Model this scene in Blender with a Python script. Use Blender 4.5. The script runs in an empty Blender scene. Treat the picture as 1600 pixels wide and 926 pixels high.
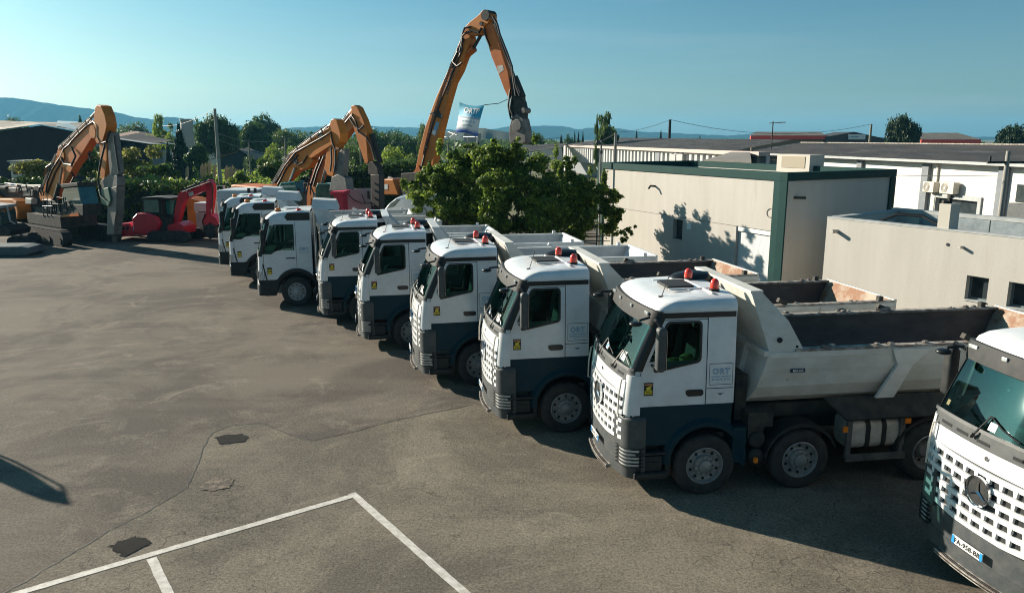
import bpy, math, random
import numpy as np
from mathutils import Vector, Matrix
R = math.radians
C = bpy.context.scene
COL = C.collection
random.seed(7); NPR = np.random.RandomState(7)

# ------------------------------------------------------------------ camera, light
F = 1190.0; HC = 5.88; TH = math.atan(246.5 / F)
cam_d = bpy.data.cameras.new("camera"); cam = bpy.data.objects.new("camera", cam_d); COL.objects.link(cam)
cam.location = (0, 0, HC); cam.rotation_euler = (math.pi / 2 - TH, 0, 0)
cam_d.sensor_width = 36; cam_d.lens = F / 1600 * 36; cam_d.clip_start = 0.1; cam_d.clip_end = 30000
C.camera = cam
SUN_EL = R(21); SUN_AZ = math.atan2(0.515, -0.857)      # direction towards the sun, in plan
W = bpy.data.worlds.new("World"); C.world = W; W.use_nodes = True
nt = W.node_tree; nt.nodes.clear()
sky = nt.nodes.new("ShaderNodeTexSky"); sky.sky_type = 'NISHITA'; sky.sun_disc = False
sky.sun_elevation = SUN_EL; sky.sun_rotation = math.pi / 2 - SUN_AZ
sky.altitude = 50; sky.air_density = 0.85; sky.dust_density = 1.3; sky.ozone_density = 1.6
tint = nt.nodes.new("ShaderNodeMix"); tint.data_type = 'RGBA'; tint.blend_type = 'MULTIPLY'; tint.inputs[0].default_value = 1
tg = nt.nodes.new("ShaderNodeTexCoord"); tsx = nt.nodes.new("ShaderNodeSeparateXYZ"); nt.links.new(tg.outputs['Generated'], tsx.inputs[0])
tmr = nt.nodes.new("ShaderNodeMapRange"); tmr.inputs[1].default_value = -.02; tmr.inputs[2].default_value = .30; nt.links.new(tsx.outputs[2], tmr.inputs[0])
tmx = nt.nodes.new("ShaderNodeMix"); tmx.data_type = 'RGBA'; tmx.inputs[6].default_value = (0.86, 1.0, 0.96, 1); tmx.inputs[7].default_value = (0.31, 0.86, 0.93, 1)
nt.links.new(tmr.outputs[0], tmx.inputs[0]); nt.links.new(tmx.outputs[2], tint.inputs[7])
bg = nt.nodes.new("ShaderNodeBackground"); bg.inputs[1].default_value = 0.047
wo = nt.nodes.new("ShaderNodeOutputWorld")
nt.links.new(sky.outputs[0], tint.inputs[6]); wtc = nt.nodes.new("ShaderNodeTexCoord"); wmp = nt.nodes.new("ShaderNodeMapping"); wmp.inputs['Scale'].default_value = (1.2, 1.2, 14); nt.links.new(wtc.outputs['Generated'], wmp.inputs[0])
wnz = nt.nodes.new("ShaderNodeTexNoise"); wnz.inputs['Scale'].default_value = 1.6; wnz.inputs['Detail'].default_value = 5; nt.links.new(wmp.outputs[0], wnz.inputs['Vector'])
wmr = nt.nodes.new("ShaderNodeMapRange"); wmr.inputs[1].default_value = .5; wmr.inputs[2].default_value = .8; wmr.inputs[3].default_value = 0; wmr.inputs[4].default_value = .22; nt.links.new(wnz.outputs[0], wmr.inputs[0])
wcl = nt.nodes.new("ShaderNodeMix"); wcl.data_type = 'RGBA'; wcl.inputs[7].default_value = (5.5, 6.6, 7.0, 1); nt.links.new(wmr.outputs[0], wcl.inputs[0]); nt.links.new(tint.outputs[2], wcl.inputs[6]); nt.links.new(wcl.outputs[2], bg.inputs[0]); nt.links.new(bg.outputs[0], wo.inputs[0])
sl = bpy.data.lights.new("sun", 'SUN'); sl.energy = 5.0; sl.angle = R(0.5); sl.color = (1.0, 0.88, 0.73)
so = bpy.data.objects.new("sun", sl); COL.objects.link(so)
sd = Vector((math.cos(SUN_AZ) * math.cos(SUN_EL), math.sin(SUN_AZ) * math.cos(SUN_EL), math.sin(SUN_EL)))
so.rotation_euler = sd.to_track_quat('Z', 'Y').to_euler(); so.location = (-30, 20, 30)
vs = C.view_settings
C.display_settings.display_device = 'sRGB'
vs.view_transform = 'Standard'; vs.look = 'None'; vs.gamma = 1; vs.use_curve_mapping = False; vs.exposure = 1.13
C.cycles.max_bounces = 6; C.cycles.transparent_max_bounces = 12; C.cycles.volume_bounces = 0
C.cycles.use_denoising = True; C.cycles.filter_width = 1.05

# ------------------------------------------------------------------ pixel <-> place
def ray(x, y):
    u = (x - 800) / F; v = (y - 463) / F
    return (u, math.cos(TH) - v * math.sin(TH), -(math.sin(TH) + v * math.cos(TH)))
def at(x, y, D):
    r = ray(x, y); k = D / r[1]; return (r[0] * k, D, HC + r[2] * k)
def gz(x, y, Z=0.0):
    r = ray(x, y); k = (Z - HC) / r[2]; return (r[0] * k, r[1] * k, Z)

# ------------------------------------------------------------------ materials
MATS = {}
def mat(name, c1, c2=None, scale=4.0, rough=0.6, metal=0.0, bump=0.0, bscale=60.0, detail=6, mixlo=0.35, mixhi=0.65,
        coat=0.0, stretch=(1, 1, 1), spot=None, spotscale=3.0, spotcut=0.62, island=None, coord='Object', transl=0.0, emit=0, spec=0.5):
    if name in MATS: return MATS[name]
    m = bpy.data.materials.new(name); m.use_nodes = True; t = m.node_tree; N = t.nodes; L = t.links
    b = N["Principled BSDF"]; b.inputs['Roughness'].default_value = rough; b.inputs['Metallic'].default_value = metal
    b.inputs['Coat Weight'].default_value = coat; b.inputs['Coat Roughness'].default_value = 0.08
    b.inputs['Specular IOR Level'].default_value = spec
    b.inputs['Base Color'].default_value = (*c1, 1)
    tc = N.new("ShaderNodeTexCoord"); mp = N.new("ShaderNodeMapping"); mp.inputs['Scale'].default_value = stretch
    L.new(tc.outputs[coord], mp.inputs[0])
    if coat or spot is not None:      # every copy gets its own dirt
        oi = N.new("ShaderNodeObjectInfo"); mm = N.new("ShaderNodeMath"); mm.operation = 'MULTIPLY'; mm.inputs[1].default_value = 37.0; L.new(oi.outputs['Random'], mm.inputs[0]); L.new(mm.outputs[0], mp.inputs['Location'])
    last = None
    if c2 is not None:
        n = N.new("ShaderNodeTexNoise"); n.inputs['Scale'].default_value = scale; n.inputs['Detail'].default_value = detail; n.inputs['Roughness'].default_value = 0.65
        L.new(mp.outputs[0], n.inputs['Vector'])
        mr = N.new("ShaderNodeMapRange"); mr.inputs[1].default_value = mixlo; mr.inputs[2].default_value = mixhi; L.new(n.outputs[0], mr.inputs[0])
        mx = N.new("ShaderNodeMix"); mx.data_type = 'RGBA'; mx.inputs[6].default_value = (*c1, 1); mx.inputs[7].default_value = (*c2, 1)
        L.new(mr.outputs[0], mx.inputs[0]); last = mx.outputs[2]
    if spot is not None:
        n = N.new("ShaderNodeTexNoise"); n.inputs['Scale'].default_value = spotscale; n.inputs['Detail'].default_value = 8; n.inputs['Roughness'].default_value = 0.7
        L.new(mp.outputs[0], n.inputs['Vector'])
        mr = N.new("ShaderNodeMapRange"); mr.inputs[1].default_value = spotcut; mr.inputs[2].default_value = spotcut + 0.06; L.new(n.outputs[0], mr.inputs[0])
        mx = N.new("ShaderNodeMix"); mx.data_type = 'RGBA'; mx.inputs[7].default_value = (*spot, 1)
        if last: L.new(last, mx.inputs[6])
        else: mx.inputs[6].default_value = (*c1, 1)
        L.new(mr.outputs[0], mx.inputs[0]); last = mx.outputs[2]
    if island is not None:
        g = N.new("ShaderNodeNewGeometry"); mr = N.new("ShaderNodeMapRange"); mr.inputs[3].default_value = 1 - island; mr.inputs[4].default_value = 1 + island
        L.new(g.outputs['Random Per Island'], mr.inputs[0])
        mx = N.new("ShaderNodeMix"); mx.data_type = 'RGBA'; mx.blend_type = 'MULTIPLY'; mx.inputs[0].default_value = 1
        if last: L.new(last, mx.inputs[6])
        else: mx.inputs[6].default_value = (*c1, 1)
        L.new(mr.outputs[0], mx.inputs[7]); last = mx.outputs[2]
    if last: L.new(last, b.inputs['Base Color'])
    if bump:
        n = N.new("ShaderNodeTexNoise"); n.inputs['Scale'].default_value = bscale; n.inputs['Detail'].default_value = 5
        L.new(mp.outputs[0], n.inputs['Vector'])
        bp = N.new("ShaderNodeBump"); bp.inputs['Strength'].default_value = bump; bp.inputs['Distance'].default_value = 0.02
        L.new(n.outputs[0], bp.inputs['Height']); L.new(bp.outputs[0], b.inputs['Normal'])
    if transl:
        tr = N.new("ShaderNodeBsdfTranslucent"); tr.inputs[0].default_value = (*[min(1, c * 2.0) for c in c1], 1)
        if last: L.new(last, tr.inputs[0])
        ms = N.new("ShaderNodeMixShader"); ms.inputs[0].default_value = transl
        L.new(b.outputs[0], ms.inputs[1]); L.new(tr.outputs[0], ms.inputs[2]); L.new(ms.outputs[0], N["Material Output"].inputs[0])
    MATS[name] = m; return m

def glass_mat(name, col, vis=0.75, rough=0.03):
    m = bpy.data.materials.new(name); m.use_nodes = True; t = m.node_tree; N = t.nodes; L = t.links; N.clear()
    o = N.new("ShaderNodeOutputMaterial"); tr = N.new("ShaderNodeBsdfTransparent"); tr.inputs[0].default_value = (*col, 1)
    gl = N.new("ShaderNodeBsdfGlossy"); gl.inputs['Roughness'].default_value = rough; gl.inputs[0].default_value = (0.20, 0.25, 0.25, 1)
    fr = N.new("ShaderNodeFresnel"); fr.inputs[0].default_value = 1.55
    ad = N.new("ShaderNodeMath"); ad.operation = 'MULTIPLY'; ad.inputs[1].default_value = 0.42; L.new(fr.outputs[0], ad.inputs[0])
    ms = N.new("ShaderNodeMixShader"); L.new(ad.outputs[0], ms.inputs[0]); L.new(tr.outputs[0], ms.inputs[1]); L.new(gl.outputs[0], ms.inputs[2])
    L.new(ms.outputs[0], o.inputs[0]); MATS[name] = m; return m

M = {}
M['white'] = mat('white_paint', (.70, .72, .73), (.55, .58, .58), 3.0, .32, coat=.35, spot=(.42, .40, .35), spotscale=7, spotcut=.70, mixlo=.4, mixhi=.8)
M['petrol'] = mat('petrol_paint', (.003, .028, .042), (.007, .034, .046), 3, .5, spec=.2, spot=(.05, .05, .045), spotscale=3, spotcut=.66)
M['grey'] = mat('grey_plastic', (.038, .047, .052), (.07, .075, .075), 6, .55, bump=.1, bscale=200)
M['dark'] = mat('dark_plastic', (.014, .018, .020), (.034, .035, .034), 5, .65, spec=.3)
M['frame'] = mat('chassis_steel', (.020, .025, .027), (.060, .056, .047), 4, .75, bump=.2, spec=.3)
M['tyre'] = mat('tyre_rubber', (.016, .017, .018), (.045, .042, .038), 5, .85, bump=.25, bscale=40)
M['rim'] = mat('rim_steel', (.20, .21, .21), (.34, .33, .31), 9, .45, metal=.3)
M['rimw'] = mat('rim_pale', (.42, .44, .45), (.28, .28, .26), 9, .45, metal=.2)
M['alu'] = mat('aluminium', (.58, .55, .49), (.38, .36, .31), 5, .5, metal=.05)
M['chrome'] = mat('chrome', (.72, .74, .76), None, rough=.16, metal=1)
M['rubber'] = mat('black_trim', (.008, .009, .01), None, rough=.35)
M['seam'] = mat('seam_gap', (.015, .017, .018), None, rough=.9)
M['glass'] = glass_mat('tinted_glass', (.16, .28, .25))
M['glassw'] = glass_mat('windscreen_glass', (.18, .44, .37))
M['inter'] = mat('cab_lining', (.20, .22, .20), (.07, .08, .08), 5, .8)
M['interd'] = mat('cab_dash', (.02, .022, .024), (.05, .05, .05), 5, .7)
M['vest'] = mat('vest_yellow', (.16, .15, .06), None, rough=.8)
M['red'] = mat('beacon_lens', (.75, .045, .02), None, rough=.15, coat=.8)
M['orange_lens'] = mat('orange_lens', (.8, .22, .02), None, rough=.3)
M['tipc'] = mat('tipper_clean', (.60, .63, .64), (.46, .49, .49), 2, .45, coat=.15, spot=(.30, .28, .25), spotscale=5, spotcut=.70)
M['tipd'] = mat('tipper_dirty', (.63, .635, .60), (.48, .475, .43), 1.6, .55, spot=(.07, .055, .045), spotscale=5.5, spotcut=.665, bump=.15, bscale=25, stretch=(1, 1, 1.5))
M['tipin'] = mat('tipper_inside', (.035, .033, .032), (.085, .075, .066), 1.8, .62, bump=.3, bscale=18, stretch=(.6, 1, 1.4), spot=(.16, .14, .12), spotscale=2.2, spotcut=.64)
M['tipinc'] = mat('tipper_inside_clean', (.42, .45, .46), (.30, .32, .33), 2, .5, spot=(.16, .15, .14), spotscale=3, spotcut=.66)
M['rust'] = mat('rusty_steel', (.33, .28, .22), (.22, .11, .06), 2.6, .8, bump=.3, bscale=20, mixlo=.40, mixhi=.56, spot=(.10, .05, .03), spotscale=5, spotcut=.66)
M['rimdirt'] = mat('worn_rim', (.16, .13, .11), (.38, .36, .32), 6, .8, bump=.4, bscale=30, mixlo=.42, mixhi=.6)
M['yellow'] = mat('sticker_yellow', (.72, .56, .03), None, rough=.5)
M['stkor'] = mat('sticker_orange', (.55, .22, .10), None, rough=.5)
M['black'] = mat('sticker_black', (.012, .012, .012), None, rough=.5)
M['blue'] = mat('letter_blue', (.16, .34, .50), None, rough=.5)
M['plate'] = mat('plate_white', (.75, .76, .74), None, rough=.4)
M['plateb'] = mat('plate_blue', (.02, .25, .60), None, rough=.4)
M['lamp'] = mat('headlamp', (.62, .65, .64), (.4, .42, .42), 12, .12, metal=.35, coat=.6)
M['orange'] = mat('machine_orange', (.55, .14, .012), (.42, .10, .010), 1.3, .5, coat=.0, spec=.3, spot=(.10, .055, .03), spotscale=2.5, spotcut=.66)
M['yelor'] = mat('machine_yellow', (.58, .185, .016), (.46, .135, .012), 1.2, .5, coat=.0, spec=.3, spot=(.12, .07, .03), spotscale=2.5, spotcut=.66)
M['machr'] = mat('machine_red', (.66, .008, .03), (.5, .007, .024), 2, .4, coat=.3)
M['machred2'] = mat('skip_red', (.55, .012, .05), (.42, .012, .04), 3, .5)
M['hyd'] = mat('rod_steel', (.55, .56, .56), None, rough=.2, metal=.9)
M['hose'] = mat('hose_rubber', (.012, .012, .013), None, rough=.5)
M['mglass2'] = mat('machine_glass_green', (.02, .13, .10), (.05, .22, .18), 1.6, .08, coat=1)
M['hammer'] = mat('breaker_steel', (.075, .08, .082), (.16, .155, .145), 4, .55, metal=.2, bump=.2)
M['hgreen'] = mat('breaker_green', (.03, .14, .075), (.10, .13, .11), 3, .55)
M['mglass'] = mat('machine_glass', (.008, .035, .032), (.025, .09, .08), 1.4, .05, coat=1)
M['conc'] = mat('concrete', (.30, .31, .31), (.40, .40, .39), 2, .85, bump=.2)

# ------------------------------------------------------------------ mesh builder
def V(*a): return Vector(a)
class MB:
    def __init__(s): s.v = []; s.f = []; s.mi = []
    def add(s, vs, fs, mi=0):
        o = len(s.v); s.v.extend([tuple(p) for p in vs]); s.f.extend([tuple(i + o for i in f) for f in fs]); s.mi.extend([mi] * len(fs)); return s
    def box(s, x0, x1, y0, y1, z0, z1, mi=0):
        return s.add([(x0,y0,z0),(x1,y0,z0),(x1,y1,z0),(x0,y1,z0),(x0,y0,z1),(x1,y0,z1),(x1,y1,z1),(x0,y1,z1)],
                     [(0,3,2,1),(4,5,6,7),(0,1,5,4),(1,2,6,5),(2,3,7,6),(3,0,4,7)], mi)
    def cbox(s, c, size, rot=None, mi=0):
        hx, hy, hz = size[0]/2, size[1]/2, size[2]/2
        p = [V(*q) for q in [(-hx,-hy,-hz),(hx,-hy,-hz),(hx,hy,-hz),(-hx,hy,-hz),(-hx,-hy,hz),(hx,-hy,hz),(hx,hy,hz),(-hx,hy,hz)]]
        if rot is not None: p = [rot @ q for q in p]
        return s.add([q + V(*c) for q in p], [(0,3,2,1),(4,5,6,7),(0,1,5,4),(1,2,6,5),(2,3,7,6),(3,0,4,7)], mi)
    def prism(s, poly, a, b, axis='y', mi=0):
        n = len(poly)
        mk = {'y': lambda p, k: (p[0], k, p[1]), 'z': lambda p, k: (p[0], p[1], k), 'x': lambda p, k: (k, p[0], p[1])}[axis]
        vs = [mk(p, a) for p in poly] + [mk(p, b) for p in poly]
        fs = [tuple(range(n)), tuple(range(2*n-1, n-1, -1))] + [(i, n+i, n+(i+1) % n, (i+1) % n) for i in range(n)]
        return s.add(vs, fs, mi)
    def cyl(s, p0, p1, r0, r1=None, n=14, mi=0, caps=True):
        p0 = V(*p0); p1 = V(*p1); r1 = r0 if r1 is None else r1
        d = (p1 - p0).normalized(); a = d.orthogonal().normalized(); b = d.cross(a)
        vs = []
        for p, r in ((p0, r0), (p1, r1)):
            for i in range(n):
                t = 2*math.pi*i/n; vs.append(p + a*(r*math.cos(t)) + b*(r*math.sin(t)))
        fs = [(i, (i+1) % n, n+(i+1) % n, n+i) for i in range(n)]
        if caps: fs += [tuple(range(n-1, -1, -1)), tuple(range(n, 2*n))]
        return s.add(vs, fs, mi)
    def tube(s, pts, r, n=6, mi=0):
        pts = [V(*p) for p in pts]
        rs = r if isinstance(r, (list, tuple)) else [r]*len(pts)
        vs = []; prev = None
        for k, p in enumerate(pts):
            d = (pts[min(k+1, len(pts)-1)] - pts[max(k-1, 0)]).normalized()
            a = d.orthogonal().normalized() if prev is None else (prev - d*prev.dot(d)).normalized()
            prev = a; b = d.cross(a)
            for i in range(n):
                t = 2*math.pi*i/n; vs.append(p + a*(rs[k]*math.cos(t)) + b*(rs[k]*math.sin(t)))
        fs = []
        for k in range(len(pts)-1):
            for i in range(n): fs.append((k*n+i, k*n+(i+1) % n, (k+1)*n+(i+1) % n, (k+1)*n+i))
        fs += [tuple(range(n-1, -1, -1)), tuple(range((len(pts)-1)*n, len(pts)*n))]
        return s.add(vs, fs, mi)
    def lathe(s, prof, o=(0,0,0), axis='y', n=32, mi=0):
        vs = []
        for r, h in prof:
            for i in range(n):
                t = 2*math.pi*i/n; c, q = r*math.cos(t), r*math.sin(t)
                vs.append({'y': (o[0]+c, o[1]+h, o[2]+q), 'z': (o[0]+c, o[1]+q, o[2]+h), 'x': (o[0]+h, o[1]+c, o[2]+q)}[axis])
        fs = []
        for k in range(len(prof)-1):
            for i in range(n): fs.append((k*n+i, k*n+(i+1) % n, (k+1)*n+(i+1) % n, (k+1)*n+i))
        return s.add(vs, fs, mi)
    def grid(s, rows, mi=0, closed=False):
        n = len(rows[0]); vs = [p for r in rows for p in r]; fs = []
        for k in range(len(rows)-1):
            for i in range(n if closed else n-1):
                fs.append((k*n+i, k*n+(i+1) % n, (k+1)*n+(i+1) % n, (k+1)*n+i))
        return s.add(vs, fs, mi)
    def sphere(s, c, r, n=12, m=8, sc=(1,1,1), mi=0):
        rows = []
        for j in range(m+1):
            ph = math.pi*j/m
            rows.append([(c[0]+r*sc[0]*math.sin(ph)*math.cos(2*math.pi*i/n), c[1]+r*sc[1]*math.sin(ph)*math.sin(2*math.pi*i/n), c[2]+r*sc[2]*math.cos(ph)) for i in range(n)])
        return s.grid(rows, mi, True)
    def mirror_y(s):
        o = len(s.v); nf = len(s.f)
        s.v += [(x, -y, z) for x, y, z in s.v]; s.f += [tuple(i+o for i in reversed(f)) for f in s.f[:nf]]; s.mi += s.mi[:nf]; return s
    def shift(s, d): s.v = [(x+d[0], y+d[1], z+d[2]) for x, y, z in s.v]; return s
    def build(s, name, mats, parent=None, loc=(0,0,0), smooth=None, bevel=0, rotz=0, bseg=2):
        if not isinstance(mats, (list, tuple)): mats = [mats]
        me = bpy.data.meshes.new(name); me.from_pydata(s.v, [], s.f); me.validate(clean_customdata=False)
        for m in mats: me.materials.append(m)
        if len(mats) > 1 and len(me.polygons) == len(s.mi):
            me.polygons.foreach_set('material_index', s.mi)
        if smooth:
            me.polygons.foreach_set('use_smooth', [True]*len(me.polygons))
            try: me.set_sharp_from_angle(angle=R(smooth))
            except Exception: pass
        me.update()
        o = bpy.data.objects.new(name, me); COL.objects.link(o); o.location = loc; o.rotation_euler = (0, 0, rotz)
        if parent: o.parent = parent
        if bevel:
            md = o.modifiers.new('bevel', 'BEVEL'); md.width = bevel; md.segments = bseg; md.limit_method = 'ANGLE'; md.angle_limit = R(40); md.harden_normals = False
        return o

def empty(name, loc, rz=0):
    o = bpy.data.objects.new(name, None); COL.objects.link(o); o.location = loc; o.rotation_euler = (0, 0, rz); o.empty_display_size = .3; return o
def tag(o, label=None, cat=None, group=None, kind=None):
    if label: o['label'] = label
    if cat: o['category'] = cat
    if group: o['group'] = group
    if kind: o['kind'] = kind
    return o
def kids(o, allobs): return [c for c in allobs if c.parent == o]
def copy_tree(o, parent=None):
    al = list(bpy.data.objects)
    def rec(q, par):
        c = q.copy(); COL.objects.link(c)
        if par is not None: c.parent = par
        for ch in kids(q, al): rec(ch, c)
        return c
    return rec(o, parent)

TXT = {}
def text_geo(body, size, bold=0.0, align='CENTER', space=1.0):
    key = (body, size, bold, align, space)
    if key in TXT: return TXT[key]
    cu = bpy.data.curves.new('t', 'FONT'); cu.body = body; cu.size = size; cu.align_x = align; cu.align_y = 'CENTER'; cu.offset = bold; cu.space_character = space
    cu.resolution_u = 3
    ob = bpy.data.objects.new('t', cu); COL.objects.link(ob)
    dg = bpy.context.evaluated_depsgraph_get(); dg.update()
    me = bpy.data.meshes.new_from_object(ob.evaluated_get(dg))
    vs = [tuple(v.co) for v in me.vertices]; fs = [tuple(p.vertices) for p in me.polygons]
    bpy.data.objects.remove(ob); bpy.data.curves.remove(cu); bpy.data.meshes.remove(me)
    TXT[key] = (vs, fs); return TXT[key]
def add_text(mb, body, size, o, ux, uy, mi=0, bold=0.0, align='CENTER', space=1.0):
    vs, fs = text_geo(body, size, bold, align, space); o = V(*o); ux = V(*ux); uy = V(*uy)
    mb.add([o + ux*v[0] + uy*v[1] for v in vs], fs, mi)
# ------------------------------------------------------------------ lorry cab as one curved surface P(t, z)
class Cab:
    def __init__(s, xr, w, Fz, bow, rc): s.xr, s.w, s.F, s.bow, s.rc = xr, w, Fz, bow, rc
    def xs(s, z): return s.F(z) + s.bow + s.rc
    def p0(s, t, z):
        m = 1
        if t > 1: t = 2 - t; m = -1
        w = s.w(z); xs = s.xs(z)
        if t <= .5: x, y = s.xr + (xs - s.xr)*t/.5, -w
        elif t <= .65:
            a = (t-.5)/.15*math.pi/2; x = xs - s.rc*math.sin(a); y = -(w - s.rc) - s.rc*math.cos(a)
        else:
            y = -(w - s.rc)*(1 - (t-.65)/.35); x = s.F(z) + s.bow*(y/(w-s.rc))**2
        return V(x, y*m, z)
    def P(s, t, z, off=0.0):
        p = s.p0(t, z)
        if off:
            e = 1e-3; du = s.p0(min(2, t+e), z) - s.p0(max(0, t-e), z); dv = s.p0(t, z+e) - s.p0(t, z-e)
            n = du.cross(dv)
            if n.length > 0:
                n.normalize()
                if n.dot(p - V(s.xr, 0, z)) < 0: n = -n
                p = p + n*off
        return p
    def tx(s, x, z): return .5*(s.xr - x)/(s.xr - s.xs(z))
    def ty(s, y, z):
        k = s.w(z) - s.rc
        t = .65 + .35*(1 - min(1, abs(y)/k)); return t if y <= 0 else 2 - t
    def surf(s, mb, f, nu, nv, off, base=None, mi=0):
        """f(u,v)->(t,z); a sheet off above the surface with rim down to base"""
        rows = []
        for j in range(nv+1):
            rows.append([s.P(*f(i/nu, j/nv), off) for i in range(nu+1)])
        mb.grid(rows, mi)
        if base is not None:
            edge = [(i/nu, 0) for i in range(nu)] + [(1, j/nv) for j in range(nv)] + [(1-i/nu, 1) for i in range(nu)] + [(0, 1-j/nv) for j in range(nv)]
            a = [s.P(*f(*e), off) for e in edge]; b = [s.P(*f(*e), base) for e in edge]
            mb.grid([a, b], mi, True)
    def rect(s, mb, t0, t1, z0, z1, nu, nv, off, base=None, mi=0):
        s.surf(mb, lambda u, v: (t0+(t1-t0)*u, z0+(z1-z0)*v), nu, nv, off, base, mi)
    def xrect(s, mb, x0, x1, z0, z1, off, base=None, nu=4, nv=3, far=False, mi=0):
        def f(u, v):
            z = z0+(z1-z0)*v; t = s.tx(x0+(x1-x0)*u, z); return (2-t if far else t, z)
        s.surf(mb, f, nu, nv, off, base, mi)
    def yrect(s, mb, y0, y1, z0, z1, off, base=None, nu=4, nv=2, mi=0):
        def f(u, v):
            z = z0+(z1-z0)*v; return (s.ty(y0+(y1-y0)*u, z), z)
        s.surf(mb, f, nu, nv, off, base, mi)
    def poly(s, mb, pts, off, far=False, mi=0):
        """filled polygon of (x,z) on the side"""
        cx = sum(p[0] for p in pts)/len(pts); cz = sum(p[1] for p in pts)/len(pts)
        def q(x, z):
            t = s.tx(x, z); return s.P(2-t if far else t, z, off)
        vs = [q(*p) for p in pts] + [q(cx, cz)]; n = len(pts)
        mb.add(vs, [(i, (i+1) % n, n) for i in range(n)], mi)
    def ring(s, mb, outer, inner, off, base, far=False, mi=0):
        def q(p, o):
            t = s.tx(*p); return s.P(2-t if far else t, p[1], o)
        mb.grid([[q(p, base) for p in outer], [q(p, off) for p in outer], [q(p, off) for p in inner], [q(p, base) for p in inner]], mi, True)

def rrect(x0, x1, z0, z1, r, n=5, skew=0.0, dip=0.0):
    """rounded rectangle; skew moves the top rearwards, dip lowers the front (x0) bottom"""
    pts = []
    for cx, cz, a0 in ((x1-r, z1-r, 0), (x0+r, z1-r, 90), (x0+r, z0+r, 180), (x1-r, z0+r, 270)):
        for k in range(n+1):
            a = R(a0 + 90*k/n); x = cx + r*math.cos(a); z = cz + r*math.sin(a)
            f = (x1-x)/(x1-x0); g = (z-z0)/(z1-z0)
            pts.append((x + skew*f*g, z - dip*f*f*(1-g)))
    return pts

def wheel_mb(r=.53, w=.32, side=-1, deep=False):
    ty = MB(); h = w/2
    prof = [(.60*r, -h*.92), (.72*r, -h), (.90*r, -h), (.965*r, -h*.88), (r, -h*.72), (r, h*.72), (.965*r, h*.88), (.90*r, h), (.72*r, h), (.60*r, h*.92)]
    ty.lathe(prof, n=40)
    for k in range(36):
        a = 2*math.pi*k/36
        rot = Matrix.Rotation(a, 3, 'Y')
        c = rot @ V(0, 0, r*.992)
        ty.cbox(c, (.045, w*.66, .022), rot)
    rm = MB()
    o = side*h
    if not deep:
        pr = [(.61*r, o*.95), (.585*r, o*1.0), (.56*r, o*.9), (.52*r, o*.62), (.38*r, o*.55), (.345*r, o*.62), (.33*r, o*.98), (.22*r, o*1.0), (.20*r, o*1.2), (.15*r, o*1.28), (0.001, o*1.3)]
    else:
        pr = [(.61*r, o*.95), (.585*r, o*1.0), (.55*r, o*.8), (.50*r, -o*.1), (.46*r, -o*.3), (.28*r, -o*.3), (.25*r, o*.25), (.20*r, o*.45), (.001, o*.5)]
    rm.lathe(pr, n=32)
    for k in range(10):
        a = 2*math.pi*k/10
        rr = .275*r if not deep else .36*r
        y0 = o*.98 if not deep else -o*.3
        rm.cyl((rr*math.cos(a), y0, rr*math.sin(a)), (rr*math.cos(a), y0+side*.035, rr*math.sin(a)), .022, n=6)
    hol = MB()
    for k in range(10):
        a = 2*math.pi*(k+.5)/10; rr = .45*r
        y0 = (o*.60 if not deep else -o*.27)
        hol.cyl((rr*math.cos(a), y0-side*.002, rr*math.sin(a)), (rr*math.cos(a), y0+side*.012, rr*math.sin(a)), .026, n=8)
    return ty, rm, hol
def add_wheel(parent, x, y, r=.53, side=-1, deep=False, rim='rim', w=.32):
    ty, rm, hol = wheel_mb(r, w, side, deep)
    o = ty.build('wheel', M['tyre'], parent, (x, y, r), smooth=40)
    ro = rm.build('rim', M[rim], o, smooth=35); hol.build('rim_hole', M['seam'], o)
    return o

def arch_poly(x0, x1, zt, zb, cx, r, zc, n=14):
    """panel polygon with a wheel arch cut out of its lower edge"""
    pts = [(x0, zb), (x0, zt), (x1, zt)]
    a0 = math.pi; arc = []
    for k in range(n+1):
        a = math.pi*k/n; x = cx + r*math.cos(a); z = zc + r*math.sin(a)
        if x <= x1 and z >= zb: arc.append((x, z))
    if arc[0][0] < x1 - .01 : pts += [(x1, zb)]
    pts += arc
    return pts

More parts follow.
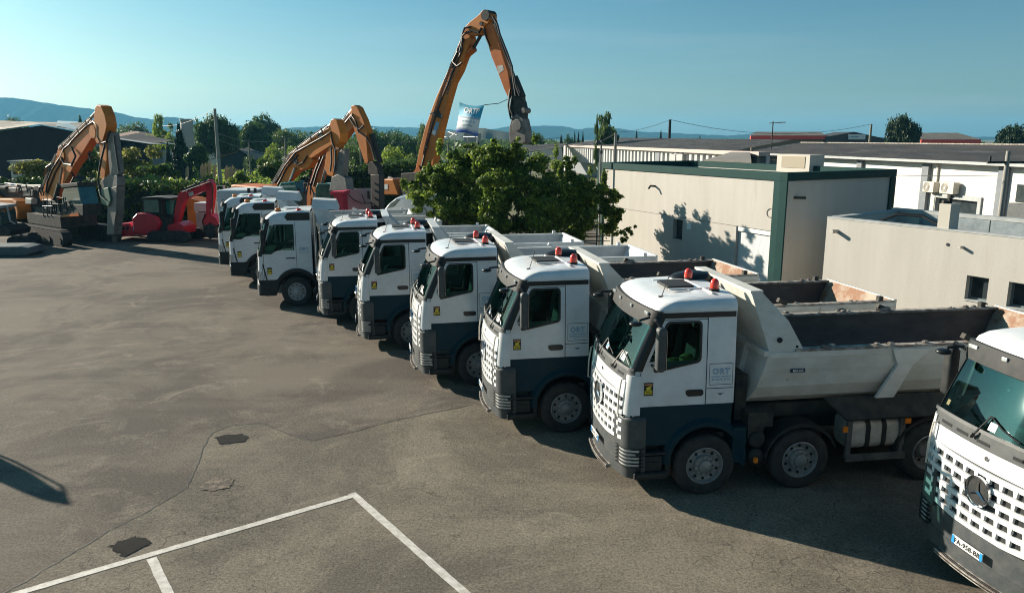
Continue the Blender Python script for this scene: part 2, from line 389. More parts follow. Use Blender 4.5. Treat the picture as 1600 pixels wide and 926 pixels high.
# ------------------------------------------------------------------ tipper body (half-pipe steel)
def tipper(root, clean, x0=2.45, x1=8.62, shield=True):
    ext = M['tipc'] if clean else M['tipd']; ins = M['tipinc'] if clean else M['tipin']
    def sec(o):      # outside half section (y,z), near side negative
        return [(-1.25+o, 2.47), (-1.25+o, 2.36), (-1.23+o, 2.14), (-1.16+o, 1.84), (-1.03+o, 1.62), (-.80+o*.8, 1.47+o*.4), (0, 1.44+o)]
    def slab(o, xa, xb):
        h = sec(o); full = h + [(-y, z) for y, z in reversed(h[:-1])]
        return full
    b = MB()
    xf = lambda z: x0 - .22 + .22*(z-1.44)/1.03
    full = slab(0, 0, 0); rows = []
    for k in range(9):
        u = k/8; rows.append([(xf(z)*(1-u) + x1*u, y, z) for y, z in full])
    b.grid(rows)
    # front bulkhead (outer)
    b.add([(xf(z), y, z) for y, z in full], [tuple(range(len(full)))])
    if shield:
        # forward-leaning headboard above the rim, cheeks each side
        b.add([(x0, -1.25, 2.47), (x0, 1.25, 2.47), (2.10, 1.19, 3.46), (2.10, -1.19, 3.46)], [(0, 1, 2, 3)])
        b.add([(x0+.05, -1.2, 2.47), (x0+.05, 1.2, 2.47), (2.17, 1.15, 3.44), (2.17, -1.15, 3.44)], [(3, 2, 1, 0)])
        for m in (-1, 1):
            b.add([(x0, m*1.25, 2.47), (3.06, m*1.25, 2.47), (2.76, m*1.22, 2.98), (2.28, m*1.19, 3.46), (2.10, m*1.19, 3.46),
                   (x0, m*1.21, 2.47), (3.06, m*1.21, 2.47), (2.76, m*1.18, 2.98), (2.28, m*1.15, 3.46), (2.10, m*1.15, 3.46)],
                  [(0,1,2,3,4), (9,8,7,6,5), (1,6,7,2), (2,7,8,3), (3,8,9,4), (0,4,9,5)])
        b.box(2.085, 2.30, -1.2, 1.2, 3.445, 3.485)
        b.cbox((x0-.04, 0, 2.44), (.09, 2.52, .09))
        for y in (-.55, .55): b.cbox((x0-.16, y, 1.95), (.10, .09, .98), Matrix.Rotation(R(12), 3, 'Y'))
        b.cyl((2.62, -1.256, 2.66), (2.62, -1.235, 2.66), .045, n=14, mi=1); b.cyl((2.93, -1.256, 2.54), (2.93, -1.235, 2.54), .022, n=10, mi=1)
    body = b.build('tipper_body', [ext, M['seam']], root)
    # rim beams
    r = MB()
    for m in (-1, 1):
        ya, yb = (m*1.27, m*1.13)
        r.box(x0+.45, x1, min(ya, yb), max(ya, yb), 2.455, 2.50)
        r.box(x0, x1, min(m*1.268, m*1.225), max(m*1.268, m*1.225), 2.36, 2.456, mi=1)
    r.build('body_rim', [M['tipc'] if clean else M['rimdirt'], ext], body, bevel=.006)
    i = MB(); fi = slab(.07, 0, 0); rows = []
    fi = [(y, z if k not in (0, len(fi)-1) else 2.45) for k, (y, z) in enumerate(fi)]
    for k in range(13):
        u = k/12; rows.append([((xf(z)+.06)*(1-u) + (x1-.02)*u, y + (0 if clean else .012*math.sin(7*u*6.28+z*3)), z+.03) for y, z in fi])
    i.grid(rows); i.add([(xf(z)+.06, y, z+.03) for y, z in fi], [tuple(range(len(fi)))])
    i.build('load_lining', ins, body, smooth=30)
    # side rib, flared
    for m in (-1, 1):
        g = MB(); g2 = MB()
        pl = [(4.62, 2.44), (5.35, 2.44), (5.02, 2.16), (4.72, 1.60), (4.40, 1.60), (4.74, 2.16)]
        g.prism(pl, m*1.24, m*1.30)
        g2.prism([(6.9, 2.44), (7.25, 2.44), (7.1, 1.60), (6.9, 1.60)], m*1.24, m*1.29)
        g.build('side_rib', ext, body); g2.build('side_rib', ext, body)
    # tailgate: leaning plate, rusty inside
    tg = MB()
    tg.prism([(x1, 1.47), (x1+.07, 1.47), (x1+.07, 2.52), (x1, 2.52)], -1.25, 1.25, mi=0)
    tg.box(x1+.07, x1+.13, -1.1, -.98, 1.5, 2.5, 0).box(x1+.07, x1+.13, .98, 1.1, 1.5, 2.5, 0).box(x1+.07, x1+.13, -.06, .06, 1.5, 2.5, 0)
    gate = tg.build('tailgate', ext, root, bevel=.008)
    lin = MB()
    lin.add([(x1-.45, -1.16, 1.50), (x1-.45, 1.16, 1.50), (x1-.012, 1.17, 2.50), (x1-.012, -1.17, 2.50)], [(0, 1, 2, 3)])
    lin.build('gate_lining', M['tipc'] if clean else M['rust'], gate)
    for m in (-1, 1):
        hg = MB(); hg.tube([(7.35, m*1.30, 2.30), (7.9, m*1.33, 2.05), (8.55, m*1.32, 1.62)], .045)
        hg.cyl((7.4, m*1.24, 2.31), (7.4, m*1.36, 2.31), .07)
        hg.cbox((6.05, m*1.20, 2.56), (.20, .10, .09), Matrix.Rotation(R(25), 3, 'Y'))
        hg.cbox((8.3, m*1.22, 2.55), (.10, .10, .10))
        hg.build('gate_linkage', M['frame'] if not clean else M['tipc'], root)
    return body

def clods(root):
    random.seed(3); b = MB()
    for k in range(26):
        x = random.uniform(3.2, 8.3); y = random.choice((-1, 1))*1.20; s = random.uniform(.015, .05)
        b.sphere((x, y+random.uniform(-.04, .04), 2.50+s*.3), s, 6, 4, (1.5, 1, .7))
    for x in (6.1,): b.sphere((x, 1.2, 2.54), .09, 8, 5, (1.8, .8, .6))
    b.build('dried_earth', M['rimdirt'], root)

# ------------------------------------------------------------------ running gear
def chassis(root, axles, rim='rim', tail=8.5, first_tank=4.05):
    c = MB()
    for m in (-1, 1):
        c.box(.5, tail, m*.42-.04, m*.42+.04, .80, 1.08)
    for x in axles: c.cyl((x, -1.05, .53), (x, 1.05, .53), .09, n=10); c.sphere((x, 0, .53), .22)
    for x in (2.3, 3.9, 5.2, tail-.1): c.box(x-.05, x+.05, -.42, .42, .82, 1.06)
    c.box(2.3, tail-.1, -.75, .75, 1.16, 1.40)
    c.box(tail-.05, tail+.05, -1.15, 1.15, .55, .70)
    c.build('chassis', M['frame'], root)
    for x in axles:
        deep = x > 4.9
        for m in (-1, 1): add_wheel(root, x, m*1.06, side=m, deep=deep, rim=rim, w=.34 if not deep else .40)
def fender(root, cx, r=.66, y0=1.24, y1=.86, a0=18, a1=172, m=-1, name='mudguard', mt='dark'):
    f = MB(); n = 16; rows = []
    for k in range(n+1):
        a = R(a0 + (a1-a0)*k/n); c, s_ = math.cos(a), math.sin(a)
        rows.append([(cx+(r-.03)*c, m*y0, .53+(r-.07)*s_), (cx+r*c, m*y0, .53+r*s_), (cx+r*c, m*y1, .53+r*s_), (cx+(r-.02)*c, m*y1, .53+(r-.02)*s_)])
    f.grid(rows)
    return f.build(name, M[mt], root, smooth=35)

# ------------------------------------------------------------------ eight-wheel tipper with rounded white cab
def make_arocs(clean=False, plate=None):
    root = empty('dump_truck', (0, 0, 0))
    def w(z): return 1.17 if z < 1.65 else 1.17 - .055*min(1.0, (z-1.65)/1.4)**1.4
    def Fz(z):
        if z < 1.5: return .0
        if z < 2.2: return .0 + .07*((z-1.5)/.7)**1.5
        return .07 + .37*((z-2.2)/.85)**1.08
    cb = Cab(1.92, w, Fz, .09, .135)
    BZ = 1.60; TZ = 3.12
    sh = MB()
    z_rows = [BZ, 1.85, 2.2, 2.35]
    win = lambda z: cb.xs(z) + .10
    def side(x0, x1, z0, z1, nu=4, nv=4):
        for far in (False, True):
            def f(u, v):
                z = z0+(z1-z0)*v; a = x0(z) if callable(x0) else x0; b_ = x1(z) if callable(x1) else x1
                t = cb.tx(a+(b_-a)*u, z); return (2-t if far else t, z)
            cb.surf(sh, f, nu, nv, 0)
    side(1.92, cb.xs, BZ, 2.35, 6, 6)
    side(1.92, 1.29, 2.35, 2.97, 3, 5); side(win, cb.xs, 2.35, 2.97, 2, 5); side(1.92, cb.xs, 2.97, TZ, 5, 2)
    cb.rect(sh, .5, 1.5, 1.35, 2.2, 28, 6, 0); cb.rect(sh, .5, .56, 2.2, 3.0, 2, 6, 0); cb.rect(sh, 1.44, 1.5, 2.2, 3.0, 2, 6, 0)
    cb.rect(sh, .5, 1.5, 3.0, TZ, 28, 2, 0)
    # roof as shrinking rings, then a closing strip
    ts = [i/15*.5 for i in range(15)] + [.5 + i/6*.15 for i in range(6)] + [.65 + i/12*.7 for i in range(13)] + [1.35 + i/6*.15 for i in range(1, 7)] + [1.5 + i/15*.5 for i in range(1, 16)]
    rings = []
    base = [cb.P(t, TZ) for t in ts]
    wz = w(TZ)
    for ins, insf, z in ((0, 0, TZ), (-.012, .0, TZ+.05), (-.005, .04, TZ+.13), (.03, .16, TZ+.19), (.10, .34, TZ+.23), (.22, .55, TZ+.25), (.45, .80, TZ+.265)):
        L = 1.92 - .5
        rr = []
        for p in base:
            rel = (1.92 - p.x)/L
            rr.append((p.x + insf*max(0, min(1, rel*1.6-.55)), p.y*(wz-ins)/wz, z - .03*max(0, rel-.2)*(1 if z > TZ+.1 else 0)))
        rings.append(rr)
    sh.grid(rings)
    top = rings[-1]; n = len(top); h = n//2
    a_ = top[:h+1]; b_ = list(reversed(top[h:]))
    mid = [((p[0]+q[0])/2, 0, max(p[2], q[2])+.012) for p, q in zip(a_, b_)]
    sh.grid([a_, mid, b_])
    # rear wall + inner floor
    sh.add([(1.92, -w(BZ), BZ), (1.92, w(BZ), BZ), (1.92, w(TZ), TZ), (1.92, -w(TZ), TZ), (1.92, wz, TZ+.14), (1.92, -wz, TZ+.14), (1.92, wz-.1, TZ+.23), (1.92, -(wz-.1), TZ+.23)],
           [(0, 1, 2, 3), (3, 2, 4, 5), (5, 4, 6, 7)])
    cab = sh.build('cab', M['white'], root, smooth=38)
    ro = MB()
    for y in (-.42, .42): ro.cbox((1.42, y, TZ+.273), (.86, .05, .022))
    ro.cbox((1.60, 0, TZ+.276), (.05, 1.7, .02))
    ro.build('roof_rib', M['white'], cab, bevel=.008)
    hb = MB(); hb.prism(rrect(1.02, 1.50, -.31, .31, .06), TZ+.255, TZ+.30, 'z'); hb.build('roof_hatch', M['dark'], cab, bevel=.008)
    an = MB(); an.tube([(.80, -.62, TZ+.18), (.92, -.62, TZ+.55)], [.008, .004]); an.cbox((.80, -.62, TZ+.185), (.09, .06, .035)); an.build('aerial', M['dark'], cab)
    # black band under the roof, pillars, cowl
    for far in (False, True):
        tr = MB(); cb.xrect(tr, 1.90, .56, 3.055, 3.145, .012, -.01, 10, 1, far)
        t0, t1 = (.485, .60) if not far else (1.40, 1.515)
        cb.rect(tr, t0, t1, 2.2, 3.10, 5, 6, .010, -.01)
        tr.build('pillar_trim', M['rubber'], cab, smooth=35)
    cw = MB(); cb.rect(cw, .545, 1.455, 2.02, 2.215, 26, 3, .022, -.02); cb.rect(cw, .56, 1.44, 2.2, 2.235, 26, 1, .05, -.02, )
    cow = cw.build('wiper_cowl', M['grey'], cab, smooth=35)
    cs = MB()
    for y in (-.80, -.45, .12, .50, .82): cb.yrect(cs, y-.11, y+.11, 2.07, 2.11, .026, .0)
    cs.build('cowl_slot', M['seam'], cow)
    wp = MB()
    for y in (-.55, .25):
        a = cb.P(cb.ty(y, 2.16), 2.16, .07); b2 = cb.P(cb.ty(y-.10, 2.42), 2.42, .03); d = cb.P(cb.ty(y-.62, 2.27), 2.27, .03); e = cb.P(cb.ty(y+.04, 2.60), 2.50, .03)
        wp.tube([a, b2], .014); wp.tube([b2, cb.P(cb.ty(y-.34, 2.33), 2.33, .03), d], .010); wp.tube([a, cb.P(cb.ty(y+.05, 2.12), 2.10, .05)], .02)
    wp.build('wiper', M['rubber'], cab)
    # windscreen
    ws = MB(); cb.rect(ws, .565, 1.435, 2.205, 3.0, 30, 8, .004); wsc = ws.build('windscreen', M['glassw'], cab, smooth=60)
    st = MB(); cb.yrect(st, -.78, -.60, 2.27, 2.42, .008); cb.yrect(st, .93, .99, 2.30, 2.37, .008, mi=1); cb.yrect(st, .02, .14, 2.26, 2.36, .008, mi=0); cb.yrect(st, .045, .115, 2.285, 2.345, .011, mi=2)
    st.build('screen_sticker', [M['plate'], M['vest'], M['plateb']], wsc)
    # sun visor
    vz = MB()
    def fv(u, v):
        return (.53+.94*u, 2.93+.27*v)
    rows = []
    for v, off, dz in ((.12, .010, 0), (.12, .045, -.01), (.5, .075, 0), (.82, .085, .005), (.90, .06, .0), (.90, .0, 0)):
        rows.append([cb.P(.53+.94*i/40, 2.90+.30*v+dz, off) for i in range(41)])
    rows.append(rows[0]); vz.grid(rows)
    for k in (0, 40): vz.add([r[k] for r in rows[:-1]], [tuple(range(6))])
    vis = vz.build('sun_visor', M['dark'], cab, smooth=35)
    vl = MB()
    for y in (-.92, .92, -.32, .32):
        p = cb.P(cb.ty(y, 3.1), 3.08, .092); vl = MB(); vl.cbox(p, (.03, .16 if abs(y) > .5 else .09, .055)); vl.build('marker_lamp', M['lamp'], vis, bevel=.01)
    # side windows
    for far in (False, True):
        g = MB()
        def outl(ofs):
            o = []
            for x, z in rrect(.54-ofs, 1.30+ofs, 2.34-ofs, 2.97+ofs, .07+ofs*.5, skew=.22, dip=.16): o.append((max(x, cb.xs(z)+.015), z))
            return o
        fr = MB(); cb.ring(fr, outl(.035), outl(0), .012, -.03, far)
        d = MB()
        # door skin below the dipped sill stays white; glass
        cb.poly(g, outl(.005), .002, far)
        fo = fr.build('window_frame', M['rubber'], cab, smooth=30); g.build('door_glass', M['glass'], fo)
        # white infill between the rectangular opening and the dip is the glass itself; inner black
        se = MB()
        for xa in (1.43,): cb.xrect(se, xa-.007, xa+.007, BZ, 3.05, .003, None, 1, 10, far)
        def fd(u, v):
            z = BZ + (3.03-BZ)*v; x = max(.30, cb.xs(z)+.02)+.012*u; t = cb.tx(x, z); return (2-t if far else t, z)
        cb.surf(se, fd, 1, 14, .004)
        cb.xrect(se, 1.43, .32, 3.02, 3.032, .003, None, 8, 1, far)
        cb.xrect(se, 1.90, 1.43, 1.86, 1.872, .003, None, 3, 1, far)
        for a in ((1.48, 1.885, 2.275, 2.283), (1.48, 1.885, 1.922, 1.93), (1.48, 1.487, 1.925, 2.28), (1.878, 1.885, 1.925, 2.28)): cb.xrect(se, *a, .004, None, 2, 2, far)
        se.build('door_seam', M['seam'], cab)
        ha = MB(); cb.poly(ha, rrect(1.10, 1.39, 1.745, 1.86, .05, skew=-.03), .008, far); cb.surf(ha, lambda u, v: ((lambda t: 2-t if far else t)(cb.tx(1.36-.18*u, 1.82+.02*v)), 1.82+.02*v), 3, 1, .025, .005)
        ha.build('door_handle', M['rubber'], cab)
        # marks on the door
        sgn = 1 if far else -1
        y = sgn*(1.17+.004)
        mk = MB()
        sx0, sx1, sz0, sz1 = .375, .53, 1.79, 2.01
        cb.xrect(mk, sx1, sx0, sz0, sz1, .006, None, 2, 2, far, mi=0)
        cb.xrect(mk, sx1-.012, sx0+.012, 1.812, 1.875, .009, None, 2, 1, far, mi=1)
        cb.xrect(mk, sx1-.012, sx0+.012, 1.965, 1.99, .009, None, 2, 1, far, mi=2)
        q = lambda x, z: cb.P((2-cb.tx(x, z)) if far else cb.tx(x, z), z, .009)
        mk.add([q(.415, 1.885), q(.415, 1.93), q(.46, 1.95), q(.51, 1.955), q(.48, 1.91), q(.51, 1.885)], [(0, 1, 2, 3, 4, 5)], 1)
        ux = (1, 0, 0) if not far else (-1, 0, 0)
        cx = .4625 if not far else .4625
        add_text(mk, "ANGLES", .034, (cx, y*1.0+sgn*.008, 1.855), ux, (0, 0, 1), 0); add_text(mk, "MORTS", .034, (cx, y+sgn*.008, 1.828), ux, (0, 0, 1), 0)
        mk.build('warning_sticker', [M['black'], M['yellow'], M['stkor'], M['blue'], M['plate']], cab); mk = MB()
        # company marks on the rear panel
        xm = 1.68
        yy = lambda z: sgn*(w(z)+.006)
        add_text(mk, "ORT", .135, (xm, yy(2.14)+sgn*.002, 2.145), ux, (0, 0, 1), 3, bold=.006, space=1.15)
        add_text(mk, "ORT", .135, (xm, yy(2.14)+sgn*.004, 2.145), ux, (0, 0, 1), 4, bold=-.004, space=1.15)
        add_text(mk, "LOCATION - TRANSPORT", .030, (xm, yy(2.05), 2.06), ux, (0, 0, 1), 3, bold=.001)
        add_text(mk, "04 90 76 37 91", .052, (xm, yy(2.0), 2.01), ux, (0, 0, 1), 3, bold=.001)
        mk.box(xm-.07, xm-.02, min(yy(1.96), yy(1.96)+.001), max(yy(1.96), yy(1.96)+.001), 1.955, 1.962, 3)
        z0 = 1.765
        mk.add([(xm-.07, yy(z0), z0+.012), (xm+.07, yy(z0), z0+.012), (xm+.03, yy(z0), z0), (xm, yy(z0), z0-.018), (xm-.03, yy(z0), z0)], [(0, 1, 2, 3, 4)], 0)
        mk.build('company_lettering', [M['black'], M['yellow'], M['stkor'], M['blue'], M['plate']], cab)
    # corner panels
    for m in (0, 1):
        cp = MB()
        def f(u, v):
            z = 1.47+.66*v; ta = cb.tx(.31, z); t = ta + (.635-ta)*u; return (2-t if m else t, z)
        cb.surf(cp, f, 10, 8, .035, .0); cp.build('corner_panel', M['white'], cab, smooth=40)
    # grille
    gb = MB(); cb.rect(gb, .66, 1.34, .92, 1.80, 30, 8, .004)
    gr = gb.build('grille', M['dark'], cab)
    gw = MB()
    lev = [1.76, 1.615, 1.47, 1.325, 1.18, 1.04]
    def zc(t, z): return z - .10*(1-((t-1)/.36)**2)*(1.8-z+.25)
    for k, z in enumerate(lev):
        h_ = .066; 
        cb.surf(gw, lambda u, v, z=z: (.645+.71*u, zc(.645+.71*u, z)+h_*(v-.35)), 40, 2, .04, .0)
        if k < len(lev)-1:
            nt_ = 10
            for j in range(nt_):
                t = .665 + .67*(j+.5)/nt_
                if abs(t-1) < .05 and k in (1, 2) : continue
                cb.surf(gw, lambda u, v, z=z, t=t: (t-.0105*(1-.35*v)+.021*(1-.35*v)*u, zc(t, z)-.01-.085*v), 1, 2, .046, .0)
    cb.surf(gw, lambda u, v: (.655+.69*u, 1.80+.22*v), 34, 3, .028, .0)
    gw.build('grille_bar', M['white'], gr, smooth=30)
    bd = MB(); c0 = cb.P(1.0, 1.50, .06)
    bd.lathe([(.20, -.02), (.20, .02), (.185, .04), (.168, .03), (.168, .0)], (c0.x-.01, 0, 1.50), 'x', 32)
    for k in range(3):
        a = R(90+120*k); p1 = V(c0.x-.02, .175*math.cos(a), 1.50+.175*math.sin(a)); a2 = a+R(90)
        ctr = V(c0.x-.045, 0, 1.50); q1 = V(c0.x-.02, .026*math.cos(a2), 1.50+.026*math.sin(a2)); q2 = V(c0.x-.02, -.026*math.cos(a2), 1.50-.026*math.sin(a2))
        bd.add([ctr, q1, p1, q2], [(0, 1, 2), (0, 2, 3)])
    bd.build('front_badge', M['chrome'], gr, smooth=30)
    b2 = MB(); b2.lathe([(.18, 0), (.001, -.002)], (c0.x-.004, 0, 1.50), 'x', 28); b2.build('badge_disc', M['dark'], gr)
    b3 = MB(); b3.cyl(cb.P(1, 1.93, .02), cb.P(1, 1.93, .04), .032, n=20); b3.build('bonnet_roundel', M['chrome'], gr)
    # grab bars at the front corners
    gbr = MB()
    for m in (-1, 1):
        p = [cb.P(cb.ty(m*1.0, z), z, o_) for z, o_ in ((1.42, .01), (1.45, .09), (1.75, .10), (2.02, .09), (2.05, .01))]
        gbr.tube(p, .014)
    gbr.build('grab_rail', M['alu'], cab)
    # lower dark cab and arches
    for m in (-1, 1):
        lw = MB(); pl = arch_poly(.16, 1.90, BZ+.005, .92, 1.46, .70, .62)
        lw.prism(pl, m*1.165, m*1.0)
        lw.build('lower_side', M['petrol'], root)
        fl = MB(); rows = []
        for k in range(19):
            a = R(-8+188*k/18); c, s_ = math.cos(a), math.sin(a)
            rows.append([(1.46+.62*c, m*1.23, .60+.62*s_), (1.46+.70*c, m*1.235, .60+.70*s_), (1.46+.75*c, m*1.16, .60+.76*s_), (1.46+.70*c, m*.80, .60+.70*s_), (1.46+.62*c, m*.80, .60+.64*s_), (1.46+.62*c, m*1.23, .60+.62*s_)])
        fl.grid(rows); fl.box(1.93, 2.16, min(m*1.22, m*.85), max(m*1.22, m*.85), .55, 1.18); fl.build('wheel_arch', M['petrol'], root, smooth=30)
        sp = MB()
        sp.cbox((.52, m*1.10, .42), (.56, .30, .12)); sp.cbox((.50, m*1.06, .62), (.44, .30, .26)); sp.cbox((.52, m*1.14, .80), (.54, .20, .05)); sp.cbox((.82, m*1.12, .60), (.09, .20, .42))
        s1 = sp.build('cab_step', M['dark'], root, bevel=.02)
        sr = MB(); sr.cbox((.50, m*1.262, .445), (.44, .02, .03)); sr.cbox((.50, m*1.222, .64), (.34, .02, .03)); sr.build('step_edge', M['frame'], s1)
    # bumper
    bp = MB(); cbp = Cab(.60, lambda z: 1.235 - .03*(z < .5), lambda z: -.08 + .08*max(0, (.62-z)) , .13, .24)
    cbp.rect(bp, .30, .72, .90, 1.385, 14, 4, 0, -.10); cbp.rect(bp, 1.28, 1.70, .90, 1.385, 14, 4, 0, -.10)
    cbp.surf(bp, lambda u, v: (.30+.42*u, 1.385+.06*v), 14, 1, -.05*1, -.10); cbp.surf(bp, lambda u, v: (1.28+.42*u, 1.385+.06*v), 14, 1, -.05, -.10)
    cbp.rect(bp, .40, 1.60, .36, .60, 40, 2, -.02, -.14); cbp.rect(bp, .70, 1.30, .58, .93, 20, 3, -.03, -.14)
    cbp.rect(bp, .30, .40, .42, .92, 4, 4, 0, -.1); cbp.rect(bp, 1.60, 1.70, .42, .92, 4, 4, 0, -.1)
    bmp = bp.build('bumper', M['grey'], root, smooth=35)
    for ms in (0, 1):
        cap = MB(); rows = []
        for o_, z in ((0, 1.385), (-.012, 1.42), (-.05, 1.44), (-.10, 1.45), (-.2, 1.45)):
            rows.append([cbp.P((.30+.42*i/14) if not ms else 2-(.30+.42*i/14), z if z < 1.4 else z, o_) for i in range(15)])
        cap.grid(rows); cap.build('bumper_cap', M['grey'], bmp, smooth=60)
    for m in (0, 1):
        hl = MB(); cbp.rect(hl, .46 if not m else 1.34, .66 if not m else 1.54, .58, .90, 8, 3, -.006, -.1); hl.build('headlight', M['lamp'], bmp, smooth=50)
        gd = MB()
        for k in range(6):
            z = .575+.062*k
            cbp.surf(gd, lambda u, v, z=z: ((.34+.35*u) if not m else 2-(.34+.35*u), z+.014*v), 14, 1, .018, -.02)
        gd.build('lamp_guard', M['dark'], bmp)
    stp = MB(); cbp.surf(stp, lambda u, v: (.78+.44*u, .33+.05*v), 24, 1, .06, -.02)
    rows = [[cbp.P(.78+.44*i/24, .385, o_) for i in range(25)] for o_ in (.06, -.02)]; stp.grid(rows)
    rows = [[cbp.P(.78+.44*i/24, .325, o_) for i in range(25)] for o_ in (.06, -.02)]; stp.grid(rows)
    fs_ = stp.build('front_step', M['rimdirt'], bmp)
    hh = MB()
    for i in range(22):
        for o_ in (.015, .04):
            p = cbp.P(.79+.42*i/21, .3875, o_); hh.cbox(p, (.018, .045, .003))
        p = cbp.P(.79+.42*i/21, .355, .061); hh.cbox(p, (.004, .05, .022))
    hh.build('step_hole', M['seam'], fs_)
    pb = MB(); cp_ = cbp.P(1.0, .74, .0); px = cp_.x-.035
    pb.cbox((px, 0, .72), (.012, .52, .11), mi=0); pb.cbox((px-.007, .238, .72), (.004, .044, .108), mi=1); pb.cbox((px-.007, -.238, .72), (.004, .044, .108), mi=1)
    add_text(pb, plate or "EK 417 GT", .098, (px-.010, 0, .716), (0, -1, 0), (0, 0, 1), 2, bold=.002, space=1.0)
    pb.build('number_plate', [M['plate'], M['plateb'], M['black']], bmp)
    # mirrors
    for m in (-1, 1):
        ar = MB(); ar.tube([(.52, m*1.13, 3.03), (.50, m*1.32, 3.07), (.54, m*1.40, 2.98)], .03); ar.tube([(.50, m*1.15, 2.30), (.50, m*1.32, 2.30), (.54, m*1.40, 2.36)], .025)
        mo = ar.build('mirror_arm', M['rubber'], cab)
        mh = MB()
        mh.prism([(p[0], p[1]) for p in rrect(.47, .62, 2.27, 2.99, .06)], m*1.33, m*1.50)
        mh.build('mirror', M['grey'] if m < 0 else M['dark'], mo, bevel=.045, bseg=3, smooth=40)
        mg = MB(); mg.prism([(m*1.35, 2.31), (m*1.48, 2.31), (m*1.48, 2.94), (m*1.35, 2.94)], .621, .626, 'x'); mg.build('mirror_glass', M['chrome'], mo)
        fm = MB(); fm.sphere((.20, m*1.17, 3.0), .085, 12, 8, (1.3, 1.2, .5)); fm.tube([(.45, m*1.1, 3.08), (.25, m*1.17, 3.05)], .022); fm.build('kerb_mirror', M['rubber'], mo, smooth=60)
    # beacons
    for x, y in ((1.72, -.62), (1.66, .42)):
        bb = MB(); bb.lathe([(.001, 0), (.085, 0), (.085, .05), (.07, .06)], (x, y, TZ+.255), 'z', 16)
        bo = bb.build('beacon', M['dark'], cab, smooth=40)
        bl = MB(); bl.lathe([(.078, .05), (.074, .14), (.058, .19), (.03, .215), (.001, .22)], (x, y, TZ+.255), 'z', 16); bl.build('beacon_lens', M['red'], bo, smooth=50)
    # interior
    it = MB(); it.box(.20, .62, -.95, .95, 2.0, 2.14, 1); it.box(.2, 1.85, -1.05, 1.05, 1.6, 1.66, 1); it.add([(1.86, -1.08, 1.66), (1.86, 1.08, 1.66), (1.86, 1.05, 3.0), (1.86, -1.05, 3.0)], [(3, 2, 1, 0)], 0)
    it.box(.75, 1.85, -1.0, 1.0, 3.05, 3.07, 0)
    it.build('cab_lining', [M['inter'], M['interd']], cab)
    for y in (-.60, .60):
        se = MB(); se.cbox((1.15, y, 2.02), (.50, .50, .16)); se.cbox((1.42, y, 2.38), (.14, .48, .68), Matrix.Rotation(R(10), 3, 'Y')); se.cbox((1.49, y, 2.80), (.10, .26, .20), Matrix.Rotation(R(8), 3, 'Y'))
        so_ = se.build('seat', M['interd'], cab, bevel=.05)
        if y < 0 and not clean:
            vt = MB(); vt.sphere((1.28, y-.10, 2.24), .14, 10, 7, (1.1, 1.0, .7)); vt.sphere((1.10, y+.05, 2.16), .13, 10, 7, (1.3, 1.0, .5)); vt.build('hi_vis_vest', M['vest'], so_, smooth=50)
    sw = MB(); rows = []
    for i in range(25):
        a = 2*math.pi*i/24; rows.append((.78+.09*math.cos(a), -.60+.24*math.sin(a), 2.26+.20*math.cos(a)))
    sw.tube(rows, .016); sw.tube([(.78, -.84, 2.26), (.78, -.36, 2.26)], .014); sw.tube([(.55, -.60, 2.1), (.78, -.6, 2.26)], .03); sw.build('steering_wheel', M['rubber'], cab)
    # behind the cab
    sn = MB(); sn.tube([(2.10, .45, 1.4), (2.10, .45, 2.6), (2.08, .48, 3.12)], [.14, .14, .16], 12); sn.sphere((1.84, .62, 3.36), .18, 20, 10, (2.7, 1.6, .85))
    sn.build('air_intake', M['rubber'], root, smooth=50)
    eq = MB(); eq.box(2.05, 2.25, -.95, .6, 1.2, 2.0); eq.box(2.18, 2.62, -1.22, -.80, 1.16, 1.42); eq.box(2.22, 2.50, -1.15, -.82, .95, 1.18)
    for k in range(5): eq.tube([(2.0, -.75+.12*k, 1.1), (2.08+.02*k, -.80+.12*k, 1.5), (2.0, -.75+.12*k, 1.95)], .025)
    eq.build('equipment_rack', M['frame'], root)
    ta = MB()
    for z in (.62, .92):
        ta = MB(); ta.cyl((2.38, -1.16, z), (2.38, -.5, z), .15, n=16); ta.sphere((2.38, -1.16, z), .15, 14, 8, (1, .45, 1)); ta.build('air_tank', M['dark'], root, smooth=50)
    rr_ = MB(); rr_.box(2.30, 2.36, -1.30, -1.24, .56, .64); rr_.build('side_reflector', M['orange_lens'], root)
    for m in (-1, 1):
        fender(root, 3.16, m=m)
        fender(root, 5.55, m=m, a0=10, a1=170); fender(root, 6.90, m=m, a0=10, a1=170)
    # tank and bracket
    for m in (-1, 1):
        tk = MB(); tk.prism([(m*y_, z_) for y_, z_ in rrect(.62, 1.17, .62, 1.16, .15)], 4.10, 5.0, 'x')
        tko = tk.build('fuel_tank', M['alu'], root, smooth=40, bevel=.02)
        sb = MB()
        for x in (4.40, 4.70): sb.prism([(m*y_, z_) for y_, z_ in rrect(.605, 1.185, .605, 1.175, .16)], x-.04, x+.04, 'x')
        sb.build('tank_strap', M['dark'], tko)
        ra = MB(); ra.box(3.98, 5.08, min(m*1.22, m*1.26), max(m*1.22, m*1.26), .46, .58)
        for x in (4.03, 5.02): ra.box(x-.045, x+.045, min(m*1.17, m*1.22), max(m*1.17, m*1.22), .50, 1.20)
        ra.build('side_guard', M['hammer'], root)
        sk = MB(); sk.add([(3.60, m*1.05, 1.56), (7.6, m*1.05, 1.56), (7.6, m*1.30, 1.24), (3.92, m*1.30, 1.24), (3.60, m*1.02, 1.53), (7.6, m*1.02, 1.53), (7.6, m*1.27, 1.20), (3.92, m*1.27, 1.20)],
                          [(0,1,2,3), (7,6,5,4), (3,2,6,7), (0,3,7,4), (1,5,6,2)])
        sk.build('side_skirt', M['frame'], root)
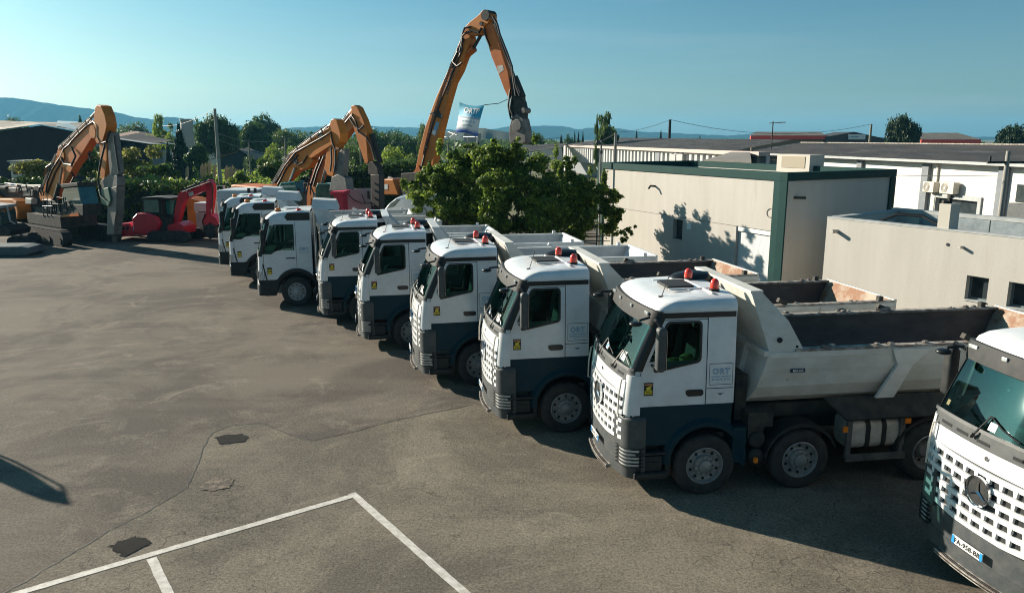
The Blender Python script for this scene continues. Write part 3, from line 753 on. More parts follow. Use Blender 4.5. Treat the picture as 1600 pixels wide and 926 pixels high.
        lm = MB(); lm.box(3.88, 3.96, min(m*1.24, m*1.27), max(m*1.24, m*1.27), 1.0, 1.10); lm.build('side_lamp', M['orange_lens'], root); lm = MB(); lm.box(5.02, 5.12, min(m*1.24, m*1.27), max(m*1.24, m*1.27), 1.10, 1.19); lm.build('side_lamp', M['orange_lens'], root)
    chassis(root, [1.46, 3.16, 5.55, 6.90])
    body = tipper(root, clean)
    if not clean:
        mp = MB(); mp.box(2.85, 3.10, -1.262, -1.236, 2.10, 2.16, 0); add_text(mp, "MEILLER", .052, (2.975, -1.264, 2.13), (1, 0, 0), (0, 0, 1), 1, bold=.001); mp.build('maker_plate', [M['plateb'] if 0 else mat('plate_navy', (.015, .03, .07), None), M['plate']], body)
        clods(body)
    return root

# ------------------------------------------------------------------ lorry of the other kind: slanted window line, white down to the arch
def make_volvo():
    root = empty('dump_truck', (0, 0, 0))
    def w(z): return 1.19 if z < 1.9 else 1.19 - .08*min(1.0, (z-1.9)/1.3)**1.2
    def Fz(z):
        if z < 1.9: return .02 + .03*max(0, z-1.0)
        return .05 + .30*((z-1.9)/1.2)**1.1
    cb = Cab(2.0, w, Fz, .09, .16); BZ = .98; TZ = 3.08
    sh = MB()
    for far in (False, True):
        pl = [(.12+.1, BZ+.02)]
        # side skin with arch: columns of varying bottom
        def bot(x):
            d = abs(x-1.42)
            return max(BZ, .62 + math.sqrt(max(0, .74**2 - d*d))) if d < .74 else BZ
        def f(u, v):
            xa = 2.0; x = xa + (.29-xa)*u; z = bot(x) + (2.02-bot(x))*v
            t = cb.tx(max(x, cb.xs(z)), z); return (2-t if far else t, z)
        cb.surf(sh, f, 26, 4, 0)
        def side(x0, x1, z0, z1, nu=4, nv=4):
            def g(u, v):
                z = z0+(z1-z0)*v; a = x0(z) if callable(x0) else x0; b_ = x1(z) if callable(x1) else x1
                t = cb.tx(a+(b_-a)*u, z); return (2-t if far else t, z)
            cb.surf(sh, g, nu, nv, 0)
        side(2.0, 1.40, 2.02, 2.90, 3, 5); side(lambda z: cb.xs(z)+.06, cb.xs, 2.02, 2.9, 1, 5); side(2.0, cb.xs, 2.9, TZ, 5, 2)
    cb.rect(sh, .5, 1.5, .95, 2.0, 28, 4, 0); cb.rect(sh, .5, .55, 2.0, 2.98, 2, 6, 0); cb.rect(sh, 1.45, 1.5, 2.0, 2.98, 2, 6, 0); cb.rect(sh, .5, 1.5, 2.98, TZ, 28, 2, 0)
    ts = [i/15*.5 for i in range(15)] + [.5 + i/6*.15 for i in range(6)] + [.65 + i/12*.7 for i in range(13)] + [1.35 + i/6*.15 for i in range(1, 7)] + [1.5 + i/15*.5 for i in range(1, 16)]
    base = [cb.P(t, TZ) for t in ts]; rings = []; wz = w(TZ)
    for ins, insf, z in ((0, 0, TZ), (.01, .06, TZ+.12), (.05, .22, TZ+.24), (.13, .40, TZ+.30), (.3, .55, TZ+.325)):
        rr = []
        for p in base:
            rel = (2.0-p.x)/1.5; rr.append((p.x + insf*max(0, min(1, rel*1.5-.45)), p.y*(wz-ins)/wz, z - .06*max(0, rel-.2)*(z > TZ+.05)))
        rings.append(rr)
    sh.grid(rings); top = rings[-1]; n = len(top); h = n//2; a_ = top[:h+1]; b_ = list(reversed(top[h:]))
    sh.grid([a_, [((p[0]+q[0])/2, 0, max(p[2], q[2])+.01) for p, q in zip(a_, b_)], b_])
    sh.add([(2.0, -w(BZ), 1.2), (2.0, w(BZ), 1.2), (2.0, w(TZ), TZ), (2.0, -w(TZ), TZ), (2.0, wz-.05, TZ+.24), (2.0, -(wz-.05), TZ+.24)], [(0, 1, 2, 3), (3, 2, 4, 5)])
    cab = sh.build('cab', M['white'], root, smooth=38)
    rp = MB()
    for m in (-1, 1):
        rp = MB(); rp.prism([(1.12, TZ+.10), (1.20, TZ-.02), (1.98, TZ-.02), (1.98, TZ+.25), (1.22, TZ+.25)], m*(wz-.03), m*(wz+.012)); rp.build('roof_side_panel', M['rubber'], cab)
    hb = MB(); hb.box(1.0, 1.5, -.3, .3, TZ+.33, TZ+.355); hb.build('roof_hatch', M['white'], cab, bevel=.01)
    ws = MB(); cb.rect(ws, .55, 1.45, 2.0, 2.98, 30, 8, .004); ws.build('windscreen', M['glassw'], cab, smooth=60)
    tr = MB()
    for q_ in ((.49, .565), (1.435, 1.51)):
        tp = MB(); cb.rect(tp, *q_, 1.9, 3.0, 4, 6, .012, -.01); tp.build('pillar_trim', M['dark'], cab, smooth=35)
    cb.rect(tr, .5, 1.5, 1.82, 2.02, 28, 2, .02, -.01); tr.build('wiper_cowl', M['dark'], cab, smooth=35)
    tv = MB(); cb.rect(tv, .50, 1.5, 2.96, 3.12, 28, 2, .11, -.01); tv.build('sun_visor', M['dark'], cab, smooth=35)
    for far in (False, True):
        def outl(o):
            pts = [(1.38+o, 2.90+o), (.76-o*.5, 2.90+o), (.50-o, 2.40), (.36-o, 1.93-o), (.62, 1.93-o), (.75, 2.02-o), (1.38+o, 2.20-o)]
            return [(max(x, cb.xs(z)+.01), z) for x, z in pts]
        fr = MB(); cb.ring(fr, outl(.03), outl(0), .014, -.03, far); fo = fr.build('window_frame', M['rubber'], cab)
        g = MB(); cb.poly(g, outl(.004), .004, far); g.build('door_glass', M['glass'], fo)
        se = MB(); cb.xrect(se, 1.455, 1.468, 1.36, 3.0, .004, None, 1, 8, far)
        cb.surf(se, lambda u, v: ((lambda t: 2-t if far else t)(cb.tx(.33+.012*u, 1.0+.9*v)), 1.0+.9*v), 1, 6, .004)
        cb.xrect(se, 1.42, 1.10, 1.72, 1.76, .01, None, 2, 1, far); se.build('door_seam', M['seam'], cab)
        mk = MB(); sgn = 1 if far else -1; ux = (1, 0, 0) if not far else (-1, 0, 0)
        cb.xrect(mk, .60, .44, 1.18, 1.42, .008, None, 2, 2, far, mi=0); cb.xrect(mk, .588, .452, 1.195, 1.27, .011, None, 2, 1, far, mi=1); cb.xrect(mk, .588, .452, 1.31, 1.36, .011, None, 2, 1, far, mi=1)
        mk.build('warning_sticker', [M['black'], M['yellow'], M['stkor'], M['blue']], cab); mk = MB()
        add_text(mk, "ORT", .15, (1.73, sgn*(w(2.0)+.010), 2.05), ux, (0, 0, 1), 3, bold=.004, space=1.1); add_text(mk, "04 90 76 37 91", .055, (1.73, sgn*(w(2)+.010), 1.93), ux, (0, 0, 1), 3, bold=.001)
        mk.build('company_lettering', [M['black'], M['yellow'], M['stkor'], M['blue']], cab)
    for m in (-1, 1):
        lo = MB(); lo.prism([(.22, .50), (.12, .98), (.72, .98), (.76, .60), (.70, .40), (.34, .40)], m*1.20, m*.9); lo.build('lower_side', M['dark'], root, bevel=.02)
        fl = MB(); rows = []
        for k in range(19):
            a = R(-10+190*k/18); c, s_ = math.cos(a), math.sin(a)
            rows.append([(1.42+.66*c, m*1.24, .58+.66*s_), (1.42+.74*c, m*1.245, .60+.76*s_), (1.42+.76*c, m*1.16, .60+.78*s_), (1.42+.72*c, m*.8, .60+.7*s_), (1.42+.64*c, m*.8, .6+.64*s_), (1.42+.66*c, m*1.24, .58+.66*s_)])
        fl.grid(rows); fl.build('wheel_arch', M['dark'], root, smooth=30)
        hl = MB(); 
        def fh(u, v): 
            z = .98+.30*v; t = .54+.10*u-.02*v; return (t if m < 0 else 2-t, z)
        cb.surf(hl, fh, 6, 3, .03, 0); hl.build('headlight', M['lamp'], cab, smooth=50)
        dk = MB(); cb.surf(dk, lambda u, v: ((.44+.05*v+.012*u) if m < 0 else 2-(.44+.05*v+.012*u), .8+.75*v), 1, 6, .02, 0); cb.surf(dk, lambda u, v: ((.585+.03*u) if m < 0 else 2-(.585+.03*u), 1.02+.28*v), 2, 2, .04, .0); dk.build('lamp_bezel', M['rubber'], cab)
        ar = MB(); ar.tube([(.40, m*1.15, 2.02), (.36, m*1.35, 2.05), (.38, m*1.38, 2.2)], .035); mo = ar.build('mirror_arm', M['rubber'], cab)
        mh = MB(); mh.prism(rrect(.30, .46, 2.1, 2.78, .06), m*1.27, m*1.46); mh.build('mirror', M['dark'], mo, bevel=.04, smooth=40)
        tk = MB(); tk.prism(rrect(3.9, 4.7, .6, 1.15, .12), m*.6, m*1.16); tk.build('fuel_tank', M['alu'], root, smooth=40)
        fender(root, 3.1, m=m); fender(root, 5.5, m=m); fender(root, 6.85, m=m)
    cbp = Cab(.6, lambda z: 1.21, lambda z: -.05, .12, .22)
    bp = MB(); cbp.rect(bp, .40, 1.60, .42, .80, 40, 3, 0, -.1); bmp = bp.build('bumper', M['dark'], root, smooth=35)
    b2 = MB(); cbp.rect(b2, .52, 1.48, .80, .96, 40, 1, -.02, -.1); b2.build('bumper_trim', M['white'], bmp, smooth=35)
    gb = MB(); cb.rect(gb, .72, 1.28, 1.0, 1.75, 20, 4, .02, 0); go = gb.build('grille', M['dark'], cab)
    gs = MB()
    for k in range(6): cb.rect(gs, .74, 1.26, 1.06+.11*k, 1.10+.11*k, 20, 1, .045, .01)
    gs.build('grille_bar', M['grey'], go)
    for x, y in ((.86, -.55), (1.6, -.85)):
        bb = MB(); bb.lathe([(.001, 0), (.11, 0), (.11, .03)], (x, y, TZ+.27), 'z', 16); bo = bb.build('beacon', M['dark'], cab)
        bl = MB(); bl.sphere((x, y, TZ+.31), .11, 14, 8, (1, 1, .7)); bl.build('beacon_lens', M['orange_lens'] if y > -.6 else M['red'], bo, smooth=50)
    it = MB(); it.box(.20, .62, -.95, .95, 1.8, 1.94, 1); it.box(.2, 1.9, -1.05, 1.05, 1.3, 1.36, 1); it.add([(1.93, -1.08, 1.4), (1.93, 1.08, 1.4), (1.93, 1.03, 3.0), (1.93, -1.03, 3.0)], [(3, 2, 1, 0)], 0)
    it.build('cab_lining', [M['inter'], M['interd']], cab)
    for y in (-.6, .6):
        se = MB(); se.cbox((1.15, y, 1.9), (.5, .5, .16)); se.cbox((1.42, y, 2.26), (.14, .46, .62), Matrix.Rotation(R(10), 3, 'Y')); se.build('seat', M['interd'], cab, bevel=.05)
    ex = MB()
    for x in (2.12, 2.30):
        ex = MB(); ex.cyl((x, -1.0, 1.1), (x, -1.0, 3.35), .065, n=14); ex.build('exhaust_stack', M['chrome'], root, smooth=50)
    eq = MB(); eq.box(2.05, 2.45, -.95, .9, 1.1, 2.3)
    for k in range(6): eq.tube([(2.1, -.9+.2*k, 1.2), (2.2, -.9+.2*k, 2.0), (2.12, -.9+.2*k, 2.7)], .03)
    eq.build('equipment_rack', M['frame'], root)
    chassis(root, [1.42, 3.1, 5.5, 6.85], rim='rimw')
    tipper(root, True)
    # boxy cap of the headboard
    cp = MB(); cp.add([(2.05, -1.1, 3.46), (2.05, .1, 3.46), (3.0, .1, 3.40), (3.0, -1.1, 3.40), (2.1, -.95, 3.78), (2.1, 0, 3.78), (2.9, 0, 3.72), (2.9, -.95, 3.72)],
                      [(0,3,2,1), (4,5,6,7), (0,1,5,4), (1,2,6,5), (2,3,7,6), (3,0,4,7)]); cp.build('rolled_cover_box', M['tipc'], root)
    return root

# ------------------------------------------------------------------ park the lorries
YW = R(10.5)
T = {0: (5.98, 8.98, R(10.0)), 1: (1.60, 12.887, R(8.2)), 2: (-.553, 15.604, R(10.2)), 3: (-2.457, 18.578, R(11.8)), 4: (-4.482, 21.819, R(10.6)), 5: (-6.373, 24.83, R(11.4)),
     6: (-9.30, 27.6, R(11)), 7: (-11.75, 31.6, R(10.4)), 8: (-13.30, 34.5, R(11))}
LBL = {0: 'white dump truck cut off by the right photo edge, plate FA 958 BB',
       1: 'whole white dump truck with grimy beige tipper body, beside the plate FA 958 BB truck',
       2: 'white dump truck directly behind the whole grimy one, rust showing inside its tailgate',
       3: 'white dump truck mid row, farther of two rounded cabs with rusty tailgates',
       4: 'white rounded cab dump truck with clean pale tipper, nearer one of the two clean ones',
       5: 'white rounded cab dump truck with clean tipper, right beside the three slanted window trucks',
       6: 'white truck with slanted window line and pale wheel fully visible, chrome stacks behind cab',
       7: 'white truck with slanted window line, middle one of its three',
       8: 'white truck with slanted window line, farthest of the whole row'}
GT = 'white dump trucks parked in a row'
dirty = make_arocs(False); clean = make_arocs(True)
order = {1: dirty, 4: clean}
def place(o, k):
    o.location = (T[k][0], T[k][1], 0); o.rotation_euler = (0, 0, T[k][2]); tag(o, LBL[k], 'dump truck', GT)
place(dirty, 1); place(clean, 4)
for k in (0, 2, 3): place(copy_tree(dirty), k)
place(copy_tree(clean), 5)
vol = make_volvo(); place(vol, 6)
for k in (7, 8): place(copy_tree(vol), k)
# only the whole dirty truck shows the bright vest
for o in list(bpy.data.objects):
    if o.name.startswith('hi_vis_vest'):
        r_ = o
        while r_.parent: r_ = r_.parent
        if r_.get('label') != LBL[1]: bpy.data.objects.remove(o)
# the edge truck's own plate
for o in list(bpy.data.objects):
    if o.name.startswith('number_plate'):
        r_ = o
        while r_.parent: r_ = r_.parent
        if r_.get('label') == LBL[0]:
            me = o.data.copy(); o.data = me
            mb = MB(); cbp = Cab(.60, lambda z: 1.235 - .03*(z < .5), lambda z: -.08 + .08*max(0, (.62-z)), .13, .24); px = cbp.P(1.0, .74, .0).x-.035
            mb.cbox((px, 0, .72), (.012, .52, .11), mi=0); mb.cbox((px-.007, .238, .72), (.004, .044, .108), mi=1); mb.cbox((px-.007, -.238, .72), (.004, .044, .108), mi=1)
            add_text(mb, "FA-958-BB", .092, (px-.010, 0, .716), (0, -1, 0), (0, 0, 1), 2, bold=.0025, space=1.08)
            q = mb.build('number_plate', [M['plate'], M['plateb'], M['black']], o.parent); bpy.data.objects.remove(o)
# ------------------------------------------------------------------ ground
def ground_mat(name, c1, c2, c3, crack=.5, tone=1.0):
    m = bpy.data.materials.new(name); m.use_nodes = True; t = m.node_tree; N = t.nodes; L = t.links
    b = N["Principled BSDF"]; b.inputs['Roughness'].default_value = .92; b.inputs['Specular IOR Level'].default_value = .12
    tc = N.new("ShaderNodeTexCoord")
    def noise(sc, det=6, rough=.6, dist=0, vec=None):
        n = N.new("ShaderNodeTexNoise"); n.inputs['Scale'].default_value = sc; n.inputs['Detail'].default_value = det; n.inputs['Roughness'].default_value = rough; n.inputs['Distortion'].default_value = dist
        L.new(vec or tc.outputs['Object'], n.inputs['Vector']); return n.outputs[0]
    def rng(src, a, b_, c=0, d=1):
        r = N.new("ShaderNodeMapRange"); r.inputs[1].default_value = a; r.inputs[2].default_value = b_; r.inputs[3].default_value = c; r.inputs[4].default_value = d; L.new(src, r.inputs[0]); return r.outputs[0]
    def mix(f, a, b_, mode='MIX'):
        x = N.new("ShaderNodeMix"); x.data_type = 'RGBA'; x.blend_type = mode
        if isinstance(f, float): x.inputs[0].default_value = f
        else: L.new(f, x.inputs[0])
        for k, v in ((6, a), (7, b_)):
            if isinstance(v, tuple): x.inputs[k].default_value = (*v, 1)
            else: L.new(v, x.inputs[k])
        return x.outputs[2]
    col = mix(rng(noise(.22, 10, .70, .5), .44, .56), c1, c2)
    col = mix(rng(noise(.75, 10, .75, .8), .54, .72, 0, .8), col, c3)
    mp = N.new("ShaderNodeMapping"); mp.inputs['Rotation'].default_value = (0, 0, R(28)); mp.inputs['Scale'].default_value = (.10, 1.0, 1); L.new(tc.outputs['Object'], mp.inputs[0])
    col = mix(rng(noise(.8, 6, .6, .4, mp.outputs[0]), .52, .72, 0, .22), col, c3)         # tyre wander along the yard
    # fine aggregate
    v = N.new("ShaderNodeTexVoronoi"); v.inputs['Scale'].default_value = 55; L.new(tc.outputs['Object'], v.inputs['Vector'])
    g = rng(noise(22, 10, 1.0), .43, .57, .38, 1.62)
    hs = N.new("ShaderNodeMix"); hs.data_type = 'RGBA'; hs.blend_type = 'MULTIPLY'; hs.inputs[0].default_value = .95; L.new(col, hs.inputs[6]); L.new(g, hs.inputs[7]); col = hs.outputs[2]
    # oil drips
    col = mix(rng(noise(1.7, 3, .5), .70, .74, 0, .35), col, (.03, .028, .026))
    # cracks
    nz = N.new("ShaderNodeTexNoise"); nz.inputs['Scale'].default_value = 2.2; nz.inputs['Detail'].default_value = 5; L.new(tc.outputs['Object'], nz.inputs['Vector'])
    ad = N.new("ShaderNodeMix"); ad.data_type = 'RGBA'; ad.blend_type = 'LINEAR_LIGHT'; ad.inputs[0].default_value = .28; L.new(tc.outputs['Object'], ad.inputs[6]); L.new(nz.outputs[1], ad.inputs[7])
    for sc, th_, msk in ((1.1, .010, .50), (2.6, .016, .56)):
        ve = N.new("ShaderNodeTexVoronoi"); ve.feature = 'DISTANCE_TO_EDGE'; ve.inputs['Scale'].default_value = sc; L.new(ad.outputs[2], ve.inputs['Vector'])
        cr = rng(ve.outputs[0], 0, th_, 1, 0); mk = rng(noise(.33, 3, .5), msk-.03, msk+.06)
        mu = N.new("ShaderNodeMath"); mu.operation = 'MULTIPLY'; L.new(cr, mu.inputs[0]); L.new(mk, mu.inputs[1])
        m2 = N.new("ShaderNodeMath"); m2.operation = 'MULTIPLY'; L.new(mu.outputs[0], m2.inputs[0]); m2.inputs[1].default_value = crack
        col = mix(m2.outputs[0], col, (.022, .020, .019))
    L.new(col, b.inputs['Base Color'])
    bp = N.new("ShaderNodeBump"); bp.inputs['Strength'].default_value = .55; bp.inputs['Distance'].default_value = .012
    L.new(noise(60, 6, .8), bp.inputs['Height']); L.new(bp.outputs[0], b.inputs['Normal'])
    MATS[name] = m; return m
asph_far = ground_mat('asphalt_main', (.150, .132, .108), (.094, .083, .072), (.245, .216, .172), .3)
asph_near = ground_mat('asphalt_older', (.182, .162, .128), (.120, .108, .088), (.270, .242, .188), .6)
asph_dark = ground_mat('asphalt_fresh', (.009, .010, .011), (.016, .016, .016), (.028, .027, .025), .2)
earth = mat('dry_grass_land', (.09, .095, .035), (.19, .165, .09), .03, .95, mixlo=.4, mixhi=.6, spot=(.045, .07, .02), spotscale=.08, spotcut=.52)

g = MB(); g.add([(-6000, -300, -.006), (6000, -300, -.006), (6000, 6400, -.006), (-6000, 6400, -.006)], [(0, 1, 2, 3)])
tag(g.build('ground', earth), kind='structure')
g = MB(); g.add([(-70, -12, 0), (60, -12, 0), (60, 53, 0), (-70, 53, 0)], [(0, 1, 2, 3)]); tag(g.build('yard', asph_far), kind='structure')

def sheet(name, px, z, m, jag=0.0, seed=1, kind='structure', sub=6):
    random.seed(seed); pts = [gz(*p) for p in px]; out = []
    for i, p in enumerate(pts):
        q = pts[(i+1) % len(pts)]; n = sub if jag else 1
        for k in range(n):
            u = k/n; j = jag if k else jag*.5
            out.append((p[0]+(q[0]-p[0])*u+random.uniform(-j, j), p[1]+(q[1]-p[1])*u+random.uniform(-j, j), z))
    g = MB(); g.add(out, [tuple(range(len(out)))]); return tag(g.build(name, m), kind=kind)
bnd = [(-160, 1010), (10, 925), (100, 872), (175, 827), (255, 785), (292, 762), (305, 735), (320, 695), (330, 677), (360, 665), (410, 661), (440, 675), (485, 689), (550, 675), (625, 655), (740, 632), (800, 640)]
pts = [gz(*p) for p in bnd] + [(4, 13.5, 0), (20, 14, 0), (20, 3, 0), (-9, 3, 0)]
random.seed(5); out = []
for i, p in enumerate(pts[:-4]):
    q = pts[i+1]
    for k in range(8):
        u = k/8; out.append((p[0]+(q[0]-p[0])*u+random.uniform(-.02, .02), p[1]+(q[1]-p[1])*u+random.uniform(-.02, .02), .004))
cr = [(x, y, .0095) for x, y, z in out]
for p in pts[-4:]: out.append((p[0], p[1], .004))
g = MB(); g.add(out, [tuple(range(len(out)))]); tag(g.build('yard_older_surface', asph_near), kind='structure')
g = MB(); vs = []
for i, p in enumerate(cr):
    q = cr[min(i+1, len(cr)-1)]; r_ = cr[max(i-1, 0)]; d = (V(*q)-V(*r_)); d.normalize(); n = V(-d.y, d.x, 0)*(.004+.008*abs(math.sin(i*1.7)))
    vs.append([V(*p)-n, V(*p)+n])
g.grid(vs); tag(g.build('yard_surface_joint', mat('joint_dark', (.035, .032, .03), (.075, .07, .06), 3, mixlo=.45, mixhi=.55)), kind='structure')
sheet('asphalt_patch', [(334, 684), (350, 680), (378, 678), (388, 683), (380, 691), (345, 695)], .0125, asph_dark, .03, 2)
sheet('asphalt_patch', [(167, 855), (205, 839), (218, 839), (236, 848), (222, 856), (192, 870), (182, 862)], .0125, asph_dark, .035, 3)
sheet('broken_surface_patch', [(314, 766), (322, 750), (345, 745), (362, 749), (366, 757), (345, 765)], .0125, mat('broken_rubble', (.17, .135, .10), (.07, .06, .05), 9, .95, bump=1, bscale=30, mixlo=.42, mixhi=.55), .05, 4)
paint = mat('line_paint', (.62, .60, .55), (.40, .38, .34), 9, .7, bump=.15, spot=(.16, .15, .13), spotscale=14, spotcut=.63)
def line(a, b, w, name='painted_bay_line', z=.0095):
    a = V(a[0], a[1], z); b = V(b[0], b[1], z); d = (b-a).normalized(); n = V(-d.y, d.x, 0)*w/2; L_ = (b-a).length; k = int(L_/.15); l = []; r_ = []
    random.seed(int(L_*1000))
    for i in range(k+1):
        p = a + d*(L_*i/k); l.append(p+n*(1+random.uniform(-.08, .08))); r_.append(p-n*(1+random.uniform(-.08, .08)))
    g = MB(); g.grid([l, r_]); return tag(g.build(name, paint), kind='structure')
def ext(p, q, k): return (q[0]+(q[0]-p[0])*k, q[1]+(q[1]-p[1])*k)
A0, A1, A2, A3, A4 = gz(30, 926), gz(557, 773), gz(728, 926), gz(237, 868), gz(264, 926)
line(ext(A1, A0, .5), A1, .13); line((A1[0]-.085, A1[1]+.05), ext(A1, A2, .7), .13, z=.0135)
o = line((A3[0]+.03, A3[1]-.07), ext(A3, A4, 2), .13)

# ------------------------------------------------------------------ cream building with green frame
stucco = mat('cream_render', (.395, .38, .345), (.44, .425, .39), 1.1, .9, bump=.35, bscale=90, stretch=(1.5, 1.5, .22), spot=(.385, .36, .315), spotscale=.4, spotcut=.60)
stucco2 = mat('pale_render', (.44, .415, .365), (.49, .465, .41), .7, .9, bump=.35, bscale=90, stretch=(1, 1, .5))
green = mat('green_frame', (.006, .038, .036), (.009, .046, .042), 3, .7, bump=.1, spec=.15)
coping = mat('coping_grey', (.36, .38, .38), (.28, .30, .30), 3, .6)
roofing = mat('roof_felt', (.20, .21, .215), (.14, .145, .15), 1.2, .85)
shut = mat('shutter_slat', (.60, .62, .62), None, rough=.5)
wdark = mat('window_dark', (.02, .03, .035), (.05, .06, .065), 1.5, .08, coat=.5)
steelz = mat('galvanised', (.34, .38, .40), (.22, .26, .28), 4, .4, metal=.5)
class Face:
    """vertical wall plane from a to b (plan), outward normal n; q(u metres along, z, out)"""
    def __init__(s, a, b, inside):
        s.a = V(a[0], a[1], 0); s.b = V(b[0], b[1], 0); s.d = (s.b-s.a); s.L = s.d.length; s.d.normalize()
        s.n = V(s.d.y, -s.d.x, 0)
        if s.n.dot(V(inside[0], inside[1], 0)-s.a) > 0: s.n = -s.n
    def q(s, u, z, o=0): p = s.a + s.d*u + s.n*o; return (p.x, p.y, z)
    def box(s, mb, u0, u1, z0, z1, o0, o1, mi=0):
        mb.add([s.q(u0, z0, o0), s.q(u1, z0, o0), s.q(u1, z0, o1), s.q(u0, z0, o1), s.q(u0, z1, o0), s.q(u1, z1, o0), s.q(u1, z1, o1), s.q(u0, z1, o1)],
               [(0,3,2,1), (4,5,6,7), (0,1,5,4), (1,2,6,5), (2,3,7,6), (3,0,4,7)], mi)
    def hit(s, px, py):      # pixel -> (u, z) on this plane
        r = ray(px, py); rr = V(*r); o = V(0, 0, HC); k = s.n.dot(s.a - V(0, 0, 0))/s.n.dot(V(rr.x, rr.y, 0)); p = o + rr*k
        return ((V(p.x, p.y, 0)-s.a).dot(s.d), p.z)
def wall_holes(mb, f, u0, u1, z0, z1, holes, o0, o1):
    """wall slab with rectangular openings"""
    us = sorted({u0, u1, *[h[0] for h in holes], *[h[1] for h in holes]}); us = [u for u in us if u0 <= u <= u1]
    for ua, ub in zip(us, us[1:]):
        hs = sorted([h for h in holes if h[0] <= ua+1e-6 and h[1] >= ub-1e-6], key=lambda h: h[2]); z = z0
        for h in hs:
            if h[2] > z: f.box(mb, ua, ub, z, h[2], o0, o1)
            z = h[3]
        if z < z1: f.box(mb, ua, ub, z, z1, o0, o1)
ZA = 4.76
aL, aC, aR = gz(934, 253.5, ZA), gz(1231, 270, ZA), gz(1402, 264.5, ZA)
aB = (aL[0]+aR[0]-aC[0], aL[1]+aR[1]-aC[1])
mid = ((aL[0]+aR[0])/2, (aL[1]+aR[1])/2)
fa = Face(aL, aC, mid); fb = Face(aC, aR, mid); fc = Face(aR, aB, mid); fd = Face(aB, aL, mid)
BA = empty('cream_building', (0, 0, 0)); tag(BA, 'cream rendered flat roofed building edged in dark green, behind the tipper bodies', 'building')
gd0, gd1 = fa.hit(1147, 380)[0], fa.hit(1205, 380)[0]
wn0, wn1 = fa.hit(1050, 355)[0], fa.hit(1064.5, 355)[0]
gzt = fa.hit(1176, 357)[1]; wz1 = fa.hit(1057, 343)[1]; wz0 = fa.hit(1057, 373)[1]
w_ = MB(); wall_holes(w_, fa, 0, fa.L, 0, ZA-.28, [(gd0, gd1, 0, gzt), (wn0, wn1, wz0, wz1)], -.30, -.06)
w_.build('front_wall', stucco, BA)
w_ = MB(); fb.box(w_, .31, fb.L, 0, ZA-.28, -.30, -.06); w_.build('side_wall', stucco, BA)
w_ = MB(); fc.box(w_, .31, fc.L-.31, 0, ZA-.28, -.30, -.06); w_.build('rear_wall', stucco, BA)
w_ = MB(); fd.box(w_, 0, fd.L, 0, ZA-.28, -.30, -.06); w_.build('rear_wall', stucco, BA)
gm = MB()
for f in (fa, fb, fc, fd): f.box(gm, -.002, f.L+.002, ZA-.279, ZA, -.30, .0)
gm.build('roof_band', green, BA)
gm = MB(); fa.box(gm, fa.L-.62, fa.L, 0, ZA-.285, -.055, .0); fb.box(gm, 0, .30, 0, ZA-.285, -.30, .0); gm.build('corner_pillar', green, BA)
gm = MB(); fa.box(gm, 0, .55, 0, ZA-.285, -.055, .0); gm.build('corner_pillar', green, BA)
gm = MB(); fb.box(gm, fb.L-.30, fb.L, 0, ZA-.285, -.055, .0); gm.build('corner_pillar', green, BA)
gm = MB()
p4 = [f.q(.32 if 0 else .3, ZA-.35, -.3) for f in (fa, fb, fc, fd)]
gm.add([fa.q(.2, ZA-.33, -.25), fa.q(fa.L-.2, ZA-.33, -.25), fc.q(.2, ZA-.33, -.25), fc.q(fc.L-.2, ZA-.33, -.25)], [(0, 1, 2, 3)]); gm.build('roof', roofing, BA)
sj = MB(); fa.box(sj, .56, gd0-.02, gzt-.02, gzt+.0, -.062, -.052); sj.build('wall_joint', mat('joint_shadow', (.16, .15, .13)), BA)
s_ = MB(); k = 34
for i in range(k):
    za = gzt*.93*i/k; zb = za + gzt*.93/k*.88; fa.box(s_, gd0+.02, gd1-.02, za, zb, -.19, -.172)
fa.box(s_, gd0, gd1, .0, gzt, -.21, -.19)
so_ = s_.build('roller_shutter', shut, BA)
s_ = MB(); fa.box(s_, gd0+.01, gd1-.01, gzt*.935, gzt-.005, -.19, -.10); s_.build('shutter_box', shut, so_)
s_ = MB(); fa.box(s_, wn0, wn1, wz0, wz1, -.26, -.24); wo_ = s_.build('window', wdark, BA)
s_ = MB(); fa.box(s_, wn0, wn1, wz0-.03, wz0, -.24, -.03); s_.build('sill', coping, wo_)
s_ = MB(); u, z = fa.hit(1075, 353); fa.box(s_, u-.13, u+.13, z-.14, z+.12, -.06, -.035); s_.build('wall_notice', M['plate'], BA)
s_ = MB(); u, z = fa.hit(1022, 291); s_.tube([fa.q(u, z, -.06), fa.q(u, z+.02, .18), fa.q(u+.0, z-.1, .28)], .045); s_.build('rain_spout', M['dark'], BA)
s_ = MB(); u, z = fa.hit(1202, 333); s_.tube([fa.q(u+.18*math.cos(a*.5), z+.15*math.sin(a*.5), -.045) for a in range(13)], .010); s_.build('cable_loop', M['dark'], BA)
s_ = MB(); u, z = fb.hit(1244, 309); s_.tube([fb.q(u-.05, z, -.06), fb.q(u+.25, z, .2)], .045); s_.build('rain_spout', M['dark'], BA)
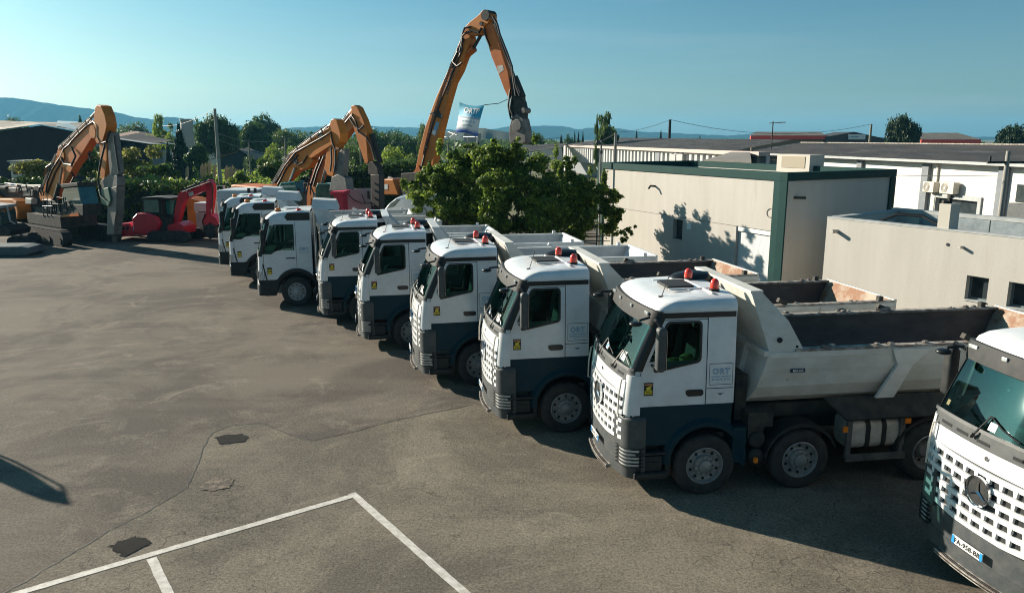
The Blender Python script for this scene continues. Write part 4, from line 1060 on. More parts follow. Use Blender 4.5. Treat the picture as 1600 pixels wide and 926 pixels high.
# roof box
rc = at(1253, 268, 30); bx = MB()
dfa, dfb = fa.d, fb.d
def lbox(mb, c, da, db, la, lb, z0, z1, mi=0):
    c = V(c[0], c[1], 0); P4 = [c, c+da*la, c+da*la+db*lb, c+db*lb]
    mb.add([(p.x, p.y, z0) for p in P4] + [(p.x, p.y, z1) for p in P4], [(0,3,2,1), (4,5,6,7), (0,1,5,4), (1,2,6,5), (2,3,7,6), (3,0,4,7)], mi)
rcx = gz(1266, 242, 5.22)
lbox(bx, (rcx[0], rcx[1]), -dfa, dfb, 1.9, .9, ZA-.33, 5.22); ro_ = bx.build('rooftop_unit', stucco2); tag(ro_, 'cream box shaped vent housing on the green edged roof', 'vent housing')
bx = MB(); lbox(bx, (rcx[0]-fb.d.x*.02-dfa.x*.25, rcx[1]-fb.d.y*.02-dfa.y*.25), -dfa, dfb, 1.35, .02, ZA-.1, 5.14); bx.build('louvre', mat('louvre_tan', (.32, .28, .20), (.25, .22, .16), 30, .7), ro_)

# ------------------------------------------------------------------ lower annex on the right
ZB = 3.5
bL, bR1 = gz(1293, 338, ZB), gz(1600, 370, ZB)
d_ = (V(*bR1)-V(*bL)).normalized(); bR = V(*bL) + d_*16
bK = gz(1400, 327, ZB)
dk = V(bK[0]-bL[0], bK[1]-bL[1], 0); dkn = dk.normalized(); depth = dk.length
mid = (bL[0]+d_.x*8+dk.x*.5, bL[1]+d_.y*8+dk.y*.5)
ga = Face(bL, bR, mid); gb_ = Face(bK, bL, mid); gc = Face((bR.x+dk.x, bR.y+dk.y), bK, mid)
BB = empty('annex_building', (0, 0, 0)); tag(BB, 'low plain cream annex with parapet and small square windows, at the right edge', 'building')
wins = []
for (xa, xb, ya, yb) in ((1511, 1541, 430, 471), (1577, 1640, 439, 482)):
    u0, zt = ga.hit(xa, ya); u1, zb = ga.hit(xb, yb); wins.append((u0, u1, ga.hit((xa+xb)/2, yb-1)[1], ga.hit((xa+xb)/2, ya+2)[1]))
wins[1] = (wins[1][0], wins[1][0]+ (wins[0][1]-wins[0][0])*1.4, wins[0][2], wins[0][3])
w_ = MB(); wall_holes(w_, ga, 0, ga.L, 0, ZB-.05, wins, -.24, 0); w_.build('front_wall', stucco, BB)
w_ = MB(); gb_.box(w_, 0, gb_.L-.24, 0, ZB-.05, -.24, 0); w_.build('side_wall', stucco2, BB)
w_ = MB(); gc.box(w_, 0, gc.L, 0, ZB-.05, -.24, 0); w_.build('rear_wall', stucco2, BB)
w_ = MB(); w_.add([ga.q(.2, ZB-.62, -.2), ga.q(ga.L, ZB-.62, -.2), gc.q(0, ZB-.62, -.2), gc.q(gc.L-.2, ZB-.62, -.2)], [(0, 1, 2, 3)]); w_.build('roof', roofing, BB)
w_ = MB()
ga.box(w_, 0, ga.L, ZB-.049, ZB, -.26, .012); gc.box(w_, 0, gc.L+.012, ZB-.05, ZB+.06, -.26, .02); gb_.box(w_, .03, gb_.L-.27, ZB-.048, ZB+.002, -.26, .015)
w_.build('parapet_coping', coping, BB)
w_ = MB()
n_ = int(gc.L/1.15)
for i in range(n_): gc.box(w_, i*1.15+.02, (i+1)*1.15-.02, ZB-.60, ZB-.06, -.29, -.245)
w_.build('parapet_sheet', steelz, BB)
for h in wins:
    s_ = MB(); ga.box(s_, h[0], h[1], h[2], h[3], -.22, -.20); wo_ = s_.build('window', wdark, BB)
    s_ = MB(); ga.box(s_, h[0]-.0, h[0]+.05, h[2], h[3], -.20, -.16); ga.box(s_, h[1]-.05, h[1], h[2], h[3], -.20, -.16); ga.box(s_, h[0]+.05, h[1]-.05, h[3]-.05, h[3], -.20, -.16); ga.box(s_, h[0]+.05, h[1]-.05, h[2], h[2]+.05, -.20, -.16)
    s_.build('window_frame', mat('window_grey', (.10, .14, .15)), wo_)
    s_ = MB(); ga.box(s_, h[0], h[1], h[2]-.03, h[2]+.003, -.19, .03); s_.build('sill', coping, wo_)
for (x, y, k) in ((1308, 361, 1), (1504, 386, .6)):
    u, z = ga.hit(x, y); s_ = MB(); s_.tube([ga.q(u, z, -.05), ga.q(u, z, .26*k)], .05*k+.01, 10); s_.build('rain_spout', M['alu'], BB)
u, z = ga.hit(1481, 382); s_ = MB(); s_.tube([ga.q(u, z, -.05), ga.q(u, z, .015)], .045, 10); s_.build('wall_vent', M['dark'], BB)
# chimney
u0, u1 = ga.hit(1463, 355)[0], ga.hit(1480, 355)[0]
ch = empty('chimney', (0, 0, 0)); tag(ch, 'short square rendered chimney stack rising from the annex parapet', 'chimney')
s_ = MB(); ga.box(s_, u0, u1+.02, ZB-.04, ZB+.66, -.45, -.03); s_.build('chimney_stack', stucco2, ch)
s_ = MB(); c_ = ga.q((u0+u1)/2, ZB+.66, -.24); s_.cyl(c_, (c_[0], c_[1], c_[2]+.14), .06, n=12); s_.lathe([(.10, .15), (.06, .22), (.001, .24)], c_, 'z', 12); s_.cbox((c_[0]-.14, c_[1], c_[2]+.04), (.12, .10, .08)); s_.build('chimney_cowl', M['frame'], ch)
s_ = MB(); hx = V(*ga.q(1.6, ZB, -.35)); s_.tube([hx, hx+V(.3, -.35, .22), hx+V(.75, -.9, .22), hx+V(1.0, -1.3, .02), hx+V(1.05, -1.45, -.25)], .045); tag(s_.build('cable_duct', M['rubber']), 'black flexible pipe arching over the annex parapet', 'pipe')

# ------------------------------------------------------------------ white warehouse behind
corr = None
def corrugated(name, c1, c2, scale, axis='X', rough=.8):
    m = mat(name, c1, c2, .6, rough, mixlo=.4, mixhi=.6, spot=tuple(c*2.3 for c in c1), spotscale=.5, spotcut=.56, stretch=(1.2, .35, 1))
    t = m.node_tree; N = t.nodes; L = t.links; b = N["Principled BSDF"]; tc = N.new("ShaderNodeTexCoord"); w = N.new("ShaderNodeTexWave"); w.bands_direction = axis; w.inputs['Scale'].default_value = scale
    L.new(tc.outputs['Object'], w.inputs['Vector']); bp = N.new("ShaderNodeBump"); bp.inputs['Strength'].default_value = .9; bp.inputs['Distance'].default_value = .06; L.new(w.outputs[0], bp.inputs['Height']); L.new(bp.outputs[0], b.inputs['Normal']); return m
roof_dk = corrugated('old_fibre_roof', (.045, .045, .046), (.075, .072, .068), 3.0, 'Y')
white_wall = mat('white_wall', (.60, .59, .56), (.52, .51, .48), .5, .85, bump=.1)
col_grey = mat('column_grey', (.13, .15, .17), (.17, .19, .20), 2, .7)
ZE = 4.5
wA, wB_ = gz(1174, 240.5, ZE), gz(1600, 259.5, ZE); dW = (V(*wB_)-V(*wA)).normalized(); wEnd = V(*wB_)+dW*16
fw = Face(wA, wEnd, (wA[0]+40, wA[1]))
BW = empty('warehouse', (0, 0, 0)); tag(BW, 'long white walled warehouse with grey columns and dark sheet roof, right side', 'warehouse')
wu0 = fw.hit(1462, 330)[0]; wu1 = fw.hit(1528, 330)[0]; wzb = fw.hit(1500, 337)[1]; wzt = fw.hit(1500, 312)[1]
w_ = MB(); wall_holes(w_, fw, 0, fw.L, 0, ZE-.02, [(wu0, wu1, wzb, wzt)], -.25, 0); w_.build('front_wall', white_wall, BW)
s_ = MB(); fw.box(s_, wu0, wu1, wzb, wzt, -.2, -.17); wo_ = s_.build('window', wdark, BW)
s_ = MB()
for a in ((wu0-.25, wu0, wzb-.02, wzt+.25), (wu1, wu1+.25, wzb-.02, wzt+.25), (wu0, wu1, wzt, wzt+.25)): fw.box(s_, *a, .0, .10)
s_.build('window_frame', coping, wo_)
for px in (1247, 1345.5, 1450, 1572):
    u = fw.hit(px, 270)[0]; s_ = MB(); wd = .30 if px > 1300 else .35; fw.box(s_, u-wd, u+wd, 0, ZE-.05, .002, .22); s_.build('column', col_grey, BW)
s_ = MB(); fw.box(s_, -.3, fw.L, ZE-.02, ZE+.14, -.2, .75); s_.build('gutter', coping, BW)
s_ = MB(); u = fw.hit(1454, 300)[0]; fw.box(s_, u+.45, u+.58, 0, ZE-.05, .0, .13); s_.build('downpipe', M['alu'], BW)
ZR = 5.52; nW = fw.n
def rp(u, z, o): return fw.q(u, z, o)
s_ = MB(); s_.add([rp(-.3, ZE+.15, .7), rp(fw.L, ZE+.15, .7), rp(fw.L, ZR, -5.0), rp(-.3, ZR, -5.0), rp(fw.L, ZE, -10.6), rp(-.3, ZE, -10.6)], [(0, 1, 2, 3), (3, 2, 4, 5)]); s_.build('roof', roof_dk, BW)
s_ = MB(); fw.box(s_, -.3, fw.L, ZR-.02, ZR+.05, -5.15, -4.85); s_.build('ridge_cap', M['rimdirt'], BW)
s_ = MB(); s_.add([rp(0, 0, -.25), rp(0, 0, -10), rp(0, ZE, -10), rp(0, ZR-.1, -5.0), rp(0, ZE, -.25)], [(0, 1, 2, 3, 4)]); s_.add([rp(-.32, ZE+.17, .72), rp(-.32, ZR+.02, -5), rp(-.32, ZR-.18, -5), rp(-.32, ZE-.05, .72)], [(0, 1, 2, 3)]); s_.build('gable_wall', white_wall, BW)
acm = mat('ac_beige', (.55, .52, .44), (.48, .45, .38), 4, .6)
def acunit(px, py, w, h, lab, gr=None):
    u, z = fw.hit(px, py); r0 = empty('air_conditioner', fw.q(u, z-h/2, 0)); tag(r0, lab, 'air conditioner', gr); base = V(*fw.q(u, z-h/2, 0))
    def loc(mb): mb.v = [(x-base.x, y-base.y, z_-base.z) for x, y, z_ in mb.v]; return mb
    b = MB(); fw.box(b, u-w/2, u+w/2, z-h/2, z+h/2, .12, .50); loc(b).build('casing', acm, r0, bevel=.02)
    b = MB(); c = V(*fw.q(u-w*.14, z, .505)); 
    for rr in (.12, .19, .26): b.tube([c + fw.d*(rr*math.cos(a*.5236)) + V(0, 0, rr*math.sin(a*.5236)) for a in range(13)], .012, 5)
    loc(b).build('fan_grille', M['dark'], r0)
    b = MB(); fw.box(b, u-w*.35, u-w*.3, z-h/2-.04, z-h/2, .0, .45); fw.box(b, u+w*.3, u+w*.35, z-h/2-.04, z-h/2, .0, .45); loc(b).build('bracket', M['frame'], r0)
acunit(1462, 292, .95, .62, 'small beige outdoor air conditioner unit, nearer the drainpipe, on white warehouse wall')
acunit(1491, 293.5, 1.15, .66, 'beige outdoor air conditioner unit, right one of the wall pair')
s_ = MB(); u, z = fw.hit(1595, 345); fw.box(s_, u-.4, u+1.2, z-.9, z+.9, .1, .5); s_.build('vent_cabinet', M['grey'], BW)
s_ = MB(); u, z = fw.hit(1594, 302); fw.box(s_, u-.2, u+1.0, z-.45, z+.45, .01, .06); s_.build('window', wdark, BW)
# small link roof between the warehouses
s_ = MB(); q0, q1, q2, q3 = gz(1100, 250, 4.4), gz(1174, 252, 4.4), gz(1172, 238, 4.75), gz(1147, 236, 4.75)
s_.add([q0, q1, q2, q3, (q0[0], q0[1], 0), (q1[0], q1[1], 0), (q2[0], q2[1], 0), (q3[0], q3[1], 0)], [(0, 1, 2, 3), (0, 4, 5, 1), (1, 5, 6, 2), (3, 7, 4, 0)]); tag(s_.build('lean_to_shed', mat('link_roof', (.24, .22, .19), (.18, .17, .15), 1, .8)), 'small pale roofed lean-to between the two warehouses', 'shed')

# ribbed white warehouse farther left
ribm = mat('ribbed_white', (.52, .54, .54), (.42, .44, .44), .3, .6)
t = ribm.node_tree; N = t.nodes; L = t.links; tc = N.new("ShaderNodeTexCoord"); wv = N.new("ShaderNodeTexWave"); wv.bands_direction = 'Y'; wv.inputs['Scale'].default_value = .35; wv.wave_profile = 'SAW'
L.new(tc.outputs['Object'], wv.inputs['Vector']); bp = N.new("ShaderNodeBump"); bp.inputs['Strength'].default_value = 1; bp.inputs['Distance'].default_value = .25; L.new(wv.outputs[0], bp.inputs['Height']); L.new(bp.outputs[0], N["Principled BSDF"].inputs['Normal'])
ZC = 4.8
cA, cB_ = gz(888, 226, ZC), gz(1150, 235.5, ZC); 
BC = empty('ribbed_warehouse', (0, 0, 0)); tag(BC, 'ribbed white metal warehouse with shallow dark roof, behind the foreground tree', 'warehouse')
fcw = Face(cA, cB_, (cA[0]+40, cA[1]))
s_ = MB(); fcw.box(s_, 0, fcw.L+6, 2.0, ZC-.35, -.3, 0); nr = int((fcw.L+6)/1.5)
for i in range(nr): fcw.box(s_, .6+i*1.5, 1.25+i*1.5, 2.1, ZC-.37, .002, .32)
s_.build('front_wall', ribm, BC)
s_ = MB(); fcw.box(s_, 0, fcw.L+6, 0, 2.0, -.6, -.3); s_.build('base_wall', col_grey, BC)
s_ = MB(); fcw.box(s_, -.6, fcw.L+6, ZC-.35, ZC, -.3, .7); s_.build('eave_fascia', mat('pinkish_fascia', (.42, .34, .31), None), BC)
s_ = MB(); fcw.box(s_, -1.2, .3, .0, ZC-.3, .0, .6); s_.build('column', white_wall, BC)
s_ = MB(); u = fcw.hit(1031, 250)[0]; fcw.box(s_, u-.8, u+.8, 0, ZC-.35, .002, .35); s_.build('column', col_grey, BC)
ZK = 5.75
s_ = MB(); s_.add([fcw.q(-.6, ZC, .65), fcw.q(fcw.L+1, ZC, .65), fcw.q(fcw.L-7, ZK, -9), fcw.q(-.6, ZK+.28, -9)], [(0, 1, 2, 3)]); s_.add([fcw.q(-.6, ZC, .65), fcw.q(-.6, ZK+.28, -9), fcw.q(-.6, 0, -9), fcw.q(-.6, 0, -.3)], [(0, 1, 2, 3)], 1); s_.build('roof', [roof_dk, ribm], BC)
s_ = MB()
for px in (1060, 1071): 
    u, z = fcw.hit(px, 249.5); fcw.box(s_, u-.9, u+.9, z-.5, z+.6, .0, .7)
s_.build('wall_unit', M['conc'], BC)
BD = empty('low_white_annex', (0, 0, 0)); tag(BD, 'low white ribbed annex with sloping grey roof, left of the ribbed warehouse', 'building')
dA, dB_, dT = at(810, 247, 118), at(880, 247, 128), at(878, 231, 128); s_ = MB()
zt0 = at(810, 240, 118)[2]; s_.add([(dA[0], dA[1], dA[2]-.2), (dB_[0], dB_[1], at(880, 254, 128)[2]), dT, (dA[0], dA[1], zt0), (dA[0], dA[1]+.4, dA[2]), (dB_[0], dB_[1]+.4, dB_[2]-1), (dT[0], dT[1]+.4, dT[2]), (dA[0], dA[1]+.4, zt0)], [(0,1,2,3), (7,6,5,4), (0,4,5,1), (1,5,6,2), (0,3,7,4)]); s_.build('front_wall', ribm, BD)
s_ = MB(); s_.add([(dA[0]-.3, dA[1]-.3, zt0+.05), (dT[0], dT[1]-.3, dT[2]+.08), (dT[0]+2, dT[1]+14, dT[2]+.7), (dA[0]-1, dA[1]+14, dT[2]+.3)], [(0, 1, 2, 3)]); s_.build('roof', roof_dk, BD)
for px in (806, 905): 
    pass
s_ = MB(); 
for x in np.linspace(dA[0], dB_[0], 5): s_.box(x-.12, x+.12, dA[1]+.5, dA[1]+.7, 0, dA[2])
s_.build('post_row', col_grey, BD)

# far red fascia sheds
rd = mat('red_fascia', (.85, .09, .065), (.75, .08, .06), 1, .7); shed_w = mat('shed_tan', (.24, .17, .10), (.18, .13, .08), .3, .8); rf = corrugated('brown_roof', (.085, .078, .06), (.11, .10, .08), .35, 'X')
def farshed(x0, x1, yt, yf, yb, D, lab, wallm):
    o = empty('red_edged_shed', (0, 0, 0)); tag(o, lab, 'shed')
    a, b = at(x0, yf, D), at(x1, yf, D); zt = at(x0, yt, D+20)[2]; zf = a[2]; zb = zf - .9
    s = MB(); s.box(a[0], b[0], D, D+.5, 0, zb); s.box(a[0], b[0]-.5, D+40, D+40.5, 0, zb); s.build('wall', wallm, o)
    s = MB(); s.box(a[0]-.5, b[0]+.5, D-.6, D-.1, zb, zf); s.build('fascia', rd, o)
    s = MB(); s.add([(a[0]-.5, D-.6, zf+.02), (b[0]+.5, D-.6, zf+.02), (b[0]+7, D+20, zt), (a[0]+7, D+20, zt), (b[0]+14, D+40, zf), (a[0]+14, D+40, zf)], [(0, 1, 2, 3), (3, 2, 4, 5)]); s.build('roof', rf, o)
farshed(1175, 1287, 206, 212, 222, 190, 'far brown roofed shed with red fascia and white panel, behind the dark roofs', shed_w)
farshed(1441, 1527, 207.5, 218, 224, 170, 'far brown roofed shed with bright red fascia, right of the round pine', shed_w)
s_ = MB(); a, b = at(1328, 210, 188), at(1353, 222, 188); 
o_ = empty('dark_shed', (0, 0, 0)); tag(o_, 'far dark gabled shed carrying a white sign board', 'shed')
x0, xm, x1 = at(1290, 220, 189)[0], at(1340, 220, 189)[0], at(1384, 220, 189)[0]
s_.prism([(x0, 0), (x1, 0), (x1, at(0, 217, 189)[2]), (xm-1, at(0, 206, 189)[2]), (x0, at(0, 214, 189)[2])], 189, 200); s_.build('wall', mat('shed_dark', (.05, .045, .04)), o_)
s_ = MB(); s_.box(a[0], b[0], 188.5, 188.9, b[2]+.6, a[2]); so2 = s_.build('sign_board', M['plate'], o_)
s_ = MB(); s_.box(a[0]+.5, a[0]+2.3, 188.4, 188.5, b[2]+1.1, a[2]-.5); s_.build('sign_print', M['blue'], so2)

# ------------------------------------------------------------------ left: dark barn, sheds, tower, houses
barnm = mat('barn_dark', (.012, .016, .02), (.02, .024, .028), 1, .8)
barnr = corrugated('barn_roof', (.30, .27, .22), (.24, .21, .17), .55, 'X')
o_ = empty('barn', (0, 0, 0)); tag(o_, 'large dark walled barn with pale ribbed metal roof, far left', 'barn')
ap = at(66, 196, 84); e0 = at(-60, 214, 84); e1 = at(127, 207.5, 84)
gp = [(e0[0], 0), (e1[0], 0), (e1[0], e1[2]), (ap[0], ap[2]), (e0[0], e0[2])]; s_ = MB()
s_.add([(x, 84, z) for x, z in gp] + [(x*112/84, 112, z) for x, z in gp], [tuple(range(5)), tuple(range(9, 4, -1))] + [(i, 5+i, 5+(i+1) % 5, (i+1) % 5) for i in range(5)]); s_.build('wall', barnm, o_)
s_ = MB(); r0 = at(24, 187.5, 112); r1 = at(140, 190.5, 112); s_.add([(e0[0]-.5, 83.5, e0[2]+.1), (ap[0], 83.5, ap[2]+.12), (r1[0]-8, 112, r1[2]), (r0[0]-4, 112, r0[2])], [(0, 1, 2, 3)]); s_.add([(ap[0], 83.5, ap[2]+.12), (e1[0]+.5, 83.5, e1[2]+.1), (r1[0], 112, r1[2]-.1), (r1[0]-8, 112, r1[2])], [(0, 1, 2, 3)]); s_.build('roof', barnr, o_)
s_ = MB()
for px in (8, 40, 96): 
    p = at(px, 205, 84)
s_.box(e0[0], ap[0], 83.3, 83.5, ap[2]-.4, ap[2]-.3)
# roof skylight sheets
s_ = MB(); s_.add([(e1[0]-3.0, 84.5, e1[2]+.75), (e1[0]-.3, 84.5, e1[2]+.22), (r1[0]-.6, 110, r1[2]+.0), (r1[0]-3.4, 110, r1[2]+.12)], [(0, 1, 2, 3)]); s_.build('skylight', mat('skylight_sheet', (.35, .45, .47), None, rough=.5), o_)
s_ = MB(); a = at(88, 222, 78); s_.box(a[0], a[0]+1.2, 83.2, 83.9, a[2]-.5, a[2]+.5); s_.build('wall_unit', M['conc'], o_)
# hut near barn
hb_ = empty('tile_roof_house', (0, 0, 0)); tag(hb_, 'low house with brown tiled roofs behind the left excavator arm', 'house')
tile = mat('tile_brown', (.22, .13, .09), (.30, .20, .15), 2, .85, bump=.3, bscale=6)
a0, a1 = at(180, 222, 125), at(214, 222, 125)
s_ = MB(); s_.box(a0[0], a1[0], 125, 133, 0, at(0, 216, 125)[2]); s_.build('wall', mat('house_wall', (.36, .30, .22), (.30, .25, .18), 1, .9), hb_)
s_ = MB(); zt = at(0, 205, 129)[2]; ze = at(0, 213, 124)[2]; s_.add([(a0[0]-1, 124, ze), (a1[0]+1, 124, ze), (a1[0]-1.5, 129, zt), (a0[0]+1, 129, zt), (a1[0]+1, 134, ze), (a0[0]-1, 134, ze)], [(0, 1, 2, 3), (3, 2, 4, 5), (1, 4, 2), (0, 3, 5)]); s_.build('roof', tile, hb_)
s_ = MB(); b0, b1 = at(176, 222, 105), at(236, 226.5, 105); s_.add([(b0[0], 104, at(0, 217, 104)[2]), (b1[0], 104, b1[2]), (b1[0], 112, b1[2]+.6), (b0[0], 112, at(0, 217, 104)[2]+.8), (b0[0], 104, 0), (b1[0], 104, 0)], [(0, 1, 2, 3), (0, 4, 5, 1)]); 
tag(s_.build('long_dark_shed', [barnm]), 'dark lean-to shed with thin sloping roof left of the cypress', 'shed')
s_ = MB(); s_.add([(b0[0]-.3, 103.6, at(0, 216, 104)[2]+.15), (b1[0]+.5, 103.6, b1[2]+.15), (b1[0]+.5, 112, b1[2]+.05), (b0[0], 112, at(0, 216, 104)[2]+.1)], [(0, 1, 2, 3)]); s_.build('roof', coping, bpy.data.objects['long_dark_shed'])
# water tower
o_ = empty('water_tower', (0, 0, 0)); tag(o_, 'tall pale concrete tower beyond the cypress', 'tower')
p = at(294, 220, 150); s_ = MB(); zt = at(0, 189, 150)[2]; s_.cyl((p[0], 150, 0), (p[0], 150, zt), 1.18, 1.15, n=20); s_.build('shaft', mat('tower_conc', (.40, .40, .38), (.32, .32, .30), .6, .9, stretch=(1, 1, .2)), o_, smooth=40)
s_ = MB(); s_.cyl((p[0], 150, zt), (p[0], 150, zt+.35), 1.3, n=20); s_.cyl((p[0]-.35, 148.75, 2.0), (p[0]-.35, 148.75, zt-1), .12, n=6); s_.build('cap', M['conc'], o_)
# shed with brown roof
o_ = empty('garden_shed', (0, 0, 0)); tag(o_, 'blue grey shed with weathered brown gable roof beyond the hedge', 'shed')
a, b, c = at(341, 252, 110), at(392, 252, 110), at(361, 234, 110)
s_ = MB(); s_.prism([(a[0], 0), (b[0], 0), (b[0], at(0, 248, 110)[2]), (c[0]+1.2, c[2]-.2), (a[0], at(0, 247, 110)[2])], 110, 118); s_.build('wall', mat('shed_bluegrey', (.05, .08, .09), (.04, .06, .07), 2, .9), o_)
s_ = MB(); s_.add([(a[0]-1.4, 109.5, at(0, 251, 110)[2]), (c[0]+1.2, 109.5, c[2]+.1), (c[0]-.6, 119, c[2]+.2), (a[0]-3.2, 119, at(0, 249, 110)[2])], [(0, 1, 2, 3)]); s_.add([(c[0]+1.2, 109.5, c[2]+.1), (b[0]+.8, 109.5, at(0, 250, 110)[2]), (b[0], 119, at(0, 248, 110)[2]), (c[0]-.6, 119, c[2]+.2)], [(0, 1, 2, 3)]); s_.build('roof', tile, o_)
for nm, x0, x1, y0, y1, D, lab, mm in (('white_hut', 237, 256, 236, 252, 105, 'small pale blue hut left of the cypress, behind the hedge', 'conc'), ('white_hut', 324, 336, 227, 243, 140, 'small white hut right of the tower, behind the utility pole', 'plate'),
        ('white_hut', 563, 572, 240, 250, 120, 'small white hut between the two middle excavator arms', 'plate'), ('white_cabin', 15, 32, 253, 271, 62, 'little white cabin with dark window above the left hedge', 'tipc')):
    a, b = at(x0, y0, D), at(x1, y1, D); o_ = empty(nm, (0, 0, 0)); tag(o_, lab, 'hut'); s_ = MB(); s_.box(a[0], b[0], D, D+3, 0, a[2]); s_.build('wall', M[mm], o_)
    s_ = MB(); s_.box(a[0]-.12, b[0]+.12, D-.15, D+3.1, a[2], a[2]+.10); s_.build('roof', coping, o_)
    s_ = MB(); w2_ = (b[0]-a[0]); s_.box(a[0]+w2_*.25, a[0]+w2_*.72, D-.03, D-.005, a[2]-1.0, a[2]-.3); s_.build('window', wdark, o_)
# stone retaining / concrete panel beside the red skip
# ------------------------------------------------------------------ hills and horizon
def ridge(name, prof, D, base, m, seed, lab=None):
    random.seed(seed); xs = np.arange(prof[0][0], prof[-1][0], 6.0); ys = np.interp(xs, [p[0] for p in prof], [p[1] for p in prof])
    rows = []
    for j in range(9):
        u = j/8; row = []
        for i, (x, y) in enumerate(zip(xs, ys)):
            p = at(x, y + .35*math.sin(x*.21+seed)+.25*math.sin(x*.57), D); zt = p[2]
            g_ = zt*.10*math.sin(math.pi*u)*(math.sin(i*.45)+.6*math.sin(i*1.1+2)+.5*math.sin(i*.17+u*3))
            row.append((p[0], D - (1-u)*D*.12, base + (zt-base)*u + g_))
        rows.append(row)
    s = MB(); s.grid(rows); return tag(s.build(name, m, smooth=60), kind='structure')
hillm = mat('hill_scrub', (.012, .026, .018), (.026, .040, .024), .006, 1.0, spot=(.05, .055, .035), spotscale=.012, spotcut=.60, spec=0)
ridge('hills', [(-700, 175), (-300, 150), (0, 152), (30, 154), (60, 159), (100, 165), (140, 170), (185, 176), (205, 182), (240, 187), (260, 183), (275, 183), (300, 189), (380, 197), (430, 203), (460, 216)], 2600, -1, hillm, 1)
ridge('hills', [(380, 212), (450, 200), (500, 198), (540, 193), (575, 197), (620, 199), (680, 200), (740, 206), (775, 201), (800, 197), (870, 196.5), (890, 199), (905, 203), (920, 199.5), (960, 200), (1000, 206), (1040, 207), (1070, 209), (1140, 212), (1175, 209), (1200, 212), (1300, 214), (1450, 214.5), (1700, 213), (2300, 212)], 3300, -1, hillm, 2)
ridge('hills', [(655, 216), (700, 206), (735, 199), (760, 201), (800, 208), (850, 216)], 700, -1, mat('near_hill_scrub', (.02, .035, .018), (.035, .05, .025), .03, .95), 3)
# ------------------------------------------------------------------ machines (profiles laid out at their own distance, real thickness)
class Mach:
    def __init__(s, name, px, py, D, label, cat, group=None, turn=0.0):
        s.D = D; s.t = R(turn); p = at(px, py, D); s.o = V(p[0], D, 0); s.root = empty(name, s.o, -s.t); tag(s.root, label, cat, group)
        s.th = .62 if s.t > .5 else 1.0; s.ux = V(math.cos(s.t), -math.sin(s.t), 0); s.uy = V(math.sin(s.t), math.cos(s.t), 0)
    def l(s, px, py, dy=0.0):
        r = V(*ray(px, py)); o = V(0, 0, HC); k = (s.uy.dot(s.o - o) + dy)/s.uy.dot(r); p = o + r*k - s.o
        return V(p.dot(s.ux), dy, p.z)
    def poly(s, mb, pts, a, b, mi=0):
        a, b = a*s.th, b*s.th; q = [s.l(*p) for p in pts]; mb.prism([(v.x, v.z) for v in q], a, b, 'y', mi)
    def beam(s, mb, pts, ws, a, b, mi=0):
        """tapered beam following pixel points with pixel widths"""
        L_, R_ = [], []
        for i, p in enumerate(pts):
            q = pts[min(i+1, len(pts)-1)]; r = pts[max(i-1, 0)]; dx, dy = q[0]-r[0], q[1]-r[1]; n = math.hypot(dx, dy); nx, ny = -dy/n, dx/n
            L_.append((p[0]+nx*ws[i]/2, p[1]+ny*ws[i]/2)); R_.append((p[0]-nx*ws[i]/2, p[1]-ny*ws[i]/2))
        s.poly(mb, L_ + R_[::-1], a, b, mi)
    def tube(s, mb, pts, r, dy=-.4, n=6, mi=0): mb.tube([s.l(p[0], p[1], (p[2] if len(p) > 2 else dy)*s.th) for p in pts], r, n, mi)
def hoses(m, name, runs, r=.035, parent=None):
    b = MB()
    for run in runs: m.tube(b, run, r)
    return b.build(name, M['hose'], parent or m.root, smooth=60)
def track(root, x0, x1, z0, z1, ys, w=.6, name='track'):
    for y in ys:
        t = MB(); r = (z1-z0)/2; prof = []
        for k in range(9):
            a = R(90+180*k/8); prof.append((x0+r+r*math.cos(a), z0+r+r*math.sin(a)))
        for k in range(9):
            a = R(-90+180*k/8); prof.append((x1-r+r*math.cos(a), z0+r+r*math.sin(a)))
        t.prism(prof, y-w/2, y+w/2)
        n = int((x1-x0)/.2)
        for k in range(n):
            x = x0+r+(x1-x0-2*r)*(k+.5)/n; t.box(x-.06, x+.06, y-w/2-.01, y+w/2+.01, z1-.01, z1+.035)
        to = t.build(name, M['tyre'], root, bevel=.02)
        s = MB(); k = 6
        for i in range(k):
            x = x0+r+(x1-x0-2*r)*i/(k-1); s.cyl((x, y-w/2-.04, z0+r*.75), (x, y-w/2+.01, z0+r*.75), r*.42, n=12)
        s.build('track_roller', M['frame'], to)

# --- tall demolition excavator -------------------------------------------------
E1 = Mach('demolition_excavator', 655, 300, 50, 'very tall orange demolition excavator, arm peaking high above the tree', 'excavator', turn=38)
b = MB(); E1.poly(b, [(654, 262), (661, 228), (669, 198), (686, 152), (701, 118), (719, 74), (729, 50), (739, 56), (740, 62), (722, 112), (712, 130), (702, 165), (692, 205), (686, 232), (680, 262), (672, 285), (650, 290)], -.42, .42)
b.build('boom', M['yelor'], E1.root, bevel=.03)
b = MB(); E1.poly(b, [(660, 258), (672, 285), (650, 300), (640, 300), (645, 278)], -.6, .6); b.build('boom_foot', M['orange'], E1.root)
b = MB(); E1.poly(b, [(728, 52), (731, 44), (738, 36), (752, 25), (759, 17), (768, 18), (772, 26), (771, 34), (762, 42), (757, 54), (746, 57), (737, 56)], -.46, .46); hd = b.build('boom_head', M['yelor'], E1.root, bevel=.03)
b = MB(); p = E1.l(764, 25); b.cyl((p.x, -.36, p.z), (p.x, .36, p.z), .30, n=18); b.build('pivot_pin', M['dark'], hd, smooth=40); b = MB(); p = E1.l(757, 38); b.cyl((p.x, -.33, p.z), (p.x, .33, p.z), .12, n=14); b.build('pivot_pin', M['dark'], hd, smooth=40)
